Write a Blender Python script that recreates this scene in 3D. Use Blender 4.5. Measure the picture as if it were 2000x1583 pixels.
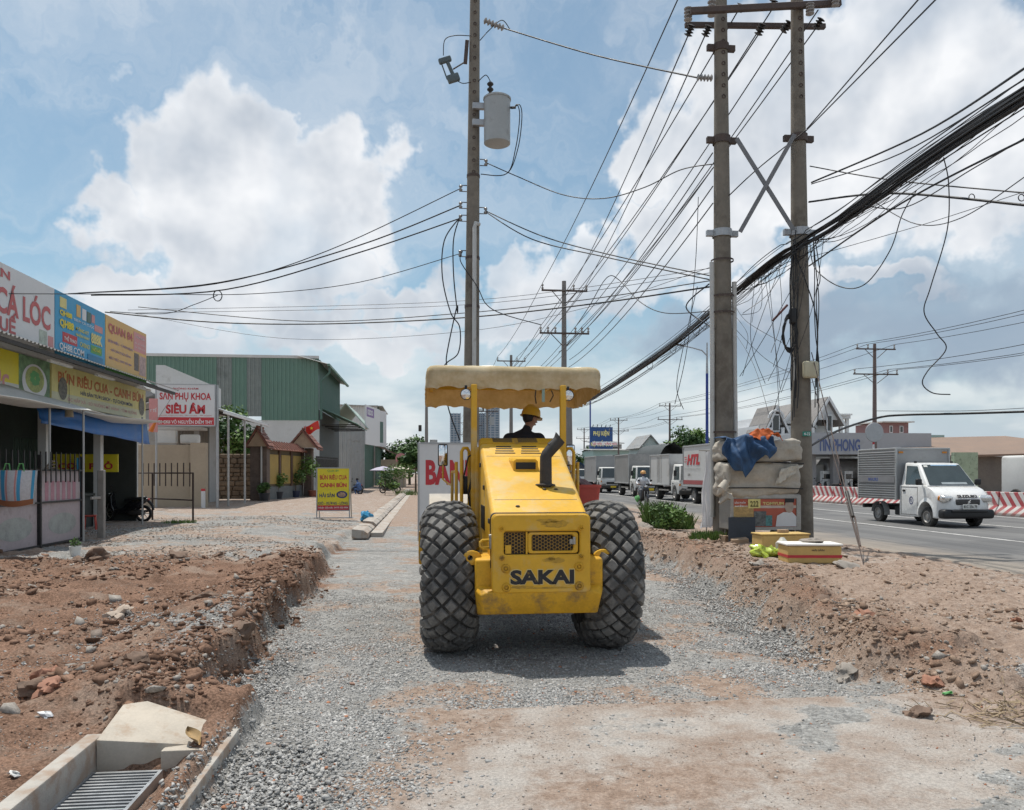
import bpy, bmesh, math, random
import numpy as np
from mathutils import Vector, Matrix, Euler, noise as mnoise

for _o in list(bpy.data.objects):
    bpy.data.objects.remove(_o, do_unlink=True)
scene = bpy.context.scene
COL = scene.collection
R = math.radians
random.seed(7)
RNG = np.random.default_rng(11)

# ------------------------------------------------------------------ camera
TH = R(6.15)            # the road runs along +Y; the camera is turned 6 degrees to the right of it
F = 1550.0              # focal length for a 2000 px wide frame
HY = 925.0              # horizon row
CAMH = 1.65
cam_d = bpy.data.cameras.new("camera")
cam = bpy.data.objects.new("camera", cam_d)
COL.objects.link(cam)
cam.location = (0, 0, CAMH)
cam.rotation_euler = (R(90), 0, -TH)
cam_d.sensor_width = 36.0
cam_d.lens = F / 2000 * 36
cam_d.shift_y = (HY - 791.5) / 2000
cam_d.clip_end = 6000
cam_d.clip_start = 0.05
scene.camera = cam

# ------------------------------------------------------------------ light
SUN = Vector((-0.179, 0.266, 1.0)).normalized()
sun_d = bpy.data.lights.new("sun", 'SUN')
sun_d.energy = 4.2
sun_d.angle = R(0.7)
sun_d.color = (1.0, 0.95, 0.87)
sun = bpy.data.objects.new("sun", sun_d)
COL.objects.link(sun)
sun.rotation_euler = SUN.to_track_quat('Z', 'Y').to_euler()
sun.location = (0, 0, 50)

scene.view_settings.view_transform = 'Standard'
scene.view_settings.look = 'None'
scene.view_settings.gamma = 1
scene.view_settings.exposure = 0.0
scene.view_settings.use_curve_mapping = False
scene.render.engine = 'CYCLES'
cy = scene.cycles
cy.max_bounces = 4
cy.diffuse_bounces = 2
cy.glossy_bounces = 2
cy.transmission_bounces = 4
cy.transparent_max_bounces = 8
cy.use_denoising = True
cy.caustics_reflective = False
cy.caustics_refractive = False
cy.use_adaptive_sampling = True
cy.adaptive_threshold = 0.025

# ------------------------------------------------------------------ sky
class NT:
    """small helper to write node trees"""
    def __init__(s, tree):
        s.t = tree; s.n = tree.nodes; s.l = tree.links
    def node(s, typ, **kw):
        n = s.n.new(typ)
        for k, v in kw.items():
            setattr(n, k, v)
        return n
    def put(s, sock, val):
        if hasattr(val, 'is_output'):
            s.l.new(val, sock)
        elif val is not None:
            sock.default_value = val
    def math(s, op, a, b=None, c=None, clamp=False):
        n = s.node('ShaderNodeMath', operation=op, use_clamp=clamp)
        s.put(n.inputs[0], a)
        if b is not None: s.put(n.inputs[1], b)
        if c is not None: s.put(n.inputs[2], c)
        return n.outputs[0]
    def vmath(s, op, a, b=None, scale=None):
        n = s.node('ShaderNodeVectorMath', operation=op)
        s.put(n.inputs[0], a)
        if b is not None: s.put(n.inputs[1], b)
        if scale is not None: s.put(n.inputs['Scale'], scale)
        return n.outputs['Value'] if op in ('LENGTH', 'DOT_PRODUCT', 'DISTANCE') else n.outputs['Vector']
    def noise(s, vec, scale, detail=4, rough=0.5, dist=0.0, out='Fac', dim='3D'):
        n = s.node('ShaderNodeTexNoise', noise_dimensions=dim)
        if vec is not None: s.put(n.inputs['Vector'], vec)
        n.inputs['Scale'].default_value = scale
        n.inputs['Detail'].default_value = detail
        n.inputs['Roughness'].default_value = rough
        n.inputs['Distortion'].default_value = dist
        return n.outputs[out]
    def ramp(s, v, a, b, lo=0.0, hi=1.0, smooth=True):
        n = s.node('ShaderNodeMapRange', interpolation_type='SMOOTHSTEP' if smooth else 'LINEAR')
        s.put(n.inputs[0], v)
        for i, q in enumerate((a, b, lo, hi)):
            n.inputs[i + 1].default_value = q
        return n.outputs[0]
    def mix(s, fac, a, b, blend='MIX'):
        n = s.node('ShaderNodeMix', data_type='RGBA', blend_type=blend)
        s.put(n.inputs['Factor'], fac)
        s.put(n.inputs[6], a if hasattr(a, 'is_output') else (*a[:3], 1))
        s.put(n.inputs[7], b if hasattr(b, 'is_output') else (*b[:3], 1))
        return n.outputs[2]

world = bpy.data.worlds.new("World")
scene.world = world
world.use_nodes = True
wt = NT(world.node_tree)
wt.n.clear()
w_out = wt.node('ShaderNodeOutputWorld')
w_bg = wt.node('ShaderNodeBackground')
wt.l.new(w_bg.outputs[0], w_out.inputs[0])
sky = wt.node('ShaderNodeTexSky', sky_type='NISHITA')
sky.sun_disc = False
sky.sun_elevation = math.asin(SUN.z)
sky.sun_rotation = math.atan2(SUN.x, SUN.y)
sky.air_density = 1.0
sky.dust_density = 1.2
sky.ozone_density = 1.0
tc = wt.node('ShaderNodeTexCoord')
sep = wt.node('ShaderNodeSeparateXYZ')
wt.l.new(tc.outputs['Generated'], sep.inputs[0])
DX, DY, DZ = sep.outputs
AZ = wt.math('ARCTAN2', DX, DY)                       # azimuth from +Y, to the right
HOR = wt.math('SQRT', wt.math('ADD', wt.math('MULTIPLY', DX, DX), wt.math('MULTIPLY', DY, DY)))
EL = wt.math('ARCTAN2', DZ, HOR)
cmb = wt.node('ShaderNodeCombineXYZ')
wt.l.new(AZ, cmb.inputs[0]); wt.l.new(EL, cmb.inputs[1])
AE = cmb.outputs[0]

def sky_dir(px, py):
    a = math.atan((px - 1000) / F)
    return a + TH, math.atan((HY - py) / F * math.cos(a))
# billow the cloud outlines
bil1 = wt.noise(AE, 9, 3, 0.55, 0, 'Color', '2D')
bil2 = wt.noise(AE, 34, 3, 0.6, 0, 'Color', '2D')
d1 = wt.vmath('SCALE', wt.vmath('SUBTRACT', bil1, (0.5, 0.5, 0.5)), scale=0.17)
d2 = wt.vmath('SCALE', wt.vmath('SUBTRACT', bil2, (0.5, 0.5, 0.5)), scale=0.055)
AEd = wt.vmath('ADD', AE, wt.vmath('ADD', d1, d2))
AEd = wt.vmath('MULTIPLY', AEd, (1, 1, 0))

def blob(px, py, rx, ry):
    a, e = sky_dir(px, py)
    n = wt.node('ShaderNodeVectorMath', operation='MULTIPLY_ADD')
    wt.put(n.inputs[0], AEd); n.inputs[1].default_value = (F/rx, F/ry, 0); n.inputs[2].default_value = (-a*F/rx, -e*F/ry, 0)
    return wt.vmath('LENGTH', n.outputs[0])

def union(lst):
    cur = lst[0]
    for b in lst[1:]:
        n = wt.node('ShaderNodeMath', operation='SMOOTH_MIN')
        wt.put(n.inputs[0], cur); wt.put(n.inputs[1], b); n.inputs[2].default_value = 0.12
        cur = n.outputs[0]
    return wt.math('SUBTRACT', 1.0, cur)
# the heap of cloud on the left, the high one on the right, low ones between, and more round the horizon behind
cum = union([blob(*b) for b in [
    (320, 285, 95, 105), (400, 270, 130, 105), (500, 300, 120, 105), (470, 400, 190, 130), (600, 370, 150, 110), (700, 315, 95, 75), (720, 400, 90, 90),
    (430, 500, 170, 100), (600, 500, 170, 80), (250, 605, 110, 60), (520, 610, 200, 60), (760, 590, 110, 60),
    (330, 690, 170, 45), (700, 680, 190, 50), (900, 600, 90, 60), (1480, 560, 180, 55), (1740, 545, 110, 35), (560, 240, 60, 45), (250, 420, 80, 70),
    (975, 545, 75, 60), (1090, 560, 110, 70), (1200, 540, 110, 80), (1010, 640, 130, 50), (1290, 470, 110, 80),
    (1300, 330, 75, 80), (1390, 270, 130, 120), (1480, 160, 140, 130), (1640, 130, 200, 120), (1800, 60, 200, 120), (1560, 290, 230, 120), (1760, 270, 230, 120), (1950, 200, 180, 140), (1420, 420, 150, 90), (1640, 400, 170, 80), (1900, 360, 190, 90)]])
gen = wt.noise(wt.vmath('MULTIPLY', AE, (1.0, 1.9, 1)), 2.3, 4, 0.55, dim='2D')
behind = wt.ramp(wt.math('ABSOLUTE', wt.math('SUBTRACT', AZ, TH)), 0.62, 0.95)
gen_m = wt.math('SUBTRACT', wt.math('MULTIPLY', wt.ramp(gen, 0.47, 0.75, 0, 0.8), behind), 0.04)
cum = wt.math('MAXIMUM', cum, gen_m)
cum_a = wt.math('MULTIPLY', wt.ramp(cum, -0.10, 0.38), wt.ramp(wt.noise(AE, 5.0, 3, 0.6, dim='2D'), 0.30, 0.52, 0.74, 1.0))
# shading inside the clouds: the same billows looked at a little towards the sun
sh_a = wt.noise(AE, 7, 4, 0.55, dim='2D')
sh_b = wt.noise(wt.vmath('ADD', AE, (-0.02, 0.04, 0)), 7, 4, 0.55, dim='2D')
lit = wt.math('ADD', 0.62, wt.math('MULTIPLY', wt.math('SUBTRACT', sh_a, sh_b), 1.9))
lit = wt.math('ADD', lit, wt.math('MULTIPLY', wt.ramp(cum, 0.0, 0.60), -0.26))
lit = wt.math('ADD', lit, wt.ramp(EL, 0.05, 0.36, -0.22, 0.2))
lit = wt.math('ADD', lit, 0.0, clamp=True)
cloud_c = wt.mix(lit, (0.52, 0.58, 0.66), (0.95, 0.965, 0.99))
# thin high veil
vn = wt.noise(wt.vmath('MULTIPLY', AEd, (1.0, 2.6, 1)), 2.6, 5, 0.62, 0.6, dim='2D')
veil = wt.ramp(vn, 0.30, 0.76, 0.16, 0.80)
# grey-blue base of the shower far to the right, low haze round the horizon
dk_n = wt.noise(wt.vmath('MULTIPLY', AE, (1, 2.5, 1)), 4.0, 3, 0.55, dim='2D')
dk_b = union([blob(1800, 625, 440, 135), blob(1500, 660, 240, 90)])
dark = wt.math('MULTIPLY', wt.ramp(dk_b, -0.1, 0.6), wt.ramp(dk_n, 0.3, 0.6, 0.45, 1))
haze = wt.ramp(EL, 0.0, 0.26, 0.9, 0.0)
hz_n = wt.noise(wt.vmath('MULTIPLY', AE, (1, 3.2, 1)), 5.5, 4, 0.55, dim='2D')
haze_c = wt.mix(wt.ramp(hz_n, 0.36, 0.66), (0.53, 0.61, 0.69), (0.84, 0.86, 0.88))
nish = wt.vmath('MULTIPLY', sky.outputs[0], (0.086, 0.114, 0.112))
c = wt.mix(wt.math('MULTIPLY', veil, 0.60), nish, (0.84, 0.87, 0.90))
c = wt.mix(cum_a, c, cloud_c)
c = wt.mix(haze, c, haze_c)
c = wt.mix(wt.math('MULTIPLY', dark, 0.85), c, (0.33, 0.415, 0.525))
w_bg.inputs[1].default_value = 1.0
wt.l.new(c, w_bg.inputs[0])
world.cycles.sampling_method = 'MANUAL'
world.cycles.sample_map_resolution = 512

# ------------------------------------------------------------------ pixel helpers (give real places from a picture row/column and a distance)
CT, ST = math.cos(TH), math.sin(TH)
def W(px, v):
    u = (px - 1000) / F * v
    return (u * CT + v * ST, -u * ST + v * CT)
def at(px, py, v):
    x, y = W(px, v)
    return Vector((x, y, CAMH - (py - HY) / F * v))
def v_at_x(px, x):
    return x / ((px - 1000) / F * CT + ST)
def on_ground(px, py, z=0.0):
    v = (CAMH - z) * F / (py - HY)
    x, y = W(px, v)
    return Vector((x, y, z))

# ------------------------------------------------------------------ mesh builder
_cube_cache = {}
class MB:
    def __init__(s, M=None):
        s.v = []; s.f = []; s.M = M
    def add(s, vs, fs):
        o = len(s.v)
        if s.M is not None:
            vs = [s.M @ Vector(p) for p in vs]
        s.v.extend(tuple(p) for p in vs)
        s.f.extend(tuple(i + o for i in f) for f in fs)
        return s
    def box(s, c, d, rot=None):
        x, y, z = d[0] / 2, d[1] / 2, d[2] / 2
        vs = [Vector(p) for p in ((-x,-y,-z),(x,-y,-z),(x,y,-z),(-x,y,-z),(-x,-y,z),(x,-y,z),(x,y,z),(-x,y,z))]
        if rot is not None:
            m = Euler(rot).to_matrix(); vs = [m @ p for p in vs]
        c = Vector(c)
        return s.add([p + c for p in vs], [(0,3,2,1),(4,5,6,7),(0,1,5,4),(1,2,6,5),(2,3,7,6),(3,0,4,7)])
    def bb(s, x0, x1, y0, y1, z0, z1):
        return s.box(((x0+x1)/2, (y0+y1)/2, (z0+z1)/2), (x1-x0, y1-y0, z1-z0))
    def rbox(s, c, d, b=0.01, seg=2, rot=None):
        b = min(b, min(d) * 0.49)
        bm = bmesh.new()
        bmesh.ops.create_cube(bm, size=1)
        for v in bm.verts: v.co = Vector((v.co.x * d[0], v.co.y * d[1], v.co.z * d[2]))
        bmesh.ops.bevel(bm, geom=list(bm.edges), offset=b, segments=seg, profile=0.5, affect='EDGES')
        s.bm(bm, c, rot); bm.free()
        return s
    def bm(s, bm, c=(0,0,0), rot=None):
        bm.verts.index_update()
        m = Euler(rot).to_matrix() if rot is not None else None
        c = Vector(c)
        return s.add([((m @ v.co) if m else v.co) + c for v in bm.verts], [tuple(v.index for v in f.verts) for f in bm.faces])
    def cyl(s, a, b, r0, r1=None, n=12, caps=True):
        r1 = r0 if r1 is None else r1
        return s.tube([a, b], [r0, r1], n, caps)
    def tube(s, pts, r, n=6, caps=True):
        pts = [Vector(p) for p in pts]
        rs = r if isinstance(r, (list, tuple)) else [r] * len(pts)
        vs, fs = [], []
        up = None
        for i, p in enumerate(pts):
            t = (pts[min(i + 1, len(pts) - 1)] - pts[max(i - 1, 0)])
            if t.length < 1e-9: t = Vector((0, 0, 1))
            t.normalize()
            if up is None:
                up = Vector((0, 0, 1)) if abs(t.z) < 0.9 else Vector((0, 1, 0))
            a = t.cross(up)
            if a.length < 1e-6: a = t.orthogonal()
            a.normalize(); bvec = a.cross(t); up = bvec
            for k in range(n):
                th = 2 * math.pi * k / n
                vs.append(p + (a * math.cos(th) + bvec * math.sin(th)) * rs[i])
        for i in range(len(pts) - 1):
            for k in range(n):
                fs.append((i*n+k, i*n+(k+1)%n, (i+1)*n+(k+1)%n, (i+1)*n+k))
        if caps and n > 2:
            fs.append(tuple(range(n))[::-1]); fs.append(tuple((len(pts)-1)*n + k for k in range(n)))
        return s.add(vs, fs)
    def lathe(s, prof, n=24, c=(0,0,0), axis='z', caps=False, arc=None):
        """prof: (radius, height) pairs turned round an axis"""
        vs, fs = [], []
        full = arc is None
        m = n if full else n + 1
        for (r, h) in prof:
            for k in range(m):
                th = 2*math.pi*k/n if full else arc[0] + (arc[1]-arc[0])*k/n
                a, b = r*math.cos(th), r*math.sin(th)
                p = (a, b, h) if axis == 'z' else ((h, a, b) if axis == 'x' else (b, h, a))
                vs.append(Vector(p) + Vector(c))
        for i in range(len(prof)-1):
            for k in range(n):
                k2 = (k+1) % m
                fs.append((i*m+k, i*m+k2, (i+1)*m+k2, (i+1)*m+k))
        if caps:
            fs.append(tuple(range(m))[::-1]); fs.append(tuple((len(prof)-1)*m+k for k in range(m)))
        return s.add(vs, fs)
    def prism(s, poly, a, b, plane='xz', inset=0.0):
        """extrude a 2D outline from a to b along the third axis"""
        n = len(poly)
        def pt(p, h):
            return {'xz': (p[0], h, p[1]), 'yz': (h, p[0], p[1]), 'xy': (p[0], p[1], h)}[plane]
        vs = [pt(p, a) for p in poly] + [pt(p, b) for p in poly]
        fs = [tuple(range(n))[::-1], tuple(range(n, 2*n))] + [(i, (i+1)%n, n+(i+1)%n, n+i) for i in range(n)]
        return s.add(vs, fs)
    def quad(s, *p):
        return s.add(p, [tuple(range(len(p)))])
    def slab(s, p, t):
        """a flat polygon given thickness t along its normal"""
        p = [Vector(q) for q in p]; n = len(p)
        nrm = (p[1]-p[0]).cross(p[-1]-p[0]).normalized() * t
        return s.add(p + [q + nrm for q in p], [tuple(range(n))[::-1], tuple(range(n, 2*n))] + [(i,(i+1)%n,n+(i+1)%n,n+i) for i in range(n)])
    def lump(s, c, r, seed=0, sub=1, rough=0.3, flat=(1,1,1)):
        bm = bmesh.new()
        bmesh.ops.create_icosphere(bm, subdivisions=sub, radius=1)
        rr = random.Random(seed)
        off = Vector((rr.random()*50, rr.random()*50, rr.random()*50))
        for v in bm.verts:
            k = 1 + rough * (mnoise.noise(v.co * 1.3 + off) * 1.5 + (mnoise.noise(v.co * 3.4 + off) * 0.55 + abs(mnoise.noise(v.co * 6.5 + off)) * 0.35 if sub > 2 else 0))
            v.co = Vector((v.co.x*flat[0]*r*k, v.co.y*flat[1]*r*k, v.co.z*flat[2]*r*k))
        s.bm(bm, c, (rr.random()*0.5, rr.random()*0.5, rr.random()*6)); bm.free()
        return s
    def grid(s, fn, nu, nv):
        vs = [fn(i/nu, j/nv) for j in range(nv+1) for i in range(nu+1)]
        fs = [(j*(nu+1)+i, j*(nu+1)+i+1, (j+1)*(nu+1)+i+1, (j+1)*(nu+1)+i) for j in range(nv) for i in range(nu)]
        return s.add(vs, fs)
    def mesh(s, name, smooth=None, M=None):
        me = bpy.data.meshes.new(name)
        vs = s.v
        if M is not None: vs = [tuple(M @ Vector(p)) for p in vs]
        me.from_pydata(vs, [], s.f)
        if smooth is not None:
            if len(s.f) < 30000:
                bm = bmesh.new(); bm.from_mesh(me)
                bmesh.ops.recalc_face_normals(bm, faces=bm.faces)
                bm.to_mesh(me); bm.free()
            me.polygons.foreach_set('use_smooth', [True]*len(me.polygons))
            me.set_sharp_from_angle(angle=R(smooth))
        me.update()
        return me

def link(name, me, mat, parent=None):
    o = bpy.data.objects.new(name, me)
    COL.objects.link(o)
    if mat is not None and hasattr(me, 'materials') and len(me.materials) == 0:
        me.materials.append(mat)
    if parent is not None: o.parent = parent
    return o
def tag(o, label=None, cat=None, group=None, kind=None):
    if label: o['label'] = label
    if cat: o['category'] = cat
    if group: o['group'] = group
    if kind: o['kind'] = kind
    return o
def thing(name, label, cat, loc=(0,0,0), rz=0.0, group=None, kind=None):
    o = bpy.data.objects.new(name, None)
    o.empty_display_size = 0.2
    COL.objects.link(o)
    o.location = loc; o.rotation_euler = (0, 0, rz)
    tag(o, label, cat, group, kind)
    o['_m'] = [c for row in Matrix.LocRotScale(Vector(loc), Euler((0,0,rz)), None) for c in row]
    return o
def mat_of(o):
    m = o['_m']; return Matrix((m[0:4], m[4:8], m[8:12], m[12:16]))
def part(name, mb, mat, parent, smooth=None, label=None):
    o = link(name, mb.mesh(name, smooth), mat, parent)
    if label: o['label'] = label
    return o
def wpart(name, mb, mat, root, smooth=None, parent=None, label=None):
    """part whose vertices were given in world coordinates; root is the thing"""
    o = link(name, mb.mesh(name, smooth, mat_of(root).inverted()), mat, parent or root)
    if label: o['label'] = label
    return o
def solo(name, mb, mat, label, cat, group=None, loc=None, rz=0.0, smooth=None, kind=None):
    """a thing that is one mesh; vertices in world coordinates unless loc is given"""
    if loc is None:
        xs = np.array(mb.v)
        loc = Vector(((xs[:,0].min()+xs[:,0].max())/2, (xs[:,1].min()+xs[:,1].max())/2, xs[:,2].min()))
        me = mb.mesh(name, smooth, Matrix.Translation(-loc))
    else:
        me = mb.mesh(name, smooth)
    o = link(name, me, mat)
    o.location = loc; o.rotation_euler = (0,0,rz)
    return tag(o, label, cat, group, kind)
def struct(name, mb, mat, smooth=None):
    o = link(name, mb.mesh(name, smooth), mat)
    o['kind'] = 'structure'
    return o
def copy_tree(o, loc=None, rz=None, label=None, parent=None):
    c = o.copy(); COL.objects.link(c)
    if parent is not None: c.parent = parent
    for ch in list(o.children): copy_tree(ch, parent=c)
    if loc is not None: c.location = loc
    if rz is not None: c.rotation_euler = (0,0,rz)
    if label: c['label'] = label
    return c

# ------------------------------------------------------------------ materials
def lin(c):
    if isinstance(c, str):
        c = c.lstrip('#'); c = [int(c[i:i+2], 16)/255 for i in (0,2,4)]
        return tuple(x/12.92 if x <= 0.04045 else ((x+0.055)/1.055)**2.4 for x in c)
    return tuple(c)
_mats = {}
def mat(name, col, rough=0.6, metal=0.0, var=0.12, vs=4.0, bump=0.0, bs=60.0, dirt=None, coat=0.0, spec=0.5, wave=None, trans=0.0):
    """principled material with two scales of colour variation, optional dirt patches and fine relief"""
    if name in _mats: return _mats[name]
    m = bpy.data.materials.new(name); m.use_nodes = True
    t = NT(m.node_tree); p = t.n['Principled BSDF']
    geo = t.node('ShaderNodeNewGeometry'); pos = geo.outputs['Position']
    col = lin(col)
    n1 = t.noise(pos, vs, 5, 0.6); n2 = t.noise(pos, vs*9, 3, 0.6)
    f = t.math('ADD', t.math('MULTIPLY', n1, 0.65), t.math('MULTIPLY', n2, 0.35))
    hi = tuple(min(1, x*(1+var)) for x in col); lo = tuple(x*(1-var) for x in col)
    c = t.mix(t.ramp(f, 0.32, 0.68), lo, hi)
    rg = t.ramp(n1, 0.3, 0.7, max(0.02, rough-0.08), min(1, rough+0.08))
    if dirt:
        dc, amt, ds = lin(dirt[0]), dirt[1], dirt[2]
        dn = t.noise(pos, ds, 7, 0.68)
        df = t.ramp(dn, 0.62-amt*0.3, 0.80-amt*0.3, 0, min(1, 0.55+amt*0.5))
        c = t.mix(df, c, dc)
        rg = t.math('MAXIMUM', rg, t.math('MULTIPLY', df, 0.8))
    t.l.new(c, p.inputs['Base Color']); t.l.new(rg, p.inputs['Roughness'])
    p.inputs['Metallic'].default_value = metal
    p.inputs['Coat Weight'].default_value = coat
    p.inputs['Specular IOR Level'].default_value = spec
    if trans: p.inputs['Transmission Weight'].default_value = trans
    if bump:
        b = t.node('ShaderNodeBump'); b.inputs['Strength'].default_value = min(1, bump); b.inputs['Distance'].default_value = 0.01*max(1, bump)
        t.l.new(t.noise(pos, bs, 5, 0.65), b.inputs['Height']); t.l.new(b.outputs[0], p.inputs['Normal'])
    _mats[name] = m
    return m
# ------------------------------------------------------------------ terrain
def _hash(ix, iy, seed):
    h = (ix.astype(np.int64) * 374761393 + iy.astype(np.int64) * 668265263 + seed * 1274126177) & 0x7fffffff
    h = ((h ^ (h >> 13)) * 1103515245) & 0x7fffffff
    h = (h ^ (h >> 16)) & 0x7fffffff
    return h / 0x7fffffff
def vn(x, y, seed=0):
    ix, iy = np.floor(x), np.floor(y)
    fx, fy = x - ix, y - iy
    fx = fx*fx*(3-2*fx); fy = fy*fy*(3-2*fy)
    a = _hash(ix, iy, seed); b = _hash(ix+1, iy, seed); c_ = _hash(ix, iy+1, seed); d = _hash(ix+1, iy+1, seed)
    return (a*(1-fx)+b*fx)*(1-fy) + (c_*(1-fx)+d*fx)*fy
def fbm(x, y, sc, oct=4, seed=0, gain=0.5):
    t = np.zeros_like(x, dtype=float); amp = 1.0; tot = 0
    for o in range(oct):
        t += amp * vn(x*sc*2**o + 17.3*o, y*sc*2**o - 9.1*o, seed+o); tot += amp; amp *= gain
    return t/tot
def sm(a, b, t):
    q = np.clip((t-a)/(b-a), 0, 1); return q*q*(3-2*q)

def edges(y):
    n = np.zeros_like(y)
    XL = -1.75 - 0.035*np.clip(y-8, 0, 14) + 0.55*(fbm(y, n, 0.55, 4, 3)-0.5) + 0.30*(vn(y*2.6, n, 5)-0.5)
    XL = XL + 0.9*sm(7.2, 6.0, y)*0 
    XR = 3.75 + 0.11*np.clip(y-6.4, 0, 7) + 0.6*(fbm(y, n+4, 0.6, 4, 8)-0.5) + 0.30*(vn(y*2.9, n, 9)-0.5)
    return XL, XR
def masks(x, y):
    XL, XR = edges(y)
    yl = 6.12 + 0.10*(fbm(x, y*0, 0.8, 4, 21)-0.5) + 0.03*x*0
    near = sm(yl, yl+0.09, y)                     # beyond the lip where the newly dug bed starts
    far = 1 - sm(23, 30, y)
    inl = sm(XL-0.17, XL+0.03, x)                 # 0 on the left bank, 1 in the bed
    inr = 1 - sm(XR-0.02, XR+0.42, x)             # 1 in the bed, 0 on the right bank
    return XL, XR, near, far, inl, inr
def in_pit(x, y):
    return sm(-2.06, -2.00, x)*(1-sm(-1.36, -1.30, x))*(1-sm(5.45, 5.70, y))
def height(x, y, fine=True):
    x = np.asarray(x, float); y = np.asarray(y, float)
    XL, XR, near, far, inl, inr = masks(x, y)
    # left side: dug over earth
    lump = fbm(x, y, 1.5, 5, 31, 0.55) - 0.5
    wid = fbm(x, y, 0.35, 3, 41) - 0.5
    dug = sm(4.5, 5.6, y) * (1 - sm(16, 20, y)) 
    zl = 0.07 + 0.10*wid + dug*(0.26*lump) + 0.13*np.exp(-((x-(XL-0.45))/0.55)**2)*dug
    zl = zl * sm(-40, -20, x) + 0.05*(1-sm(-40,-20,x))
    pit = sm(5.7, 5.35, y) * sm(-2.6, -2.3, x)         # round the kerb pieces in front
    zl = zl*(1-pit) + 0.005*pit
    lz = sm(5.2, 4.6, y); zl = zl*(1-lz) + (0.03 + 0.05*lump)*lz
    qf = sm(16.5, 21, y)*sm(-5.5, -2.6, x); zl = zl*(1-qf) - 0.09*qf
    # right side: spoil bank and trodden earth up to the road
    crest = np.exp(-((x-(XR+0.75))/0.5)**2)
    zr = 0.15 + 0.05*wid + 0.13*crest*(0.6+lump*2.4) + 0.06*lump*np.exp(-((x-(XR+0.7))/1.1)**2)
    zr = zr + 0.09*np.exp(-(((x-6.6)/1.9)**2 + ((y-16.5)/5)**2))
    endr = sm(5.7, 7.0, y + 0.25*(x-4.5)*0 + 0.5*lump)
    zr = zr*endr + (-0.13+0.02*lump)*(1-endr)
    edge = sm(8.3, 9.2, x)
    zr = zr*(1-edge) + 0.075*edge
    # the bed and the trodden strip the photographer stands on
    floor = -0.215 + 0.02*(fbm(x, y, 0.8, 4, 51)-0.5)
    strip = -0.165 + 0.035*(fbm(x, y, 0.7, 4, 61)-0.5) 
    lane = -0.10 + 0.03*(fbm(x, y, 0.4, 3, 71)-0.5)
    mid = strip*(1-near) + near*(floor*far + lane*(1-far))
    # left edge of the near strip is the kerb line
    inl2 = inl*near + (1-near)*sm(-1.32, -1.18, x)
    inr2 = inr*near + (1-near)*(1 - sm(3.6, 4.8, x))
    z = mid*inl2*inr2 + zl*(1-inl2) + zr*(1-inr2)*inl2
    # shallow pit with the drain grate between the kerb pieces
    pm = in_pit(x, y)
    zp = -0.175 + 0.08*sm(5.0, 5.2, y) + 0.09*sm(-1.56, -1.42, x) + 0.05*lump - 0.06*sm(-1.54,-1.60,x)*sm(5.1,4.98,y)
    z = z*(1-pm) + zp*pm
    # ruts rolled along the bed
    if fine:
        rough = (1-inl2*inr2)
        z = z + rough*dug*0.10*(fbm(x, y, 5.5, 3, 81)-0.5) + rough*0.03*(fbm(x, y, 14, 2, 91)-0.5)*np.clip(12/np.maximum(y,1),0,1) + 0.008*(fbm(x, y, 9, 2, 95)-0.5)
    rd = sm(9.2, 9.6, x); z = z*(1-rd) + 0.07*rd
    return z
def hz(x, y):
    return float(height(np.array([x]), np.array([y]))[0])

def ground_masks(x, y):
    XL, XR, near, far, inl, inr = masks(x, y)
    n1 = fbm(x, y, 0.9, 4, 101); n2 = fbm(x, y, 2.3, 4, 111); n3 = fbm(x, y, 0.3, 3, 121)
    left = (1-inl)*near + (1-near)*(1-sm(-1.35, -1.15, x))
    right = (1-inr)*near + (1-near)*sm(3.6, 5.2, x)
    mid = (1-left)*(1-right)
    dug = 1 - sm(13.5, 15.5, y + 3*(n1-0.5) + 0.28*(x+2))
    # grey crushed stone
    g_mid_far = np.clip(0.62 + 1.3*(n1-0.5) + 0.9*(n2-0.5), 0, 1)
    g_strip = sm(0.3, -0.7, x + 1.2*(n1-0.5)) * 0.95 + 0.34*sm(0.48, 0.66, n1) + 0.5*sm(2.2,3.6,x+2*(n1-0.5))*sm(0.45,0.6,n2)
    g_mid = near*g_mid_far*(0.35+0.65*far) + (1-near)*g_strip*np.clip(0.6+1.6*(n2-0.4),0,1)
    g_left = (1-dug)*np.clip(0.42 + 1.9*(n1-0.5), 0, 1)*(1-sm(30, 40, y)) + dug*0.75*np.exp(-(((x+2.5)/0.75)**2 + ((y-8.3)/1.2)**2))*sm(0.35,0.6,n2)
    g_right = 0.9*(1-sm(6.1, 6.6, y))*sm(3.9, 4.6, x)*sm(0.35,0.55,n1) + 0.35*sm(0.55,0.7,n2)*sm(8.2,9,x)
    g = mid*g_mid + left*g_left + right*(1-left)*g_right
    r = left*dug*(0.55+1.1*(n2-0.35)) + right*(1-left)*np.exp(-((x-(XR+0.6))/0.55)**2)*sm(5.8,6.5,y)*0.55
    r = r + mid*near*far*0.8*np.exp(-((x-XL-0.1)/0.22)**2) + mid*0.5*sm(0.60,0.72,n1)*(1-near)
    r = r + 0.45*mid*near*np.exp(-((x-(-0.62+0.05*np.sin(y*2)))/0.05)**2)*sm(12,10,y)
    d = mid*(1-near)*np.clip(0.55+1.5*(n1-0.45),0,1)*sm(-0.8,0.4,x) + right*(1-left)*0.35*sm(0.45,0.6,n3) + left*(1-dug)*0.4
    return np.clip(g,0,1), np.clip(r,0,1), np.clip(d,0,1)

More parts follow.
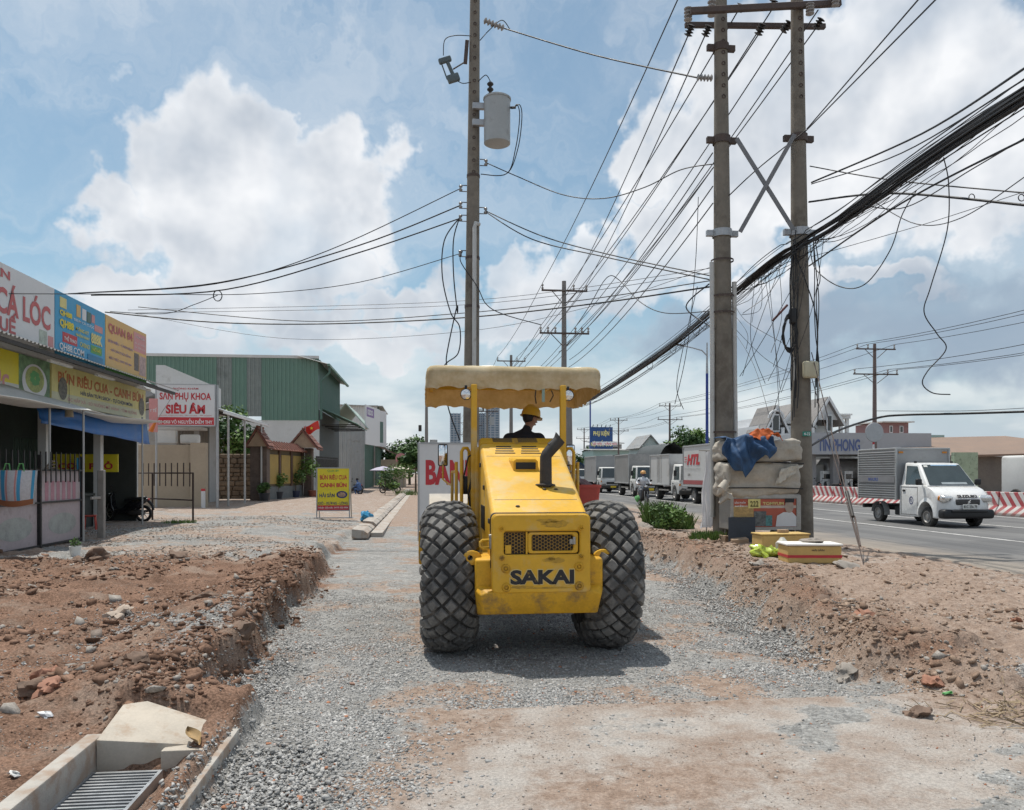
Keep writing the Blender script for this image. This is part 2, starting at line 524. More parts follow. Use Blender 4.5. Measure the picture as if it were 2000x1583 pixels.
def build_ground():
    a_in = np.linspace(-50, 50, 760)
    a_out = np.linspace(50, 310, 92)[1:-1]
    ang = np.radians(np.concatenate([a_in, a_out])) + TH
    rad = np.concatenate([np.geomspace(2.3, 30, 420), np.geomspace(30, 120, 90)[1:], np.geomspace(120, 5000, 40)[1:]])
    rad = np.concatenate([[0.7, 1.3, 1.8], rad])
    na, nr = len(ang), len(rad)
    A, Rr = np.meshgrid(ang, rad)
    x = (np.sin(A)*Rr).ravel(); y = (np.cos(A)*Rr).ravel()
    z = height(x, y)
    farm = sm(60, 160, np.hypot(x, y))
    z = z*(1-farm) + 0.0*farm
    co = np.stack([x, y, z], 1)
    co = np.vstack([co, [[0, 0, float(height(np.array([0.0]), np.array([0.01]))[0])]]])
    j, i = np.meshgrid(np.arange(nr-1), np.arange(na), indexing='ij')
    i2 = (i+1) % na
    q = np.stack([j*na+i, (j+1)*na+i, (j+1)*na+i2, j*na+i2], -1).reshape(-1, 4)
    me = bpy.data.meshes.new('ground')
    nq = len(q); ntri = na
    me.vertices.add(len(co)); me.vertices.foreach_set('co', co.ravel())
    c = nr*na
    tri = np.stack([np.full(na, c), np.arange(na), (np.arange(na)+1) % na], 1)
    loops = np.concatenate([q.ravel(), tri.ravel()])
    me.loops.add(len(loops)); me.loops.foreach_set('vertex_index', loops.astype(np.int32))
    me.polygons.add(nq+ntri)
    me.polygons.foreach_set('loop_start', np.concatenate([np.arange(nq)*4, nq*4+np.arange(ntri)*3]).astype(np.int32))
    me.polygons.foreach_set('use_smooth', np.ones(nq+ntri, bool))
    me.update(calc_edges=True); me.validate()
    g, r, d = ground_masks(co[:,0], co[:,1])
    at_ = me.color_attributes.new('soil', 'FLOAT_COLOR', 'POINT')
    at_.data.foreach_set('color', np.stack([g, r, d, np.ones_like(g)], 1).astype(np.float32).ravel())
    return me

def soil_material():
    m = bpy.data.materials.new('soil'); m.use_nodes = True
    t = NT(m.node_tree); p = t.n['Principled BSDF']
    geo = t.node('ShaderNodeNewGeometry'); pos = geo.outputs['Position']
    at_ = t.node('ShaderNodeAttribute', attribute_name='soil')
    s = t.node('ShaderNodeSeparateColor'); t.l.new(at_.outputs['Color'], s.inputs[0])
    nA = t.noise(pos, 2.2, 6, 0.62); nB = t.noise(pos, 11, 5, 0.62); nC = t.noise(pos, 55, 4, 0.6); nD = t.noise(pos, 0.7, 5, 0.6)
    br = t.math('ADD', t.math('MULTIPLY', t.math('SUBTRACT', nA, 0.5), 0.9), t.math('MULTIPLY', t.math('SUBTRACT', nB, 0.5), 0.8))
    def mk(v, lo, hi): return t.ramp(t.math('ADD', v, br), lo, hi)
    G = mk(s.outputs[0], 0.28, 0.62); Rd = mk(s.outputs[1], 0.22, 0.70); D = mk(s.outputs[2], 0.2, 0.75)
    tan = t.mix(t.ramp(nB, 0.3, 0.7), (0.245, 0.175, 0.133), (0.37, 0.285, 0.230))
    red = t.mix(t.ramp(t.math('ADD', t.math('MULTIPLY', nA, 0.5), t.math('MULTIPLY', nC, 0.5)), 0.34, 0.64), (0.105, 0.060, 0.040), (0.275, 0.168, 0.117))
    dust = t.mix(t.ramp(nA, 0.32, 0.66), (0.325, 0.265, 0.224), (0.42, 0.385, 0.352))
    vor = t.node('ShaderNodeTexVoronoi', feature='F1'); vor.inputs['Scale'].default_value = 30
    t.l.new(pos, vor.inputs['Vector'])
    vc = t.node('ShaderNodeSeparateColor'); t.l.new(vor.outputs['Color'], vc.inputs[0])
    stone = t.mix(vc.outputs[0], (0.20, 0.20, 0.195), (0.43, 0.425, 0.41))
    fines = t.mix(t.ramp(nB, 0.3, 0.7), (0.285, 0.275, 0.26), (0.40, 0.39, 0.372))
    fm = t.ramp(t.math('ADD', t.math('MULTIPLY', nA, 0.6), t.math('MULTIPLY', nC, 0.4)), 0.40, 0.62)
    grav = t.mix(fm, fines, stone)
    nE = t.noise(pos, 5.0, 6, 0.7); grav = t.mix(t.ramp(nE, 0.46, 0.66, 0, 0.45), grav, (0.17, 0.165, 0.155)); grav = t.mix(t.ramp(nE, 0.44, 0.30, 0, 0.5), grav, (0.46, 0.445, 0.42))
    dk = t.ramp(nD, 0.42, 0.68)
    grav = t.mix(t.math('MULTIPLY', dk, 0.28), grav, (0.17, 0.165, 0.155))
    c = t.mix(Rd, tan, red)
    c = t.mix(D, c, dust)
    c = t.mix(G, c, grav)
    nF = t.noise(pos, 170, 3, 0.7)
    spk = t.math('MULTIPLY', t.ramp(nC, 0.3, 0.7, 0.78, 1.14), t.ramp(nF, 0.32, 0.68, 0.84, 1.18))
    c = t.mix(1.0, c, spk, 'MULTIPLY')
    t.l.new(c, p.inputs['Base Color'])
    p.inputs['Roughness'].default_value = 0.92
    p.inputs['Specular IOR Level'].default_value = 0.18
    hgt = t.math('ADD', t.math('ADD', t.math('MULTIPLY', nC, 0.5), t.math('MULTIPLY', nB, 0.8)), t.math('MULTIPLY', nF, 0.22))
    hgt = t.math('SUBTRACT', hgt, t.math('MULTIPLY', t.math('MULTIPLY', vor.outputs['Distance'], G), t.math('MULTIPLY', fm, 1.2)))
    b = t.node('ShaderNodeBump'); b.inputs['Strength'].default_value = 0.75; b.inputs['Distance'].default_value = 0.035
    t.l.new(hgt, b.inputs['Height']); t.l.new(b.outputs[0], p.inputs['Normal'])
    return m
M_SOIL = soil_material()
ground = link('ground', build_ground(), M_SOIL); ground['kind'] = 'structure'

# ------------------------------------------------------------------ loose stones and clods
def stone_shapes(k, n, seed, sub=1, cubic=True):
    rr = random.Random(seed); out = []
    for i in range(k):
        bm = bmesh.new()
        if cubic:
            bmesh.ops.create_cube(bm, size=1.3)
        else:
            bmesh.ops.create_icosphere(bm, subdivisions=1, radius=0.8); [setattr(v,'co',v.co*Vector((1,1,1)).dot(Vector((1,1,1)))/3) for v in bm.verts]
        off = Vector((rr.random()*90, rr.random()*90, rr.random()*90))
        for v in bm.verts:
            v.co += Vector((rr.uniform(-1,1), rr.uniform(-1,1), rr.uniform(-1,1))) * (0.40 if cubic else 0.36)
        bmesh.ops.triangulate(bm, faces=bm.faces)
        bm.verts.index_update()
        out.append((np.array([v.co[:] for v in bm.verts]), np.array([[v.index for v in f.verts] for f in bm.faces])))
        bm.free()
    return out
def scatter(name, pts, sizes, shapes, material, flat=0.6, sink=0.25):
    """one mesh of many stones, turned and sized at random, resting in the soil"""
    n = len(pts); pts = np.asarray(pts)
    kind = RNG.integers(0, len(shapes), n)
    V, T_, off = [], [], 0
    for k, (sv, sf) in enumerate(shapes):
        idx = np.where(kind == k)[0]
        if len(idx) == 0: continue
        m = len(idx)
        th = RNG.uniform(0, 2*np.pi, m); tx = RNG.normal(0, 0.35, m); ty = RNG.normal(0, 0.35, m)
        asp = RNG.uniform(0.75, 1.3, (m, 2)); fl = RNG.uniform(flat*0.75, flat*1.3, m)
        p = sv[None] * sizes[idx, None, None] * 0.5
        p = p * np.stack([asp[:,0], asp[:,1], fl], 1)[:, None, :]
        c1, s1 = np.cos(tx)[:,None], np.sin(tx)[:,None]
        y1 = p[...,1]*c1 - p[...,2]*s1; z1 = p[...,1]*s1 + p[...,2]*c1; x1 = p[...,0]
        c2, s2 = np.cos(ty)[:,None], np.sin(ty)[:,None]
        x2 = x1*c2 + z1*s2; z2 = -x1*s2 + z1*c2
        c3, s3 = np.cos(th)[:,None], np.sin(th)[:,None]
        X = x2*c3 - y1*s3; Y = x2*s3 + y1*c3
        q = np.stack([X, Y, z2], -1) + pts[idx][:, None, :]
        q[..., 2] += (sizes[idx]*fl*(0.5-sink))[:, None]
        V.append(q.reshape(-1, 3))
        T_.append((sf[None] + (np.arange(m)*len(sv))[:, None, None] + off).reshape(-1, 3))
        off += m*len(sv)
    V = np.vstack(V); T_ = np.vstack(T_)
    me = bpy.data.meshes.new(name)
    me.vertices.add(len(V)); me.vertices.foreach_set('co', V.ravel())
    me.loops.add(T_.size); me.loops.foreach_set('vertex_index', T_.ravel().astype(np.int32))
    me.polygons.add(len(T_)); me.polygons.foreach_set('loop_start', (np.arange(len(T_))*3).astype(np.int32))
    me.update(calc_edges=True); me.validate()
    return link(name, me, material)
def island_mat(name, lo, hi, tint=None, amt=0.0):
    m = bpy.data.materials.new(name); m.use_nodes = True
    t = NT(m.node_tree); p = t.n['Principled BSDF']
    geo = t.node('ShaderNodeNewGeometry')
    c = t.mix(geo.outputs['Random Per Island'], lo, hi)
    if tint:
        h = t.math('FRACT', t.math('MULTIPLY', geo.outputs['Random Per Island'], 37.17))
        c = t.mix(t.ramp(h, 1-amt, 1-amt+0.01), c, tint)
    nn = t.noise(geo.outputs['Position'], 60, 4, 0.6)
    c = t.mix(1.0, c, t.ramp(nn, 0.3, 0.7, 0.78, 1.14), 'MULTIPLY')
    t.l.new(c, p.inputs['Base Color']); p.inputs['Roughness'].default_value = 0.9; p.inputs['Specular IOR Level'].default_value = 0.2
    b = t.node('ShaderNodeBump'); b.inputs['Strength'].default_value = 0.5; b.inputs['Distance'].default_value = 0.008
    t.l.new(nn, b.inputs['Height']); t.l.new(b.outputs[0], p.inputs['Normal'])
    return m
M_STONE = island_mat('crushed_stone', (0.22, 0.22, 0.215), (0.49, 0.48, 0.465), (0.42, 0.20, 0.12), 0.025)
M_CLOD = island_mat('earth_clod', (0.105, 0.061, 0.041), (0.275, 0.168, 0.118), (0.33, 0.30, 0.27), 0.10)
M_CLODR = island_mat('dry_earth_clod', (0.20, 0.132, 0.095), (0.36, 0.265, 0.20), (0.34, 0.31, 0.28), 0.12)

def sample(n, x0, x1, y0, y1, wfn, depth_bias=True):
    out = []
    tot = 0
    while tot < n:
        x = RNG.uniform(x0, x1, n*2)
        if depth_bias:
            y = y0*(y1/y0)**RNG.uniform(0, 1, n*2)
        else:
            y = RNG.uniform(y0, y1, n*2)
        vis = np.abs(np.arctan2(x, y) - TH) < R(40)
        keep = (RNG.uniform(0, 1, n*2) < wfn(x, y)) & vis
        out.append(np.stack([x[keep], y[keep]], 1)); tot += keep.sum()
        if len(out) > 60: break
    return np.vstack(out)[:n]
def on_soil(xy):
    return np.column_stack([xy, height(xy[:,0], xy[:,1])])
def w_gravel(x, y):
    g, r, d = ground_masks(x, y)
    cl = sm(0.36, 0.62, fbm(x, y, 1.7, 3, 201))
    return g*(0.16 + 0.84*cl)*(1-0.98*sm(9.5, 14.0, y))*(1-0.95*in_pit(x,y))*np.where(y < 6.1, sm(0.5,-0.6,x)*0.97+0.03, 1.0)
gp = on_soil(sample(95000, -9, 9, 3.0, 14, w_gravel))
gs = RNG.lognormal(math.log(0.0180), 0.36, len(gp)).clip(0.008, 0.046)
SH_STONE = stone_shapes(10, 0, 5)
tag(scatter('gravel', gp, gs, SH_STONE, M_STONE, 0.52, 0.47), 'grey crushed stone spread over the dug road bed', 'gravel', kind='stuff')
def w_edge_g(x, y):
    XL, XR, near, far, inl, inr = masks(x, y)
    return near*(np.exp(-((x-XR+0.12)/0.22)**2)*sm(7.0, 8.2, y) + 0.8*np.exp(-((x-XL-0.22)/0.2)**2)*sm(9.0,7.6,y)*sm(6.3,6.8,y)) + (1-near)*np.exp(-((x+0.95)/0.28)**2)*sm(5.5,5.0,y)
gp = on_soil(sample(11000, -3, 6, 3.2, 16, w_edge_g)); gp[:,2] += 0.012
gs = RNG.lognormal(math.log(0.0195), 0.38, len(gp)).clip(0.010, 0.048)
tag(scatter('loose_gravel', gp, gs, SH_STONE, M_STONE, 0.55, 0.36), 'coarser loose grey stones along the edges of the bed', 'gravel', kind='stuff')
def w_grit(x, y):
    cl = sm(0.35, 0.65, fbm(x, y, 2.4, 3, 241))
    return (0.04+0.96*cl**2)*np.where((y < 6.2) & (x > -0.4), 0.35, 0.6)*(1-0.8*in_pit(x,y))*(1-sm(8.8,9.2,x))
qp = on_soil(sample(26000, -6, 9, 2.9, 12, w_grit))
qs = RNG.lognormal(math.log(0.0075), 0.42, len(qp)).clip(0.004, 0.022)
M_GRIT = island_mat('mixed_grit', (0.20, 0.165, 0.135), (0.46, 0.43, 0.40), (0.34, 0.16, 0.10), 0.05)
tag(scatter('grit', qp, qs, SH_STONE, M_GRIT, 0.6, 0.3), 'fine mixed grit lying over earth and trodden strip', 'grit', kind='stuff')
def w_yard(x, y):
    XL, XR, near, far, inl, inr = masks(x, y)
    return (x < XL-0.4)*sm(0.35, 0.6, fbm(x, y, 0.7, 3, 251))*sm(12.5, 14.5, y+0.3*(x+2))
yp = on_soil(sample(9000, -14, -1.5, 12.5, 30, w_yard))
ysz = RNG.lognormal(math.log(0.030), 0.35, len(yp)).clip(0.015, 0.07)
tag(scatter('yard_gravel', yp, ysz, SH_STONE, M_GRIT, 0.6, 0.40), 'loose grey gravel spread before the shops', 'gravel', kind='stuff')
SH_CLOD = stone_shapes(6, 0, 9, cubic=False) + stone_shapes(8, 0, 19)
def w_clod_l(x, y):
    XL, XR, near, far, inl, inr = masks(x, y)
    left = (1-sm(XL-0.15, XL+0.30, x))
    cl = sm(0.42, 0.62, fbm(x, y, 1.1, 3, 211))
    return left*(0.06 + 0.5*cl + 0.9*np.exp(-((x-XL+0.15)/0.35)**2)) * sm(4.9, 5.6, y) * (1-sm(14, 17, y)) * (1-0.97*in_pit(x,y))
cp = on_soil(sample(21000, -10, -0.6, 3.6, 17, w_clod_l))
cs = RNG.lognormal(math.log(0.019), 0.74, len(cp)).clip(0.007, 0.15)
tag(scatter('earth_clods', cp, cs, SH_CLOD, M_CLOD, 0.6, 0.46), 'broken red brown earth and rubble beside the bed', 'earth', kind='stuff')
def w_clod_r(x, y):
    XL, XR, near, far, inl, inr = masks(x, y)
    rt = sm(XR-0.1, XR+0.35, x)
    cl = sm(0.45, 0.62, fbm(x, y, 1.2, 3, 221))
    return rt*(0.03 + 0.20*cl*sm(XR+3.5, XR+1, x) + 0.8*(0.25+0.75*cl)*np.exp(-((x-XR-0.62)/0.42)**2)) * sm(5.7, 6.4, y) * (1-sm(8.6, 9.2, x))
cp = on_soil(sample(13000, 3.2, 9.2, 5.2, 19, w_clod_r))
cs = RNG.lognormal(math.log(0.0165), 0.74, len(cp)).clip(0.006, 0.12)
tag(scatter('spoil_clods', cp, cs, SH_CLOD, M_CLODR, 0.6, 0.46), 'dry tan clods along the spoil bank by the road', 'earth', kind='stuff')

# ------------------------------------------------------------------ asphalt road
RZ = 0.10
def asphalt():
    m = bpy.data.materials.new('asphalt'); m.use_nodes = True
    t = NT(m.node_tree); p = t.n['Principled BSDF']
    geo = t.node('ShaderNodeNewGeometry'); pos = geo.outputs['Position']
    sp = t.node('ShaderNodeSeparateXYZ'); t.l.new(pos, sp.inputs[0])
    st = t.vmath('MULTIPLY', pos, (1.0, 0.06, 1.0))
    nA = t.noise(st, 1.6, 5, 0.6); nB = t.noise(pos, 30, 4, 0.6); nC = t.noise(pos, 0.5, 4, 0.6)
    c = t.mix(t.ramp(t.math('ADD', t.math('MULTIPLY', nA, 0.7), t.math('MULTIPLY', nB, 0.3)), 0.3, 0.7), (0.115, 0.115, 0.117), (0.185, 0.182, 0.178))
    pt = t.noise(pos, 0.35, 3, 0.5); c = t.mix(t.ramp(pt, 0.52, 0.56, 0, 0.35), c, (0.085,0.085,0.088))
    sk = t.noise(t.vmath('MULTIPLY', pos, (3.0, 0.02, 1)), 2.0, 3, 0.5); c = t.mix(t.ramp(sk, 0.58, 0.70, 0, 0.5), c, (0.07,0.068,0.066))
    dusty = t.math('ADD', t.ramp(sp.outputs[0], 11.6, 9.2, 0, 0.75), t.math('MULTIPLY', t.math('SUBTRACT', nC, 0.5), 0.9))
    c = t.mix(t.ramp(dusty, 0.12, 0.8), c, (0.27, 0.235, 0.20))
    t.l.new(c, p.inputs['Base Color']); p.inputs['Roughness'].default_value = 0.85; p.inputs['Specular IOR Level'].default_value = 0.25
    b = t.node('ShaderNodeBump'); b.inputs['Strength'].default_value = 0.4; b.inputs['Distance'].default_value = 0.006
    t.l.new(nB, b.inputs['Height']); t.l.new(b.outputs[0], p.inputs['Normal'])
    return m
M_ASPH = asphalt()
mb = MB()
ys = np.concatenate([np.arange(-60, 6, 3.0), np.arange(6, 45, 0.30), np.geomspace(45, 900, 60)])
ex = 9.22 + 0.45*(fbm(ys, ys*0, 0.35, 4, 301)-0.5) + 0.12*(vn(ys*3, ys*0, 302)-0.5)
rv, rf = [], []
for i, yy in enumerate(ys):
    rv += [(ex[i], yy, 0.062), (ex[i]+0.07, yy, RZ), (31.5, yy, RZ)]
    if i: 
        a = 3*(i-1)
        rf += [(a, a+1, a+4, a+3), (a+1, a+2, a+5, a+4)]
mb.add(rv, rf)
road = struct('road', mb, M_ASPH)
M_LINE = mat('road_paint', (0.52, 0.51, 0.49), 0.8, var=0.16, vs=3, dirt=((0.20,0.19,0.18), 0.42, 3.5))
for i, (xa, wd) in enumerate(((13.3, 0.14), (16.75, 0.13), (20.3, 0.14), (22.3, 0.14))):
    mb = MB().bb(xa, xa+wd, -40, 600, RZ+0.004, RZ+0.005)
    part('lane_line', mb, M_LINE, road)
# ------------------------------------------------------------------ lettering
def text_mesh(body, bold=0.0, ext=0.004, shear=0.0, res=3):
    cu = bpy.data.curves.new('t', 'FONT')
    cu.body = body; cu.size = 1.0; cu.extrude = 0.0; cu.offset = bold; cu.resolution_u = res; cu.shear = shear
    cu.align_x = 'LEFT'
    o = bpy.data.objects.new('t', cu); COL.objects.link(o)
    dg = bpy.context.evaluated_depsgraph_get()
    me = bpy.data.meshes.new_from_object(o.evaluated_get(dg))
    v = [p.co.copy() for p in me.vertices]; f = [tuple(p.vertices) for p in me.polygons]
    bpy.data.objects.remove(o); bpy.data.curves.remove(cu); bpy.data.meshes.remove(me)
    return v, f
def letters(body, org, right, up, x0, y0, x1, y1, bold=0.02, proud=0.004, shear=0.0):
    """MB with the words fitted into a box of a board; org = board corner, right/up = unit vectors"""
    v, f = text_mesh(body, bold, shear=shear)
    mb = MB()
    if not v: return mb
    xs = [p.x for p in v]; ys_ = [p.y for p in v]
    ax, bx, ay, by = min(xs), max(xs), min(ys_), max(ys_)
    right, up, org = Vector(right), Vector(up), Vector(org)
    nrm = right.cross(up).normalized()
    vs = [org + right*(x0+(p.x-ax)/(bx-ax)*(x1-x0)) + up*(y0+(p.y-ay)/(by-ay)*(y1-y0)) + nrm*proud for p in v]
    mb.add(vs, f)
    return mb
def rrect(cx, cz, w, h, r, n=4):
    out = []
    for (sx, sz, a0) in ((1,1,0),(-1,1,90),(-1,-1,180),(1,-1,270)):
        for k in range(n+1):
            a = R(a0+90*k/n)
            out.append((cx+sx*(w/2-r)+r*math.cos(a), cz+sz*(h/2-r)+r*math.sin(a)))
    return out
def ring_plate(mb, outer, inner, y0, y1, bev=0.008):
    """plate in the xz plane with a hole; front face at y0, back at y1"""
    n = len(outer)
    cx = sum(p[0] for p in outer)/n; cz = sum(p[1] for p in outer)/n
    def shr(l, d):
        c0 = (sum(p[0] for p in l)/n, sum(p[1] for p in l)/n)
        out = []
        for p in l:
            q = Vector((p[0]-c0[0], p[1]-c0[1])); out.append((p[0]-q.x/abs(q.x or 1)*d if abs(q.x)>1e-6 else p[0], p[1]-q.y/abs(q.y or 1)*d if abs(q.y)>1e-6 else p[1]))
        return out
    o2 = shr(outer, bev); i2 = shr(inner, -bev)
    loops = [[(p[0], y1, p[1]) for p in outer], [(p[0], y0+bev, p[1]) for p in outer], [(p[0], y0, p[1]) for p in o2],
             [(p[0], y0, p[1]) for p in i2], [(p[0], y0+bev, p[1]) for p in inner], [(p[0], y1, p[1]) for p in inner]]
    vs = [q for l in loops for q in l]; fs = []
    for a in range(len(loops)-1):
        for k in range(n):
            fs.append((a*n+k, a*n+(k+1)%n, (a+1)*n+(k+1)%n, (a+1)*n+k))
    return mb.add(vs, fs)
def loft(mb, loops, close=True, caps=True):
    n = len(loops[0]); vs = [q for l in loops for q in l]; fs = []
    for a in range(len(loops)-1):
        for k in range(n if close else n-1):
            fs.append((a*n+k, a*n+(k+1)%n, (a+1)*n+(k+1)%n, (a+1)*n+k))
    if caps: fs += [tuple(range(n))[::-1], tuple((len(loops)-1)*n+k for k in range(n))]
    return mb.add(vs, fs)
def bevelled(mb, off=0.01, seg=2, ang=30):
    bm = bmesh.new()
    vs = [bm.verts.new(p) for p in mb.v]
    for f in mb.f:
        try: bm.faces.new([vs[i] for i in f])
        except ValueError: pass
    bmesh.ops.remove_doubles(bm, verts=bm.verts, dist=1e-5)
    bmesh.ops.recalc_face_normals(bm, faces=bm.faces)
    ed = [e for e in bm.edges if len(e.link_faces) == 2 and e.calc_face_angle() > R(ang)]
    bmesh.ops.bevel(bm, geom=ed, offset=off, segments=seg, profile=0.5, affect='EDGES', clamp_overlap=True)
    out = MB().bm(bm); bm.free()
    return out
def remesh_body(name, mb, voxel=0.012, it=6):
    """fuse overlapping limbs into one continuous skin"""
    me = mb.mesh(name)
    o = bpy.data.objects.new(name, me); COL.objects.link(o)
    m = o.modifiers.new('r', 'REMESH'); m.mode = 'VOXEL'; m.voxel_size = voxel
    s_ = o.modifiers.new('s', 'SMOOTH'); s_.iterations = it; s_.factor = 0.5
    dg = bpy.context.evaluated_depsgraph_get()
    out = bpy.data.meshes.new_from_object(o.evaluated_get(dg))
    bpy.data.objects.remove(o); bpy.data.meshes.remove(me)
    out.polygons.foreach_set('use_smooth', [True]*len(out.polygons))
    return out
def ball(mb, c, r, sc=(1,1,1), n=10):
    bm = bmesh.new(); bmesh.ops.create_uvsphere(bm, u_segments=n+4, v_segments=n, radius=r)
    for v in bm.verts: v.co = Vector((v.co.x*sc[0], v.co.y*sc[1], v.co.z*sc[2]))
    mb.bm(bm, c); bm.free(); return mb

# ------------------------------------------------------------------ the road roller
M_YEL = mat('yellow_machine_paint', (0.67, 0.375, 0.026), 0.48, var=0.08, vs=2.5, dirt=((0.55,0.42,0.20), 0.42, 2.2), spec=0.4, bump=0.05, bs=90)
M_YELD = mat('scuffed_yellow_paint', (0.60, 0.325, 0.020), 0.55, var=0.14, vs=5, dirt=((0.19,0.12,0.055), 0.50, 4.0), spec=0.35, bump=0.12, bs=50)
M_TYRE = mat('dusty_tyre_rubber', (0.098, 0.096, 0.093), 0.85, var=0.30, vs=6, dirt=((0.235,0.225,0.21), 0.58, 4.0), bump=0.25, bs=70, spec=0.25)
M_TYREG = mat('tyre_groove_rubber', (0.045, 0.044, 0.043), 0.9, var=0.25, vs=6, dirt=((0.17,0.155,0.14), 0.50, 3.0), spec=0.2)
M_BLACK = mat('black_plastic', (0.012, 0.012, 0.013), 0.5, var=0.2)
M_BLKMET = mat('sooty_steel', (0.05, 0.046, 0.043), 0.6, 0.3, var=0.25, vs=8, dirt=((0.09,0.06,0.045), 0.3, 9))
M_STEEL = mat('bare_steel', (0.36, 0.35, 0.33), 0.45, 0.7, var=0.2, vs=6)
M_DRUM = mat('dusty_drum_steel', (0.40, 0.37, 0.33), 0.7, 0.2, var=0.1, vs=3, dirt=((0.46,0.42,0.36), 0.6, 2.0))
M_GLASS = mat('dark_glass', (0.02, 0.024, 0.026), 0.06, var=0.1, spec=0.8)
M_MIRROR = mat('mirror_glass', (0.8, 0.8, 0.8), 0.04, 1.0, var=0.02)
M_CHROME = mat('lamp_reflector', (0.75, 0.74, 0.72), 0.2, 0.8, var=0.05)
M_RED = mat('red_plastic', (0.50, 0.07, 0.05), 0.5, var=0.1)
M_WHITEP = mat('white_plastic', (0.70, 0.70, 0.68), 0.5, var=0.05)

RR = (1.096, 8.45, -0.212)
roller = thing('road_roller', 'yellow single drum road roller with ribbed tyres and tan canopy on the gravel bed', 'road roller', RR)

def tyre_surface():
    N = 61; tab = []
    for k in range(N):
        a = R(-118 + 236*k/(N-1))
        la = 0.276*math.copysign(abs(math.sin(a))**(2/2.7), math.sin(a)); ra = 0.47 + 0.295*math.copysign(abs(math.cos(a))**(2/2.7), math.cos(a))
        tab.append((la, ra))
    arc = [0]
    for k in range(1, N): arc.append(arc[-1] + math.dist(tab[k], tab[k-1]))
    half = arc[-1]/2; arc = [a-half for a in arc]
    def S(s, phi, h):
        s = max(arc[0]+1e-4, min(arc[-1]-1e-4, s))
        k = 1
        while arc[k] < s: k += 1
        t = (s-arc[k-1])/(arc[k]-arc[k-1]); a, b = tab[k-1], tab[k]
        la, ra = a[0]+(b[0]-a[0])*t, a[1]+(b[1]-a[1])*t
        dx, dr = b[0]-a[0], b[1]-a[1]; L = math.hypot(dx, dr)
        la += -dr/L*h*-1*-1; ra += dx/L*h
        return (la, ra*math.cos(phi), ra*math.sin(phi))
    return tab, arc, S
_tab, _arc, _S = tyre_surface()
def tyre_mesh():
    mb = MB().lathe([(ra, la) for la, ra in _tab], 72, axis='x')
    return mb
def lug_mesh():
    mb = MB()
    rl = random.Random(12)
    rows = 52; dphi = 2*math.pi/rows; a = 0.172
    for j in range(rows):
        ph = j*dphi
        for i in range(-2, 3):
            s = (i + (0.5 if j % 2 else 0))*a
            if abs(s) > 0.40: continue
            wr = rl.uniform(0.93,1.05); hs, hp = a/2*wr, dphi*wr; hw_ = rl.uniform(0.68,1.08); s += rl.uniform(-0.005,0.005); jit = [rl.uniform(0.86,1.06) for _ in range(8)]
            vs = []
            for k0, h0 in ((0.84, -0.008), (0.745, 0.026), (0.63, 0.035)):
                h = h0*hw_ if h0 > 0 else h0
                for qi, (ds, dp) in enumerate( ((1,0),(0.5,0.5),(0,1),(-0.5,0.5),(-1,0),(-0.5,-0.5),(0,-1),(0.5,-0.5))):
                    k = k0*(jit[qi] if h0 > 0 else 1); vs.append(_S(s+ds*hs*k, ph+dp*hp*k, h))
            vs.append(_S(s, ph, 0.036*hw_))
            fs = []
            for l in range(2):
                for q in range(8): fs.append((l*8+q, l*8+(q+1)%8, (l+1)*8+(q+1)%8, (l+1)*8+q))
            for q in range(8): fs.append((16+q, 16+(q+1)%8, 24))
            mb.add(vs, fs)
    return mb
tm, lm = tyre_mesh().mesh('tyre', 40), lug_mesh().mesh('tread', 25)
rim = MB().lathe([(0.0,0.10),(0.14,0.10),(0.16,0.06),(0.30,0.04),(0.33,0.17),(0.37,0.19)], 32, axis='x').lathe([(0.0,-0.10),(0.14,-0.10),(0.16,-0.06),(0.30,-0.04),(0.33,-0.17),(0.37,-0.19)], 32, axis='x')
for k in range(8):
    a = 2*math.pi*k/8
    for sx in (-1,1): rim.cyl((sx*0.09, 0.21*math.cos(a), 0.21*math.sin(a)), (sx*0.075, 0.21*math.cos(a), 0.21*math.sin(a)), 0.02, n=6)
rmesh = rim.mesh('rim', 35)
for sx in (-1, 1):
    w = link('wheel', None, None) if False else bpy.data.objects.new('wheel', tm)
    COL.objects.link(w); w.parent = roller; w.location = (-0.862 if sx < 0 else 0.815, 0, 0.775); w.rotation_euler = (0.11 if sx > 0 else 0.02, 0, 0 if sx < 0 else math.pi)
    if not tm.materials: tm.materials.append(M_TYREG)
    link('tread', lm, M_TYRE, w); link('rim', rmesh, M_YELD, w)

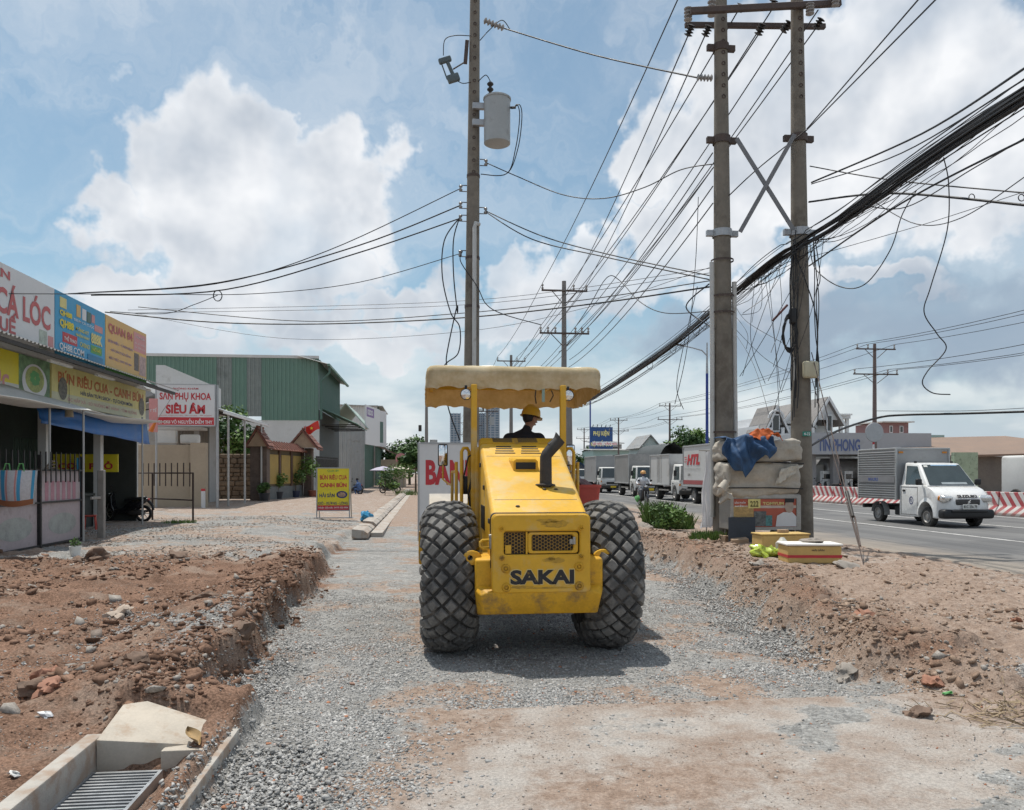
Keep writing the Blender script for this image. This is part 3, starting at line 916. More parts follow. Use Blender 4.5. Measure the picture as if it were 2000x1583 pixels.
# rear panel with its grilles
TILT = Matrix.Translation((0, -0.045, 0)) @ Matrix.Translation((0, -0.885, 0.72)) @ Matrix.Rotation(R(-1.2), 4, 'X') @ Matrix.Translation((0, 0.885, -0.72))
rp = MB(TILT)
ring_plate(rp, rrect(0, 1.095, 0.955, 0.76, 0.05, 4), rrect(0.005, 1.195, 0.735, 0.222, 0.025, 4), -0.885, -0.70, 0.014)
rear = part('rear_panel', rp, M_YEL, roller, 35)
back = MB(TILT).bb(-0.42, 0.42, -0.812, -0.80, 1.02, 1.36)
part('grille_back', back, M_BLACK, rear)
def honeycomb(x0, x1, z0, z1, y, cell=0.019, wire=0.0042):
    mb = MB(TILT)
    h = cell*math.sqrt(3)
    nx = int((x1-x0)/(cell*1.5))+1; nz = int((z1-z0)/h)+1
    for i in range(nx):
        for j in range(nz):
            cx = x0 + i*cell*1.5; cz = z0 + j*h + (h/2 if i % 2 else 0)
            p = [(cx+cell*math.cos(R(60*k)), cz+cell*math.sin(R(60*k))) for k in range(6)]
            for k in (0,1,2):
                a, b = p[k], p[(k+1) % 6]
                a = (min(max(a[0],x0),x1), min(max(a[1],z0),z1)); b = (min(max(b[0],x0),x1), min(max(b[1],z0),z1))
                if math.dist(a,b) < 0.006: continue
                mb.tube([(a[0],y,a[1]),(b[0],y,b[1])], wire, 3, False)
    return mb
M_MESHW = mat('rusty_yellow_mesh', (0.30, 0.17, 0.03), 0.6, 0.0, var=0.25, vs=15)
part('grille', honeycomb(-0.355, -0.155, 1.095, 1.295, -0.835), M_MESHW, rear)
gf = MB(TILT); ring_plate(gf, rrect(0.115, 1.195, 0.49, 0.205, 0.03, 4), rrect(0.11, 1.195, 0.405, 0.155, 0.02, 4), -0.868, -0.825, 0.006)
gfo = part('grille_door', gf, M_YEL, rear, 35)
part('grille', honeycomb(-0.095, 0.315, 1.115, 1.275, -0.838), M_MESHW, gfo)
part('grille_strip', MB(TILT).bb(-0.148, -0.133, -0.87, -0.81, 1.09, 1.30), M_YEL, rear)
part('grille_patch', MB(TILT).bb(-0.348, -0.292, -0.868, -0.842, 1.095, 1.175), M_YEL, rear)
lt = MB(TILT).rbox((0.318, -0.882, 1.215), (0.026, 0.02, 0.075), 0.006).rbox((0.292, -0.878, 1.205), (0.04, 0.012, 0.05), 0.006)
part('latch', lt, M_STEEL, gfo)
for (x, z, r) in ((-0.385,1.335,0.020),(0.385,1.338,0.020),(-0.38,1.055,0.020),(0.385,1.06,0.020),(-0.345,0.955,0.036),(0.362,0.965,0.036),(-0.34,0.775,0.036),(0.365,0.78,0.036)):
    b = MB(TILT).lathe([(r*1.25,0),(r*1.2,-0.012),(r*0.95,-0.020),(r*0.62,-0.020),(r*0.58,-0.002),(r*0.40,-0.002),(r*0.36,-0.016),(0.0,-0.018)], 18, (x,-0.884,z), 'y')
    part('bolt_boss', b, M_YELD, rear, 40)
lw = letters('SAKAI', (0,0,0), (1,0,0), (0,0,1), -0.302, 0.800, 0.315, 0.940, bold=0.045, proud=0.0)
lo = letters('SAKAI', (0,0,0), (1,0,0), (0,0,1), -0.312, 0.792, 0.323, 0.949, bold=0.075, proud=0.0)
lo.v = [tuple(TILT @ Vector((p[0], -0.888, p[2]))) for p in lo.v]
lw.v = [tuple(TILT @ Vector((p[0], -0.891, p[2]))) for p in lw.v]
M_LETE = mat('pale_letter_edge', (0.66, 0.50, 0.20), 0.6, var=0.1)
M_LETB = mat('worn_black_letters', (0.014, 0.013, 0.015), 0.5, var=0.2, dirt=((0.45,0.26,0.03), 0.10, 16))
part('letter_outline', lo, M_LETE, rear); part('lettering', lw, M_LETB, rear)

for (x, z, w_, h_, sd) in ((0.14,1.375,0.20,0.055,1),(0.06,1.405,0.16,0.03,2),(0.12,1.03,0.18,0.035,3),(0.10,1.045,0.05,0.03,4),(-0.20,0.775,0.18,0.022,5),(0.1,0.765,0.34,0.014,6)):
    rr_ = random.Random(sd); n_ = 18
    sc_ = MB(TILT).add([(x+w_*(0.5+0.28*rr_.random())*math.cos(2*math.pi*k/n_), -0.8862, z+h_*(0.45+0.5*rr_.random())*math.sin(2*math.pi*k/n_)) for k in range(n_)], [tuple(range(n_))])
    part('paint_scuff', sc_, mat('worn_paint_smudge', (0.42,0.245,0.028), 0.65, var=0.25, vs=18, dirt=((0.60,0.335,0.022),0.55,12)), rear)
# counterweight
cw = MB()
def cwl(y, zt, zb, wt_, wb): return [(-wb,y,zb),(wb*0.93,y,zb),(wt_,y,zb+0.22),(wt_,y,zt),(-wt_,y,zt),(-wt_,y,zb+0.22)]
loft(cw, [cwl(-0.80,1.03,0.50,0.628,0.60), cwl(-0.60,1.05,0.46,0.628,0.60), cwl(-0.30,1.05,0.46,0.60,0.58)])
cwf = MB()
loft(cwf, [[(-0.55,-0.86,0.505),(0.55,-0.86,0.505),(0.585,-0.925,0.70),(0.52,-0.922,0.725),(-0.52,-0.922,0.725),(-0.585,-0.925,0.70)],
           [(-0.595,-0.805,0.502),(0.575,-0.805,0.502),(0.624,-0.805,0.73),(0.60,-0.805,0.78),(-0.60,-0.805,0.78),(-0.624,-0.805,0.73)]])
cwo = part('counterweight', bevelled(cw, 0.025, 3), M_YELD, roller, 40)
part('bumper_face', bevelled(cwf, 0.012, 2, 12), M_YELD, cwo, 40)
for sx in (-1, 1):
    lg = MB()
    ring_plate(lg, [(sx*0.665+0.078*math.cos(t*math.pi/10)*(1 if math.cos(t*math.pi/10)*sx>0 else 1.4), 1.035+0.072*math.sin(t*math.pi/10)) for t in range(20)], [(sx*0.672+0.026*math.cos(t*math.pi/10), 1.035+0.026*math.sin(t*math.pi/10)) for t in range(20)], -0.70, -0.655, 0.005)
    part('lifting_lug', lg, M_YEL, roller, 40)
part('tie_handle', MB().tube([(-0.46,-0.78,1.14),(-0.56,-0.80,1.14),(-0.58,-0.80,1.16),(-0.58,-0.80,1.195),(-0.56,-0.80,1.215),(-0.46,-0.78,1.215)], 0.014, 8), M_YEL, roller, 40)
part('latch', MB().rbox((-0.482,-0.84,1.20),(0.03,0.05,0.13),0.008).cyl((-0.50,-0.85,1.26),(-0.47,-0.85,1.26),0.018), M_STEEL, roller, 40)

# engine hood
def hood_loop(y, ztop, zbot, hw, r=0.05):
    p = [(-hw, y, zbot)]
    for k in range(5): a = R(180-90*k/4); p.append((-hw+r+r*math.cos(a), y, ztop-r+r*math.sin(a)))
    for k in range(5): a = R(90-90*k/4); p.append((hw-r+r*math.cos(a), y, ztop-r+r*math.sin(a)))
    p.append((hw, y, zbot)); return p
hd = MB(); loft(hd, [hood_loop(-0.815,1.465,0.95,0.475), hood_loop(0.0,1.83,0.95,0.475), hood_loop(0.86,2.205,0.95,0.475)])
hood = part('engine_hood', hd, M_YEL, roller, 35)
sl = MB(); loft(sl, [hood_loop(-0.835,1.476,0.95,0.484), hood_loop(-0.80,1.484,0.95,0.484)])
part('rubber_seal', sl, M_BLACK, hood, 35)
cwl_ = MB(); loft(cwl_, [hood_loop(0.878,2.225,0.95,0.478), hood_loop(1.02,2.285,0.95,0.478)])
cowl = part('cowl', cwl_, M_YELD, roller, 35)
SLOPE = math.atan2(2.205-1.465, 0.86+0.815)
def hood_z(y): return 1.465 + (y+0.815)*math.tan(SLOPE)
for gx in (-0.20, 0.10):
    for k in range(4):
        y = 0.60+0.062*k
        part('louvre', MB().rbox((gx, y, hood_z(y)+0.004), (0.235-0.02*k, 0.022, 0.008), 0.003, 1, (SLOPE,0,0)), M_BLKMET, hood)
    for k in range(4):
        y = 0.895+0.033*k
        part('louvre', MB().rbox((gx, y, 2.225+(y-0.878)*0.42+0.003), (0.235, 0.013, 0.008), 0.003, 1, (0.39,0,0)), M_BLKMET, cowl)
for (x0_, x1_, y) in ((-0.47,0.47,0.52),(-0.47,0.47,-0.52)):
    part('panel_gap', MB().box(((x0_+x1_)/2, y, hood_z(y)+0.0005), (x1_-x0_-0.1, 0.007, 0.005), (SLOPE,0,0)), M_BLKMET, hood)
for y in (-0.62, 0.1, 0.66):
    part('hood_hinge', MB().rbox((-0.481, y, hood_z(y)-0.16), (0.02, 0.10, 0.05), 0.006), M_BLKMET, hood)
for k in range(6): part('side_vent', MB().rbox((-0.478, 0.05+0.09*k, 1.38), (0.012, 0.05, 0.26), 0.004), M_BLACK, hood)
# air scoop
sc = MB(); y0, y1 = 0.14, 0.46
zz0, zz1 = hood_z(y0), hood_z(y1)
ring = []
loft(sc, [[(-0.155,y0,zz0-0.01),(0.115,y0,zz0-0.01),(0.115,y0,zz0+0.105),(0.085,y0,zz0+0.13),(-0.125,y0,zz0+0.13),(-0.155,y0,zz0+0.105)],
          [(-0.185,y1,zz1-0.02),(0.145,y1,zz1-0.02),(0.125,y1,zz1+0.012),(0.10,y1,zz1+0.02),(-0.14,y1,zz1+0.02),(-0.165,y1,zz1+0.012)]])
sco = part('air_scoop', sc, M_YEL, hood, 30)
part('scoop_mouth', MB().rbox((-0.02, y0-0.002, zz0+0.058), (0.22, 0.012, 0.075), 0.03, 3), M_BLACK, sco)
for (x, y) in ((0.12,-0.30),(0.24,-0.30),(0.06,-0.20),(-0.20,-0.66)):
    part('hood_bolt', MB().lathe([(0.022,0),(0.022,0.006),(0.012,0.012),(0.0,0.014)], 10, (x,y,hood_z(y)+0.002)), M_BLKMET, hood, 40)
# exhaust
ex0 = Vector((0.150,-0.20,hood_z(-0.2)-0.02))
pth = [ex0, ex0+Vector((0,0,0.315)), ex0+Vector((0.012,0,0.345)), ex0+Vector((0.045,0,0.385)), ex0+Vector((0.135,-0.0,0.485))]
exm = MB().tube(pth, [0.066,0.062,0.061,0.061,0.063], 20, False)
tip = []
a_ = Vector((0.135,0,0.485)) ; dirn = Vector((0.10,0,0.14)).normalized()
n_ = len(exm.v)
for k in range(20):
    q = Vector(exm.v[n_-20+k]); rel = (q - (ex0+a_)); tip.append(q + dirn*(0.03 - rel.dot(Vector((0.81,0,-0.58)))*0.0) + Vector((0,0,1))*max(0,-(rel.dot(Vector((0.81,0,-0.58)))))*0.45)
exm.add([Vector(exm.v[n_-20+k]) for k in range(20)] + tip, [(k,(k+1)%20,20+(k+1)%20,20+k) for k in range(20)])
exm.lathe([(0.10,0.0),(0.10,0.012),(0.068,0.02)], 20, ex0+Vector((0,0,0.018)))
exo = part('exhaust_pipe', exm, M_BLKMET, roller, 40)
inn = MB().tube([ex0+Vector((0.05,0,0.42)), ex0+a_+dirn*0.02], 0.052, 16, True)
part('exhaust_bore', inn, M_BLACK, exo)

# chassis, platform, rails
ch = MB().rbox((0,0.15,0.78),(0.86,1.7,0.50),0.03).rbox((0,0.0,0.775),(1.16,0.36,0.34),0.03).rbox((0,1.6,0.95),(0.5,1.4,0.4),0.03)
part('chassis', ch, M_BLKMET, roller, 40)
pl = MB().rbox((0,1.55,1.40),(1.52,1.10,0.10),0.02)
part('platform', pl, M_BLKMET, roller, 40)
for sx in (-1, 1):
    part('side_panel', MB().rbox((sx*0.62,1.06,1.22),(0.22,0.06,0.56),0.015).rbox((sx*0.50,1.0,1.55),(0.05,0.16,1.25),0.012), M_YEL, roller, 40)
    part('handrail', MB().tube([(sx*0.68,1.04,1.35),(sx*0.68,1.04,2.12),(sx*0.655,1.06,2.165),(sx*0.61,1.08,2.165),(sx*0.585,1.10,2.12),(sx*0.585,1.10,1.38)], 0.021, 8), M_YEL, roller, 40)
    part('side_rail', MB().tube([(sx*0.74,1.10,1.88),(sx*0.76,2.0,1.88),(sx*0.76,2.05,1.45)], 0.02, 8).tube([(sx*0.74,1.10,1.45),(sx*0.74,1.10,2.0)], 0.02, 8), M_YEL, roller, 40)
    part('canopy_post', MB().rbox((sx*0.535,0.98,2.02),(0.072,0.08,1.80),0.012), M_YEL, roller, 40)
    m_ = MB().tube([(sx*0.76,2.05,1.70),(sx*0.80,2.2,1.72),(sx*0.875,2.32,1.78),(sx*0.875,2.32,1.98)], 0.013, 6)
    arm = part('mirror_arm', m_, M_YEL, roller, 40)
    mh = part('mirror_shell', MB().rbox((sx*0.875,2.36,2.11),(0.135,0.045,0.30),0.03,3), M_BLACK, arm, 40)
    part('mirror_glass', MB().rbox((sx*0.875,2.336,2.11),(0.110,0.006,0.27),0.02,2), M_MIRROR, mh, 40)
part('control_console', MB().rbox((-0.62,1.18,1.72),(0.15,0.16,0.22),0.03), M_BLACK, roller, 40)
part('hose', MB().tube([(-0.50,1.0,1.95),(-0.56,0.98,1.80),(-0.60,1.0,1.62),(-0.57,1.02,1.45)], 0.014, 6).tube([(-0.50,1.0,2.12),(-0.60,1.02,2.06),(-0.66,1.03,1.80)], 0.010, 6), M_BLACK, roller, 40)
seat = MB().rbox((0.10,1.62,1.72),(0.50,0.48,0.12),0.05,3).rbox((0.10,1.40,1.98),(0.48,0.10,0.44),0.05,3)
part('seat', seat, M_BLACK, roller, 40)
st_ = MB().tube([(0.05,2.10,1.45),(0.05,2.02,2.02)], 0.03, 8)
for k in range(20):
    a, b = 2*math.pi*k/20, 2*math.pi*(k+1)/20
    st_.tube([(0.05+0.2*math.cos(a),2.0+0.17*math.sin(a),2.05+0.08*math.sin(a)),(0.05+0.2*math.cos(b),2.0+0.17*math.sin(b),2.05+0.08*math.sin(b))], 0.014, 6, False)
part('steering_wheel', st_, M_BLACK, roller, 40)

# drum and front frame
dr = MB().lathe([(0.0,-1.06),(0.70,-1.06),(0.775,-1.06),(0.785,-1.05),(0.785,1.05),(0.775,1.06),(0.70,1.06),(0.0,1.06)], 64, (0,3.02,0.785), 'x')
part('drum', dr, M_DRUM, roller, 30)
ff = MB().rbox((-1.15,3.0,0.82),(0.10,1.5,0.36),0.02).rbox((1.15,3.0,0.82),(0.10,1.5,0.36),0.02).rbox((0,3.92,0.86),(2.4,0.14,0.42),0.02).rbox((0,2.12,0.90),(2.4,0.12,0.40),0.02)
part('drum_frame', ff, M_YELD, roller, 40)
part('scraper_bar', MB().rbox((0,2.16,1.36),(2.1,0.05,0.07),0.01), M_YELD, roller, 40)

# canopy cover of canvas on a frame
M_CANV = bpy.data.materials.new('canopy_canvas'); M_CANV.use_nodes = True
_t = NT(M_CANV.node_tree); _p = _t.n['Principled BSDF']
_g = _t.node('ShaderNodeNewGeometry'); _pos = _g.outputs['Position']
_n = _t.noise(_pos, 3.2, 6, 0.6); _n2 = _t.noise(_pos, 18, 4, 0.6)
_c = _t.mix(_t.ramp(_t.math('ADD', _t.math('MULTIPLY',_n,0.7), _t.math('MULTIPLY',_n2,0.3)), 0.32, 0.66), (0.47,0.38,0.215), (0.68,0.59,0.40))
_t.l.new(_c, _p.inputs['Base Color']); _p.inputs['Roughness'].default_value = 0.75; _p.inputs['Specular IOR Level'].default_value = 0.3
_b = _t.node('ShaderNodeBump'); _b.inputs['Strength'].default_value = 0.25; _b.inputs['Distance'].default_value = 0.02
_t.l.new(_t.noise(_pos, 6, 4, 0.55, 0.8), _b.inputs['Height']); _t.l.new(_b.outputs[0], _p.inputs['Normal'])
_tr = _t.node('ShaderNodeBsdfTranslucent'); _tr.inputs[0].default_value = (0.62, 0.30, 0.06, 1)
_mx = _t.node('ShaderNodeMixShader'); _mx.inputs[0].default_value = 0.22
_t.l.new(_p.outputs[0], _mx.inputs[1]); _t.l.new(_tr.outputs[0], _mx.inputs[2]); _t.l.new(_mx.outputs[0], _t.n['Material Output'].inputs[0])
M_CANVT = mat('pale_top_canvas', (0.72, 0.69, 0.60), 0.8, var=0.08, vs=3, bump=0.2, bs=8)  # top sheet of the canopy, paler than its sides
CX0, CX1, CY0, CY1, CZT = -1.10, 1.02, 1.00, 2.75, 3.155
cv = MB(); path = []
nseg = [64, 52, 64, 52]
rc = 0.10
def edge_pt(t):   # walk round the rounded outline, t in 0..4
    k = int(t) % 4; f = t - int(t)
    c = [(CX0,CY0),(CX1,CY0),(CX1,CY1),(CX0,CY1)]
    a, b = Vector(c[k]), Vector(c[(k+1) % 4])
    return a.lerp(b, f)
def outline(t):
    p = edge_pt(t); mid = Vector(((CX0+CX1)/2, (CY0+CY1)/2)); hw = Vector(((CX1-CX0)/2, (CY1-CY0)/2))
    d = p - mid
    qx, qy = abs(d.x) - (hw.x-rc), abs(d.y) - (hw.y-rc)
    if qx > 0 and qy > 0:
        v = Vector((qx, qy)).normalized()*rc
        d = Vector((math.copysign(hw.x-rc+v.x, d.x), math.copysign(hw.y-rc+v.y, d.y)))
    return mid + d, d.normalized()
NP = 240
rows_ = 11
vs, fs = [], []
for r_ in range(rows_):
    f = r_/(rows_-1)
    for k in range(NP):
        t = 4*k/NP
        p, d = outline(t)
        w_ = mnoise.noise(Vector((p.x*2.2, p.y*2.2, 3.1)))*0.5 + mnoise.noise(Vector((p.x*6, p.y*6, f*2)))*0.35
        if r_ < 4:
            a = R(90*r_/3); ins = 0.10*(1-math.sin(a)); z = CZT + 0.018*w_ - 0.085*(1-math.cos(a))
        else:
            g = (r_-3)/(rows_-4); ins = -0.010*g - 0.022*w_*g - 0.010*mnoise.noise(Vector((p.x*9,p.y*9,g*3))) - 0.009*g*math.sin((p.x+p.y)*21+4*mnoise.noise(Vector((p.x*2,p.y*2,1))))
            hem = 0.285 + 0.02*math.cos(p.x*2.3) + 0.085*min(1,max(0,(p.y-1.05)/1.2)) + 0.03*(abs(p.x)>0.95)
            z = CZT - 0.085 - (hem-0.085)*g
            if r_ == rows_-1:
                z += 0.026*abs(math.sin((p.x if int(t) % 2 == 0 else p.y)*13.5)) + 0.012*w_
        vs.append((p.x - d.x*ins, p.y - d.y*ins, z))
for r_ in range(rows_-1):
    for k in range(NP): fs.append((r_*NP+k, r_*NP+(k+1)%NP, (r_+1)*NP+(k+1)%NP, (r_+1)*NP+k))
cv.add(vs, fs)
canopy = part('canopy', cv, M_CANV, roller, 60)
tp = MB()
def topf(a, b):
    x = CX0+0.085+(CX1-CX0-0.17)*a; y = CY0+0.085+(CY1-CY0-0.17)*b
    e = min(a,1-a,b,1-b)
    return (x, y, CZT-0.004 + 0.035*min(1,e*6) + 0.012*mnoise.noise(Vector((x*2.5,y*2.5,0))) + (0.012*math.sin(a*22) if e > 0.05 else 0))
tp.grid(topf, 30, 24)
part('canopy_top', tp, M_CANVT, canopy, 60)
fr = MB()
for y in (1.04, 1.85, 2.70): fr.rbox(((CX0+CX1)/2, y, 3.06), (1.98, 0.05, 0.05), 0.008)
for x in (-1.03, -0.535, 0.535, 0.95): fr.rbox((x, 1.87, 3.02), (0.05, 1.70, 0.05), 0.008)
part('canopy_frame', fr, M_YEL, canopy, 40)
for x in (-0.63, 0.60):
    l = part('work_lamp', MB().lathe([(0.0,0.07),(0.05,0.06),(0.068,0.0),(0.062,-0.005)], 18, (x,0.965,2.80), 'y').rbox((x,1.0,2.87),(0.03,0.03,0.08),0.005), M_BLACK, canopy, 40)
    part('lamp_lens', MB().lathe([(0.060,-0.004),(0.045,-0.014),(0.0,-0.02)], 18, (x,0.965,2.80), 'y'), M_CHROME, l, 40)
part('strap', MB().box((0.30,0.99,2.80),(0.035,0.006,0.16)), mat('pale_green_strap', (0.25,0.36,0.33), 0.7), canopy)
part('strap', MB().tube([(0.21,1.0,2.86),(0.20,0.99,2.78),(0.215,1.0,2.70)], 0.008, 5), M_BLACK, canopy)
part('strap', MB().tube([(0.40,1.0,2.86),(0.42,0.99,2.80),(0.38,1.0,2.72)], 0.008, 5), M_BLACK, canopy)

part('tub_shelf', MB().rbox((0.93,2.16,1.285),(0.60,0.42,0.04),0.008), M_YELD, roller)
# red tub and its load, carried in front of the platform
tub = thing('plastic_tub', 'red plastic tub carried beside the roller platform', 'tub', (RR[0]+1.00, RR[1]+2.16, RR[2]+1.31))
tb = MB(); ring_pts = lambda s_, z: [(x*s_, y*s_, z) for x, y in rrect(0,0,0.46,0.34,0.06,3)]
loft(tb, [ring_pts(0.84,0.0), ring_pts(1.0,0.36), ring_pts(1.06,0.36), ring_pts(1.06,0.40), ring_pts(0.98,0.40), ring_pts(0.82,0.02)], True, True)
part('tub_body', tb, M_RED, tub, 35)
part('rag', MB().lump((0.02,0,0.40),0.15,3,2,0.5,(1.1,0.9,0.4)), mat('grimy_rag', (0.16,0.10,0.10), 0.9, var=0.4, vs=20), tub)

# ------------------------------------------------------------------ driver
M_SHIRT = mat('black_shirt', (0.012, 0.012, 0.016), 0.85, var=0.3, vs=14, bump=0.4, bs=12)
M_SKIN = mat('tanned_skin', (0.30, 0.155, 0.095), 0.55, var=0.08, vs=20)
M_HAIR = mat('black_hair', (0.012, 0.010, 0.009), 0.6)
M_HELM = mat('yellow_hard_hat', (0.62, 0.36, 0.03), 0.35, var=0.06, vs=8, dirt=((0.40,0.28,0.12),0.2,12))
M_TROU = mat('dark_trousers', (0.035, 0.037, 0.045), 0.85, var=0.2)
DL = Vector((RR[0]+0.13, RR[1]+1.55, RR[2]+1.80))
driver = thing('person', 'driver in black shirt and yellow hard hat seated on the roller, looking right', 'person', DL, -0.25)
bd = MB()
bd.tube([(0,0,0.02),(0,0.0,0.20),(0,0.02,0.40),(0,0.04,0.52)], [0.17,0.165,0.185,0.14], 14)
ball(bd, (-0.185,0.03,0.49), 0.092); ball(bd, (0.185,0.03,0.49), 0.092)
bd.tube([(-0.14,0.03,0.50),(0.0,0.03,0.56),(0.14,0.03,0.50)], [0.075,0.085,0.075], 10)
bd.tube([(0,0.04,0.52),(0.05,0.075,0.67)], [0.065,0.06], 10)
for sx in (-1,1):
    bd.tube([(sx*0.215,0.03,0.49),(sx*0.25,0.10,0.26),(sx*0.16,0.36,0.24)], [0.066,0.055,0.042], 10)
    bd.tube([(sx*0.09,0.02,0.03),(sx*0.14,0.42,0.05),(sx*0.14,0.46,-0.30)], [0.095,0.075,0.055], 10)
bm_ = remesh_body('torso', bd, 0.016, 8)
o = link('torso', bm_, M_SHIRT, driver)
HM = Matrix.Translation((0.06,0.085,0.67)) @ Matrix.Rotation(R(-44),4,'Z') @ Matrix.Rotation(R(-12),4,'X')
hdm = MB(HM)
ball(hdm, (0,0.0,0.10), 0.085, (0.92,1.08,1.25), 14)
hdm.tube([(0,0.02,0.03),(0,0.055,0.01)], [0.05,0.03], 10)
hdm.tube([(0,0.085,0.10),(0,0.115,0.075),(0,0.088,0.062)], [0.010,0.015,0.010], 8)
for sx in (-1,1): ball(hdm, (sx*0.08,-0.005,0.09), 0.026, (0.45,0.7,1.25), 8)
hdm.tube([(-0.035,0.085,0.125),(0.035,0.085,0.125)], 0.012, 8); hdm.tube([(-0.022,0.088,0.035),(0.022,0.088,0.035)], 0.010, 8)
hdm.tube([(0,-0.01,-0.05),(0,0.0,0.05)], [0.055,0.055], 10)
hm_ = remesh_body('head', hdm, 0.007, 4)
head = link('head', hm_, M_SKIN, driver)
hr = MB(HM); ball(hr, (0,-0.022,0.115), 0.090, (0.95,0.98,1.12), 12)
hr.v = [p for p in hr.v]; part('hair', hr, M_HAIR, head, 60)
hh = MB(HM @ Matrix.Translation((0,0,0.125)))
hh.lathe([(0.128,0.0),(0.124,0.012),(0.122,0.04),(0.112,0.085),(0.085,0.118),(0.045,0.136),(0.0,0.142)], 28)
hh.lathe([(0.124,0.004),(0.140,0.0),(0.139,-0.006),(0.122,0.0)], 28)
hh.grid(lambda a,b: ((a-0.5)*0.20*(1-0.25*b), 0.115+0.06*b*(1-(2*a-1)**2*0.6), 0.004-0.02*b), 10, 3)
hh.tube([(0,-0.115,0.06),(0,-0.07,0.128),(0,0,0.150),(0,0.07,0.128),(0,0.115,0.06)], [0.012]*5, 6)
part('hard_hat', hh, M_HELM, driver, 40)
for sx in (-1,1):
    hn = MB(); c0 = Vector((sx*0.15,0.39,0.245))
    hn.tube([c0-Vector((0,0.03,0)), c0+Vector((0,0.05,0.005))], [0.028,0.036], 8)
    for k in range(4): hn.tube([c0+Vector((sx*(-0.027+0.018*k),0.05,0.0)), c0+Vector((sx*(-0.027+0.018*k),0.095,0.012)), c0+Vector((sx*(-0.027+0.018*k),0.09,-0.02-0.004*k))], [0.010,0.009,0.008], 6)
    hn.tube([c0+Vector((-sx*0.03,0.0,0)), c0+Vector((-sx*0.05,0.05,-0.01))], [0.011,0.009], 6)
    part('hand', hn, M_SKIN, driver, 60)
# ------------------------------------------------------------------ shared building helpers
M_CONC = mat('weathered_concrete', (0.36, 0.34, 0.31), 0.85, var=0.12, vs=3, dirt=((0.22,0.19,0.165), 0.3, 2.5), bump=0.3, bs=40)
M_CONCN = mat('new_concrete', (0.40, 0.375, 0.34), 0.88, var=0.12, vs=4, dirt=((0.31,0.225,0.165), 0.62, 4.5), bump=0.25, bs=60)
M_PLAST = mat('white_plaster', (0.62, 0.62, 0.60), 0.8, var=0.06, vs=1.2, dirt=((0.42,0.41,0.38), 0.25, 1.2))
M_BEIGE = mat('beige_plaster', (0.40, 0.33, 0.245), 0.85, var=0.07, vs=1.0, dirt=((0.24,0.20,0.15), 0.25, 0.9))
M_DARKIN = mat('shaded_interior_tone', (0.05, 0.055, 0.05), 0.8, var=0.2)  # indoor shade put into the base colour
M_GREEN = mat('green_cladding', (0.145, 0.250, 0.200), 0.5, 0.0, var=0.06, vs=0.6, dirt=((0.19,0.27,0.225), 0.25, 0.7))
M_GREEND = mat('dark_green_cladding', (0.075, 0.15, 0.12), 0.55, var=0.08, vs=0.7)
M_ZINC = mat('zinc_sheet', (0.42, 0.43, 0.43), 0.45, 0.35, var=0.08, vs=1.5, dirt=((0.28,0.25,0.22), 0.25, 1.5))
M_ROOFGREY = mat('grey_metal_roof', (0.30, 0.30, 0.295), 0.55, 0.2, var=0.12, vs=1, dirt=((0.20,0.15,0.11), 0.3, 1.0))
M_WSIGN = mat('white_sign_vinyl', (0.66, 0.66, 0.66), 0.45, var=0.04, vs=1.5)
M_SRED = mat('sign_red', (0.50, 0.035, 0.045), 0.5, var=0.08)
M_SREDF = mat('faded_sign_red', (0.50, 0.12, 0.12), 0.55, var=0.12)
M_SYEL = mat('sign_yellow', (0.72, 0.60, 0.03), 0.5, var=0.06, vs=1.5)
M_SYELP = mat('pale_sign_yellow', (0.70, 0.62, 0.24), 0.55, var=0.10, vs=0.8)
M_SORG = mat('sign_orange_yellow', (0.66, 0.42, 0.15), 0.55, var=0.06)
M_SBLUE = mat('sign_blue', (0.05, 0.32, 0.55), 0.5, var=0.06)
M_SNAVY = mat('sign_navy', (0.02, 0.035, 0.14), 0.5, var=0.08)
M_SGRN = mat('sign_green', (0.10, 0.33, 0.10), 0.55, var=0.2, vs=9)
M_SPINK = mat('sign_pink', (0.60, 0.27, 0.26), 0.55, var=0.08)
M_SPURP = mat('sign_purple', (0.22, 0.13, 0.32), 0.55, var=0.08)
M_SWHITE = mat('sign_white_ink', (0.74, 0.74, 0.74), 0.5, var=0.03)
M_GALV = mat('galvanised_steel', (0.40, 0.41, 0.42), 0.45, 0.6, var=0.12, vs=5)
M_PIPEW = mat('grey_painted_post', (0.40, 0.40, 0.39), 0.5, 0.3, var=0.1)
M_FENCE = mat('black_fence_paint', (0.022, 0.021, 0.021), 0.55, var=0.25, vs=8, dirt=((0.10,0.055,0.03), 0.25, 9))
M_TILE = mat('brown_roof_tile', (0.20, 0.085, 0.06), 0.7, var=0.25, vs=5, bump=0.2)
M_WOODD = mat('dark_wood', (0.10, 0.06, 0.04), 0.7, var=0.2, vs=6)
M_LEAF = [mat('leaf_mid', (0.070, 0.135, 0.035), 0.55, var=0.35, vs=5, spec=0.3), mat('leaf_light', (0.115, 0.20, 0.045), 0.55, var=0.3, vs=5, spec=0.3), mat('leaf_dark', (0.030, 0.072, 0.020), 0.6, var=0.3, vs=5, spec=0.3)]
M_BARK = mat('bark', (0.14, 0.105, 0.075), 0.9, var=0.3, vs=8, bump=0.5, bs=30)
M_POT = mat('dark_pot', (0.03, 0.032, 0.04), 0.6, var=0.2)
M_BRICKR = mat('red_brick', (0.30, 0.115, 0.075), 0.85, var=0.2, vs=12, bump=0.3)

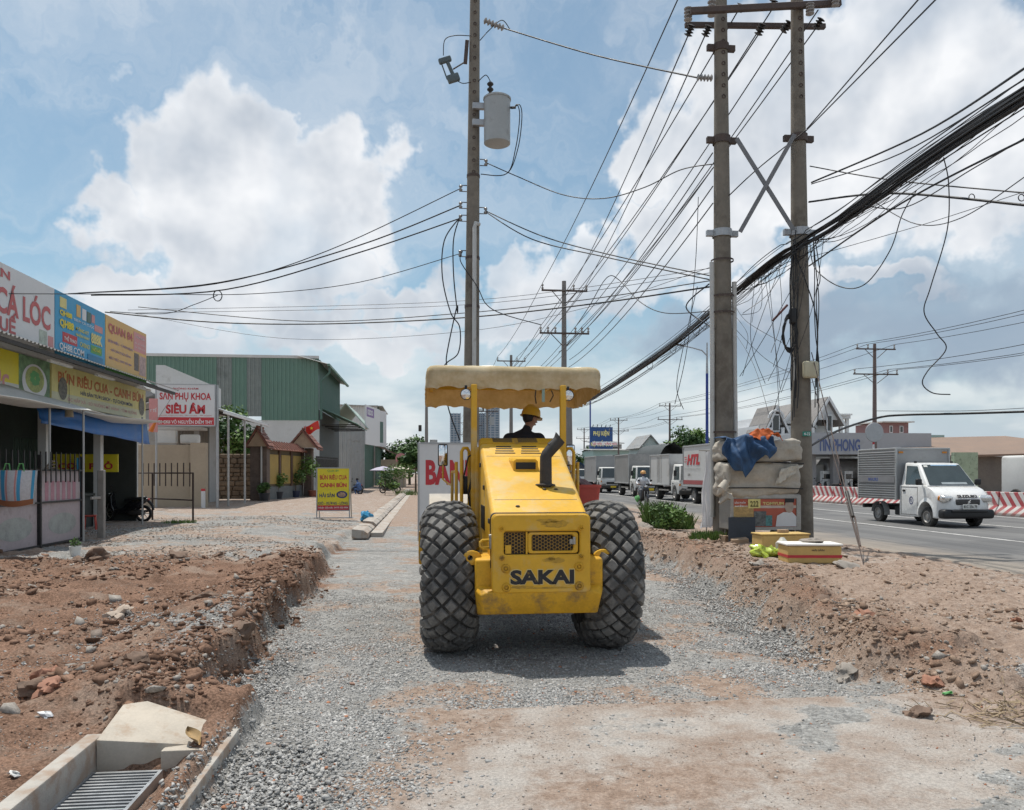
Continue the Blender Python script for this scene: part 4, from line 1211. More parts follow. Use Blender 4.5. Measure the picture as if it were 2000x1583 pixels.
def corrug(mb, org, right, up, w, h, pitch=0.25, depth=0.04, nv=1):
    """ribbed sheet: trapezoid ribs standing proud along right x up"""
    org, right, up = Vector(org), Vector(right).normalized(), Vector(up).normalized()
    nrm = right.cross(up).normalized()
    xs = []; x = 0.0
    while x < w - 1e-6:
        xs += [(x, 0), (min(w, x+pitch*0.45), 0), (min(w, x+pitch*0.58), depth), (min(w, x+pitch*0.87), depth)]
        x += pitch
    xs.append((w, 0))
    vs = []
    for j in range(nv+1):
        vs += [org + right*a + up*(h*j/nv) + nrm*b for a, b in xs]
    n = len(xs); fs = [(j*n+i, j*n+i+1, (j+1)*n+i+1, (j+1)*n+i) for j in range(nv) for i in range(n-1)]
    return mb.add(vs, fs)
def wbox(mb, org, right, up, x0, x1, y0, y1, d0, d1):
    """box on a board: x along right, y along up, depth along the outward normal"""
    org, right, up = Vector(org), Vector(right), Vector(up); nr = right.cross(up).normalized()
    P = lambda x, y, d: org + right*x + up*y + nr*d
    vs = [P(x0,y0,d0),P(x1,y0,d0),P(x1,y1,d0),P(x0,y1,d0),P(x0,y0,d1),P(x1,y0,d1),P(x1,y1,d1),P(x0,y1,d1)]
    return mb.add(vs, [(0,3,2,1),(4,5,6,7),(0,1,5,4),(1,2,6,5),(2,3,7,6),(3,0,4,7)])
def board(name, label, org, right, w, h, material, words=(), patches=(), thick=0.06, frame=None, cat='sign', group=None, posts=()):
    """flat sign standing at org (lower left corner as read); words (text,x0,y0,x1,y1,mat,bold), patches (x0,y0,x1,y1,mat)"""
    org, right = Vector(org), Vector(right).normalized(); up = Vector((0,0,1)); nr = right.cross(up).normalized()
    t = thing(name, label, cat, org + right*(w/2), 0, group)
    wpart('panel', wbox(MB(), org, right, up, 0, w, 0, h, -thick, 0), material, t)
    if frame:
        f = 0.035
        for (a,b,c_,d) in ((-f,0,-f,h+f),(w,w+f,-f,h+f),(0,w,-f,0),(0,w,h,h+f)):
            wpart('frame_bar', wbox(MB(), org, right, up, a, b, c_, d, -thick-0.004, 0.012), frame, t)
    k = 0
    for (x0,y0,x1,y1,m_) in patches:
        k += 1
        wpart('print_panel', wbox(MB(), org, right, up, x0, x1, y0, y1, 0.001, 0.003+0.0012*k), m_, t)
    for wd in words:
        tx, x0,y0,x1,y1,m_ = wd[:6]; bold = wd[6] if len(wd) > 6 else 0.02
        wpart('lettering', letters(tx, org, right, up, x0, y0, x1, y1, bold, 0.006+0.0012*k), m_, t)
    for (x, z0, z1, r, m_) in posts:
        p = org + right*x - nr*(thick+r)
        wpart('post', MB().cyl((p.x,p.y,z0),(p.x,p.y,z1), r, n=10), m_, t, 40)
    return t
def disc(mb, org, right, up, cx, cy, rx, ry, d, n=20):
    org, right, up = Vector(org), Vector(right), Vector(up); nr = right.cross(up).normalized()
    return mb.add([org+right*(cx+rx*math.cos(2*math.pi*k/n))+up*(cy+ry*math.sin(2*math.pi*k/n))+nr*d for k in range(n)], [tuple(range(n))])
def leaves(mb, c, r, n, size, seed, sc=(1,1,1), shell=0.45, up=0.3):
    rr = random.Random(seed)
    for _ in range(n):
        d = Vector((rr.gauss(0,1), rr.gauss(0,1), rr.gauss(0,1))).normalized()
        k = shell + (1-shell)*rr.random()**0.6
        p = Vector(c) + Vector((d.x*sc[0], d.y*sc[1], d.z*sc[2]))*r*k
        a = Vector((rr.gauss(0,1), rr.gauss(0,1), rr.gauss(0,0.5))).normalized(); b = a.cross(d + Vector((0,0,up))).normalized()
        s_ = size*rr.uniform(0.6,1.4)
        mb.add([p-a*s_, p-b*s_*0.45+d*0.15*s_, p+a*s_, p+b*s_*0.45+d*0.15*s_], [(0,1,2,3)])
    return mb
def tree(name, label, base, h, r, seed, n=2600, size=0.16, trunk_r=0.12, crown_h=None, group=None, cat='tree', clumps=14, mats=(0,1,2), lean=(0,0)):
    rr = random.Random(seed)
    t = thing(name, label, cat, base, 0, group)
    ch = crown_h or h*0.62; cz = h - ch/2
    tr = MB().tube([(0,0,-0.1),(lean[0]*0.3,lean[1]*0.3,h*0.3),(lean[0],lean[1],cz)], [trunk_r, trunk_r*0.8, trunk_r*0.45], 8)
    cl = []
    for k in range(clumps):
        d = Vector((rr.gauss(0,1), rr.gauss(0,1), rr.gauss(0,0.8))).normalized()*rr.uniform(0.35,0.85)
        c = Vector((lean[0]+d.x*r, lean[1]+d.y*r, cz+d.z*ch/2)); cl.append(c)
        tr.tube([(lean[0]*0.8,lean[1]*0.8,max(h*0.25,cz-ch*0.3)), c], [trunk_r*0.35, trunk_r*0.1], 5)
    part('trunk', tr, M_BARK, t, 60)
    for q, mi in enumerate(mats):
        mb = MB()
        for k, c in enumerate(cl):
            if k % len(mats) != q: continue
            leaves(mb, c, r*rr.uniform(0.30,0.50), n//clumps, size, seed*31+k, (1,1,0.8), 0.25)
        if mb.v: part('crown', mb, M_LEAF[mi], t)
    return t

# ------------------------------------------------------------------ shop row on the left
UPZ = Vector((0,0,1)); RGT = Vector((0,1,0))
shop = thing('shop_building', 'low shop row with metal awning and open dim front, left of the street', 'building', (-12.5, 15, 0.05))
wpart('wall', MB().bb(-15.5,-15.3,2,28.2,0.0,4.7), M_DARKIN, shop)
wpart('wall', MB().bb(-15.3,-9.75,28.0,28.1,0.0,4.6), M_DARKIN, shop)  # dark inner skin of the plaster end wall, shop shade in its colour
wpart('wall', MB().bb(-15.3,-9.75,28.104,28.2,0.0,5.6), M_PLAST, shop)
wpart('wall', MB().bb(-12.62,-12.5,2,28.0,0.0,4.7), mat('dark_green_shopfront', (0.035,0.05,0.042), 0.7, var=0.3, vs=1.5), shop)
wpart('beam', MB().bb(-9.85,-9.62,2,28.0,3.42,4.75), M_PLAST, shop)
for yy in (10.0, 14.0, 18.4, 21.4, 24.8):
    wpart('pillar', MB().bb(-9.85,-9.65,yy,yy+0.22,0.0,3.42), M_PLAST, shop)
for yy in (15.5, 19.2, 22.6, 25.6):
    wpart('shutter', corrug(MB(), (-12.49,yy,0.05), RGT, UPZ, 2.0, 2.7, 0.14, 0.03), mat('dull_green_shutter', (0.05,0.085,0.065), 0.6, var=0.15), shop)
aw = MB(); corrug(aw, (-8.55,2,4.50), RGT, (-0.92,0,0.30), 26.6, 1.25, 0.17, 0.035)
awn = wpart('awning', aw, M_ROOFGREY, shop)
wpart('awning_beam', MB().bb(-8.70,-8.62,2,28.5,4.36,4.45), M_BLKMET, shop, parent=awn)
wpart('awning_beam', MB().bb(-9.30,-9.22,2,28.5,4.56,4.66), M_BLKMET, shop, parent=awn)
for yy in (19.9, 22.6, 25.6):
    wpart('tube_light', MB().bb(-8.95,-8.87,yy,yy+1.2,4.30,4.36), M_WHITEP, shop, parent=awn)
mr = MB(); corrug(mr, (-9.7,2,4.95), RGT, (-1,0,0.18), 26.6, 5.9, 0.25, 0.04); wpart('roof', mr, M_ROOFGREY, shop)
# big boards along the parapet
U0 = 4.62; UH = 1.62; UX = -9.2
def up_board(label, ya, yb, m_, words, patches=()):
    return board('sign', label, (UX, ya, U0), RGT, yb-ya, UH, m_, words, patches, 0.10, None, 'sign', 'big boards along the shop parapet')
up_board('large white board with red words, at the left edge of the shop parapet', 13.0, 20.84, M_WSIGN, [
    ('QUÁN', 4.05,1.27,5.72,1.55,M_SREDF,0.03), ('BÁNH CÁ LÓC', 3.1,0.52,7.62,1.24,M_SREDF,0.03), ('HUẾ', 4.9,0.14,5.98,0.62,M_SREDF,0.03)],
    [(7.05,0.02,7.45,0.48,mat('faded_bowl_print',(0.42,0.47,0.40),0.6,var=0.3,vs=8)), (7.5,0.1,7.78,0.4,M_SPINK)])
up_board('bright blue board with yellow numbers on the shop parapet', 20.88, 23.96, M_SBLUE, [
    ('QH88', 0.22,1.02,0.92,1.18,M_SYEL,0.05), ('QH88', 0.22,0.72,1.02,0.95,M_SYEL,0.05), ('ĐĂNG KÝ', 1.15,0.80,1.95,0.92,M_SYEL,0.02), ('NHẬN NGAY', 1.15,0.64,2.0,0.76,M_SYEL,0.02),
    ('888K', 2.10,0.62,2.85,0.92,M_SYELP,0.05), ('THỂ THAO', 0.46,0.44,1.18,0.58,M_SWHITE,0.02), ('CASINO', 1.4,0.42,2.0,0.54,M_SYEL,0.01), ('QH88.COM', 0.20,0.14,1.65,0.34,M_SWHITE,0.02), ('NỔ HŨ', 2.2,0.42,2.75,0.56,M_SYEL,0.01), ('TRÙM CÁ CƯỢC', 1.0,1.02,2.3,1.12,M_SWHITE,0.01)],
    [(0.40,0.38,1.25,0.64,M_SRED),(2.1,0.36,2.85,0.58,M_SGRN),(2.35,1.0,2.9,1.18,M_SPINK),(0.25,1.24,0.62,1.5,M_SYELP),(1.2,1.18,1.45,1.5,M_SORG),(1.55,1.16,1.8,1.46,M_WSIGN),(1.85,1.15,2.1,1.44,M_GREEND),(2.15,1.2,2.35,1.42,M_SPINK),(1.9,0.10,2.9,0.30,mat('sign_teal_stripe',(0.03,0.20,0.36),0.5))])
up_board('orange yellow board reading QUAN 84 at the far end of the shop parapet', 24.0, 27.35, M_SORG, [
    ('QUAN 84', 0.2,1.12,2.1,1.42,M_SREDF,0.03), ('BÚN RIÊU - CANH BÚN', 0.2,0.86,2.1,0.96,M_SPURP,0.01), ('HẢI SẢN TƯƠI SỐNG', 0.4,0.62,1.95,0.73,M_SPURP,0.01), ('ĐẶT TIỆC: 0979 555 084', 0.25,0.36,2.0,0.47,M_SPURP,0.01),
    ('THỰC ĐƠN', 2.35,1.34,3.15,1.42,M_WSIGN,0.01), ('GỎI - LẨU - NƯỚNG', 2.3,1.16,3.2,1.23,M_WSIGN,0.0), ('CÁ - TÔM - CUA', 2.3,1.02,3.2,1.09,M_WSIGN,0.0)],
    [(2.2,0.92,3.3,1.52,M_SPINK),(2.25,0.30,2.65,0.85,mat('food_print_dark',(0.14,0.12,0.11),0.6,var=0.5,vs=10)),(2.7,0.20,3.28,0.82,mat('food_print_pink',(0.42,0.30,0.28),0.6,var=0.4,vs=9)),(0.0,0.0,3.35,0.14,M_SGRN)])
# lower boards under the awning
LX = -9.56
b1 = board('sign', 'yellow board under the awning reading BÚN RIÊU CUA - CANH BÚN', (LX, 21.5, 3.47), RGT, 6.85, 1.03, M_SYELP, [
    ('BÚN RIÊU CUA - CANH BÚN', 0.35,0.56,6.6,0.92,mat('sign_orange_red',(0.55,0.17,0.05),0.55),0.03), ('HẢI SẢN TƯƠI SẠCH - TỰ CHỌN MÓN', 1.7,0.33,5.6,0.50,M_SNAVY,0.02), ('ỐC HẤP XẢ - SÒ NƯỚNG MỠ HÀNH - TÔM NƯỚNG', 0.9,0.12,6.0,0.26,M_SPINK,0.01)], [(0,0,6.85,0.30,mat('pale_print_band',(0.64,0.62,0.42),0.6,var=0.08))], 0.05, None, 'sign', 'boards under the shop awning')
for cx in (0.62, 6.45):
    o = wpart('round_print', disc(MB(), (LX,21.5,3.47), RGT, UPZ, cx, 0.42, 0.26, 0.30, 0.012), mat('round_food_print',(0.16,0.15,0.12),0.6,var=0.6,vs=14), b1)
b2 = board('sign', 'yellow board with pink script and a soup bowl, under the awning at the left', (LX, 13.5, 3.40), RGT, 7.9, 1.08, M_SYEL, [
    ('Bún Riêu', 0.4,0.18,3.0,0.95,M_SPINK,0.02), ('Cua Ốc', 3.6,0.18,5.9,0.95,M_SPINK,0.02)], [(0,0,7.9,0.34,mat('pale_print_foot',(0.55,0.57,0.52),0.6,var=0.08)),(6.35,0.0,7.9,1.08,mat('herb_print',(0.16,0.27,0.14),0.6,var=0.5,vs=5))], 0.05, None, 'sign', 'boards under the shop awning')
wpart('bowl_print', disc(MB(), (LX,13.5,3.40), RGT, UPZ, 7.1, 0.48, 0.62, 0.44, 0.014, 28), M_WSIGN, b2)
wpart('bowl_print', disc(MB(), (LX,13.5,3.40), RGT, UPZ, 7.1, 0.55, 0.47, 0.32, 0.016, 28), mat('soup_print',(0.36,0.40,0.14),0.6,var=0.4,vs=7), b2)
hb = MB()
for k in range(7):
    a = 2*math.pi*k/7; disc(hb, (LX,13.5,3.40), RGT, UPZ, 7.1+0.14*math.cos(a), 0.58+0.12*math.sin(a), 0.13, 0.07, 0.018+0.0004*k, 8)
wpart('herb_print', hb, M_SGRN, b2)
# tarps
def tarp(name, label, pts, m_, nu=24, nv=8, sag=0.1, wr=0.04, seed=1, thick=0.01, cat='tarp'):
    a, b, c_, d = [Vector(p) for p in pts]
    def fn(u, v):
        p = a.lerp(b, u).lerp(d.lerp(c_, u), v)
        p = p + Vector((0,0,-sag*math.sin(math.pi*u)*math.sin(math.pi*min(1,v+0.001)) ))
        p = p + Vector((mnoise.noise(Vector((u*5,v*3,seed)))*wr, 0, mnoise.noise(Vector((u*6+3,v*4,seed+9)))*wr + wr*0.8*math.sin(u*19+seed)*v*0.5))
        return p
    mb = MB().grid(fn, nu, nv)
    o = solo(name, mb, m_, label, cat, smooth=80)
    md = o.modifiers.new('thick', 'SOLIDIFY'); md.thickness = thick
    return o
M_TBLUE = mat('blue_tarp', (0.025, 0.14, 0.42), 0.5, var=0.12, vs=2)
M_TWHITE = mat('white_tarp', (0.56, 0.56, 0.54), 0.6, var=0.1, vs=2)
tarp('tarp', 'blue tarp hanging across the open shop front', [(-8.95,19.6,2.82),(-8.95,26.9,2.60),(-9.05,26.9,3.28),(-9.05,19.6,3.22)], M_TBLUE, 30, 6, 0.03, 0.05, 3)
tarp('tarp', 'pale sagging tarp stretched over poles before the shop', [(-8.0,12.0,3.15),(-7.9,20.6,3.12),(-9.3,20.8,3.55),(-9.4,12.0,3.75)], M_TWHITE, 30, 10, 0.30, 0.05, 5)
tarp('tarp', 'narrow pale tarp edge below the far shop board', [(-8.3,20.4,3.14),(-8.5,27.6,3.36),(-9.4,27.6,3.42),(-9.3,20.6,3.42)], M_TWHITE, 20, 6, 0.22, 0.03, 8)
for i, (px, vv, z1, lab) in enumerate(((97, 17.6, 3.2, 'thin grey tarp pole behind the pink panels'), (163, 18.6, 3.15, 'slim tarp pole beside the wire fence end'), (278, 24.6, 3.4, 'tarp pole under the far shop board, a yellow rag tied on'))):
    x, y = W(px, vv); solo('tarp_pole', MB().cyl((x,y,0.02),(x,y,z1),0.025,n=8), M_PIPEW, lab, 'pole', 'tarp poles before the shops')
lb = at(135, 815, 19.5)
sl_ = thing('hanging_lamp', 'pale hanging lamp shade in front of the blue tarp', 'lamp', lb)
part('shade', MB().lathe([(0.03,0.30),(0.045,0.22),(0.085,0.18),(0.10,0.0),(0.095,0.0)], 16), mat('yellowed_shade',(0.45,0.40,0.30),0.6), sl_, 40)
part('cord', MB().cyl((0,0,0.3),(0,0,0.9),0.006,n=5), M_BLACK, sl_)
cs_ = thing('counter_sign', 'small yellow stall board with red letters inside the shop', 'sign', at(168, 905, 24.5))
part('panel', MB().box((0,0,0),(1.9,0.05,0.55)), M_SYEL, cs_); part('lettering', letters('CƠM PHỞ', (-0.9,-0.03,-0.22),(1,0,0),UPZ,0.1,0.03,1.7,0.28,0.04), M_SRED, cs_)
solo('stall_post', MB().bb(-8.95,-8.78,21.5,21.56,0.02,2.05), M_SBLUE, 'light blue upright board beside the parked black motorbike', 'post')
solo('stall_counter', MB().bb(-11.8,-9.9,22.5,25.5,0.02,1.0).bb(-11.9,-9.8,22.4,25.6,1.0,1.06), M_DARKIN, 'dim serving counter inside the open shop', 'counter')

# black fence with banner panels, left edge
FX = -8.2
fen = thing('metal_fence', 'black barred fence backed with faded pink and white banner panels', 'fence', (FX, 16.5, 0.05))
y0, y1 = 9.5, 20.0
for z in (0.10, 1.02, 1.72): wpart('rail', MB().bb(FX-0.02,FX+0.02,y0,y1,z-0.02,z+0.02), M_FENCE, fen)
for yy in np.arange(y0, y1+0.01, 2.1): wpart('post', MB().bb(FX-0.035,FX+0.035,yy-0.03,yy+0.03,-0.05,2.05), M_FENCE, fen)
for k, yy in enumerate(np.arange(y0+0.15, y1, 0.235)): wpart('bar', MB().bb(FX+0.022,FX+0.044,yy-0.014,yy+0.014,1.45,2.12), M_FENCE, fen)
M_BAN = mat('faded_banner', (0.40, 0.34, 0.35), 0.7, var=0.12, vs=2, dirt=((0.26,0.22,0.20), 0.3, 2))
M_BANP = mat('faded_pink_ink', (0.40, 0.20, 0.24), 0.7, var=0.15)
wt_end = thing('fence_end_post', 'thick grey wooden post at the end of the black fence', 'post', (FX+0.15, 20.75, 0.0))
part('upright', MB().rbox((0,0,0.86),(0.16,0.14,1.75),0.02), mat('grey_timber',(0.27,0.25,0.23),0.85,var=0.15,vs=7), wt_end)
part('crosspiece', MB().rbox((0,-0.32,1.05),(0.05,0.6,0.07),0.01), mat('grey_timber',(0.27,0.25,0.23),0.85), wt_end)
for k, yy in enumerate(np.arange(y0+0.05, y1-0.5, 2.1)):
    bp = wpart('banner_panel', MB().bb(FX-0.05,FX-0.03,yy,yy+2.0,0.12,1.70), M_BAN, fen)
    for j in range(6):
        q = 0.25+j*0.27
        wpart('faded_letter', MB().bb(FX-0.029,FX-0.026,yy+q,yy+q+0.16,1.05,1.48), M_BANP, fen, parent=bp)
    wpart('faded_print', disc(MB(), (FX-0.028,yy,0.1), RGT, UPZ, 1.1, 0.42, 0.7, 0.24, 0.002), mat('faded_grey_print',(0.33,0.34,0.32),0.7,var=0.2), fen, parent=bp)
# woven bag on the fence
bgp = at(30, 985, 14.6)
bag = thing('woven_bag', 'white woven shopping bag with blue and pink stripes hung on the fence', 'bag', bgp, R(0))
def bagf(a, b):
    x = (a-0.5)*0.72*(0.86+0.14*b); return (x, -0.14*math.sin(math.pi*a)*(0.6+0.4*math.sin(math.pi*b)), b*0.62-0.05*math.sin(math.pi*a)*(1-b))
M_BAGW = mat('woven_white_plastic', (0.55,0.56,0.58), 0.45, var=0.12, vs=25)
part('bag_body', MB().grid(bagf, 16, 10).grid(lambda a,b: (bagf(a,b)[0], 0.06-bagf(a,b)[1]*0.4, bagf(a,b)[2]), 16, 10), M_BAGW, bag, 60)
for (a0, a1, m_) in ((0.18,0.30,'b'),(0.33,0.37,'p'),(0.62,0.70,'b'),(0.56,0.60,'p'),(0.93,0.99,'b')):
    part('stripe', MB().grid(lambda a,b: (bagf(a0+(a1-a0)*a,b)[0], bagf(a0+(a1-a0)*a,b)[1]-0.004, bagf(a0+(a1-a0)*a,b)[2]), 3, 10), M_SBLUE if m_ == 'b' else M_SPINK, bag, 60)
part('bag_base', MB().grid(lambda a,b: (bagf(a,b*0.16)[0], bagf(a,b*0.16)[1]-0.006, bagf(a,b*0.16)[2]), 16, 3), mat('bag_brown_base',(0.32,0.13,0.06),0.7), bag, 60)
for sx in (-0.12, 0.12): part('handle', MB().tube([(sx-0.06,-0.06,0.6),(sx-0.03,-0.04,0.74),(sx+0.03,-0.04,0.74),(sx+0.06,-0.06,0.6)], 0.012, 6), M_SGRN, bag, 60)

# low gate rails and the motorbike behind
ga, gb = Vector((*W(196,30.0),0.0)), Vector((*W(377,25.7),0.0))
gate = thing('low_fence', 'low brown barred fence panel standing askew on the gravel', 'fence', (ga+gb)/2)
M_RUST = mat('rusty_fence_paint', (0.05,0.032,0.026), 0.75, var=0.3, vs=8)
for z in (1.66, 0.78): wpart('rail', MB().tube([ga+UPZ*z, gb+UPZ*z], 0.028, 6), M_RUST, gate)
for t_ in (0.0, 0.35, 0.60, 1.0): wpart('leg', MB().tube([ga.lerp(gb,t_)+UPZ*(-0.03), ga.lerp(gb,t_)+UPZ*1.66], 0.032, 6), M_RUST, gate)
for k in range(17):
    p = ga.lerp(gb, (k+0.5)/17); wpart('bar', MB().tube([p+UPZ*1.22, p+UPZ*2.0], 0.020, 5), M_RUST, gate)
def spoke_wheel(parent, c, r, rt, m_rim, axis_rot=0.0, nsp=8, name='wheel'):
    w = thing('tmp', None, None); bpy.data.objects.remove(w)
    mb = MB()
    for k in range(28):
        a, b = 2*math.pi*k/28, 2*math.pi*(k+1)/28
        mb.tube([(c[0]+r*math.cos(a),c[1],c[2]+r*math.sin(a)),(c[0]+r*math.cos(b),c[1],c[2]+r*math.sin(b))], rt, 8, False)
    ty = part(name, mb, M_BLACK, parent, 60)
    rb = MB()
    for k in range(nsp):
        a = 2*math.pi*k/nsp; rb.tube([(c[0],c[1],c[2]),(c[0]+(r-rt)*math.cos(a),c[1],c[2]+(r-rt)*math.sin(a))], 0.012, 5)
    rb.cyl((c[0],c[1]-0.05,c[2]),(c[0],c[1]+0.05,c[2]),0.05,n=12)
    for k in range(28):
        a, b = 2*math.pi*k/28, 2*math.pi*(k+1)/28
        rb.tube([(c[0]+(r-rt)*math.cos(a),c[1],c[2]+(r-rt)*math.sin(a)),(c[0]+(r-rt)*math.cos(b),c[1],c[2]+(r-rt)*math.sin(b))], 0.016, 5, False)
    part('rim', rb, m_rim, ty, 40)
    return ty
def motorbike(name, label, loc, rz, paint, group=None, seatm=None):
    """scooter along local +x (front at +x)"""
    t = thing(name, label, 'motorbike', loc, rz, group)
    spoke_wheel(t, (-0.62,0,0.28), 0.245, 0.045, M_STEEL); spoke_wheel(t, (0.62,0,0.28), 0.245, 0.040, M_STEEL)
    bd = MB()
    loft(bd, [[(-0.80,-0.05,0.72),(-0.80,0.05,0.72),(-0.80,0.05,0.80),(-0.80,-0.05,0.80)],
              [(-0.55,-0.14,0.52),(-0.55,0.14,0.52),(-0.55,0.12,0.76),(-0.55,-0.12,0.76)],
              [(-0.20,-0.15,0.38),(-0.20,0.15,0.38),(-0.20,0.12,0.72),(-0.20,-0.12,0.72)],
              [(0.05,-0.14,0.28),(0.05,0.14,0.28),(0.05,0.11,0.46),(0.05,-0.11,0.46)],
              [(0.30,-0.15,0.28),(0.30,0.15,0.28),(0.30,0.12,0.42),(0.30,-0.12,0.42)],
              [(0.42,-0.17,0.42),(0.42,0.17,0.42),(0.36,0.17,0.60),(0.36,-0.17,0.60)],
              [(0.52,-0.15,0.80),(0.52,0.15,0.80),(0.40,0.13,0.86),(0.40,-0.13,0.86)],
              [(0.46,-0.10,0.96),(0.46,0.10,0.96),(0.36,0.09,0.96),(0.36,-0.09,0.96)]])
    part('body', bevelled(bd, 0.02, 2, 20), paint, t, 50)
    st = MB(); loft(st, [[(-0.72,-0.09,0.79),(-0.72,0.09,0.79),(-0.72,0.06,0.86),(-0.72,-0.06,0.86)],[(-0.35,-0.13,0.73),(-0.35,0.13,0.73),(-0.35,0.10,0.83),(-0.35,-0.10,0.83)],[(0.0,-0.11,0.70),(0.0,0.11,0.70),(-0.02,0.08,0.78),(-0.02,-0.08,0.78)]])
    part('seat', bevelled(st, 0.025, 3, 20), M_BLACK, t, 50)
    part('handlebar', MB().tube([(0.30,-0.34,1.02),(0.36,-0.14,1.0),(0.40,0,0.98),(0.36,0.14,1.0),(0.30,0.34,1.02)], 0.016, 6), M_BLACK, t, 50)
    part('headlight', MB().rbox((0.50,0,0.93),(0.08,0.15,0.10),0.03,3), M_CHROME, t, 50)
    part('front_fender', MB().grid(lambda a,b: (0.62+0.31*math.cos(R(20+140*a)), (b-0.5)*0.12, 0.28+0.31*math.sin(R(20+140*a))), 10, 2), paint, t, 60)
    part('fork', MB().tube([(0.62,0.07,0.28),(0.45,0.07,0.80)], 0.02, 6).tube([(0.62,-0.07,0.28),(0.45,-0.07,0.80)], 0.02, 6).tube([(0.45,-0.07,0.80),(0.45,0.07,0.80)],0.02,6), M_STEEL, t, 50)
    part('exhaust', MB().tube([(0.0,-0.16,0.26),(-0.40,-0.18,0.30),(-0.78,-0.18,0.40)], [0.03,0.055,0.05], 10), M_BLKMET, t, 50)
    part('engine', MB().rbox((-0.35,0.0,0.32),(0.45,0.22,0.20),0.05,2), M_BLKMET, t, 50)
    part('tail_light', MB().rbox((-0.80,0,0.76),(0.04,0.12,0.06),0.015), M_RED, t, 50)
    part('rear_fender', MB().tube([(-0.78,0,0.72),(-0.92,0,0.55),(-0.96,0,0.40)], [0.05,0.045,0.03], 6), M_BLACK, t, 50)
    for sy in (-1,1):
        part('mirror', MB().tube([(0.34,sy*0.22,1.01),(0.32,sy*0.28,1.18)], 0.008, 5).rbox((0.31,sy*0.30,1.21),(0.03,0.12,0.08),0.02,2), M_BLACK, t, 50)
    return t
mx, my = W(247, 26.6)
motorbike('motorbike', 'black motorbike parked behind the low brown fence, rear wheel to the right', (mx-0.05, my, 0.02), math.pi-0.1, mat('black_gloss_paint',(0.012,0.011,0.013),0.25,var=0.1,coat=0.3))

pp = on_ground(147, 1085, 0.05)
pot = thing('flower_pot', 'small white pot with a green sprig at the foot of the fence', 'pot', (pp.x, pp.y, hz(pp.x,pp.y)-0.01))
part('pot_body', MB().lathe([(0.0,0.0),(0.075,0.0),(0.105,0.20),(0.112,0.20),(0.112,0.225),(0.095,0.225),(0.09,0.18),(0.0,0.17)], 18), M_WHITEP, pot, 40)
part('sprig', leaves(MB(), (0,0,0.30), 0.10, 40, 0.04, 5), M_LEAF[0], pot)

def stool(label, x, y, m_):
    t = thing('plastic_stool', label, 'stool', (x,y,0.03), 0.3, 'stools inside the shop')
    part('seat', MB().rbox((0,0,0.44),(0.32,0.32,0.04),0.015), m_, t)
    for sx in (-1,1):
        for sy in (-1,1): part('leg', MB().tube([(sx*0.12,sy*0.12,0.43),(sx*0.16,sy*0.16,0.0)],0.022,6), m_, t)
stool('red plastic stool nearest the street inside the shop', -9.3, 23.2, M_RED); stool('blue plastic stool behind the parked motorbike', -10.2, 24.3, M_SBLUE); stool('red plastic stool deep inside the shop', -11.2, 21.4, M_RED)
tbl = thing('folding_table', 'steel topped folding table inside the dim shop', 'table', (-10.6,20.3,0.03))
part('tabletop', MB().rbox((0,0,0.74),(0.7,1.1,0.03),0.01), M_STEEL, tbl)
for sx in (-1,1):
    for sy in (-1,1): part('leg', MB().tube([(sx*0.3,sy*0.5,0.73),(sx*0.3,sy*0.45,0.0)],0.015,6), M_STEEL, tbl)
for i, (x, y, c_) in enumerate(((-8.75,19.6,'coil of old straw hats and rope on the fence post'),)):
    solo('rope_coil', MB().tube([(x+0.10*math.sin(q*0.5),y+0.26*math.cos(q*0.5),1.55+0.22*math.sin(q*0.5)+0.006*q) for q in range(40)],0.022,5), mat('old_rope',(0.24,0.18,0.13),0.9), 'loose coil of brown rope hung at the fence end', 'rope')
# ------------------------------------------------------------------ clinic, carport, gate and warehouse further along on the left
XR_ = Vector((1,0,0))
cs0 = Vector((*W(306, 36.5), 3.86))
board('sign', 'white clinic sign on two posts reading SẢN PHỤ KHOA SIÊU ÂM', cs0, XR_, 2.58, 1.88, M_WSIGN, [
    ('PHÒNG KHÁM', 0.72,1.66,1.85,1.76,M_SRED,0.02), ('SẢN PHỤ KHOA', 0.13,1.10,2.42,1.62,M_SRED,0.03), ('SIÊU ÂM', 0.40,0.54,2.15,1.06,M_SRED,0.04), ('CHUYÊN KHÁM PHỤ SẢN - SIÊU ÂM MÀU - XÉT NGHIỆM', 0.1,0.43,2.45,0.49,M_SRED,0.0),
    ('BS CKII VÕ NGUYỄN DIỄM THY', 0.08,0.08,2.48,0.32,M_SWHITE,0.02)], [(0.03,0.03,2.55,0.38,M_SRED)], 0.08, M_GALV, posts=[(-0.06,0.0,5.75,0.05,M_GALV),(2.66,0.0,5.75,0.06,M_GALV)])
board('sign', 'narrow red and white sign strip hung behind the clinic sign post', Vector((*W(291,35.5),3.5)), XR_, 0.36, 1.5, M_SPINK, [('Y TẾ',0.03,0.9,0.33,1.1,M_WSIGN,0.02)])
bro = thing('broom', 'orange broom hung up beside the clinic sign', 'broom', at(300,835,34.5))
part('handle', MB().tube([(0.75,0,1.3),(0.1,0,0.25)], 0.015, 6), M_STEEL, bro); part('bristles', MB().tube([(0.1,0,0.28),(-0.12,0,-0.18)], [0.04,0.11], 8), mat('orange_bristle',(0.55,0.16,0.03),0.8), bro)
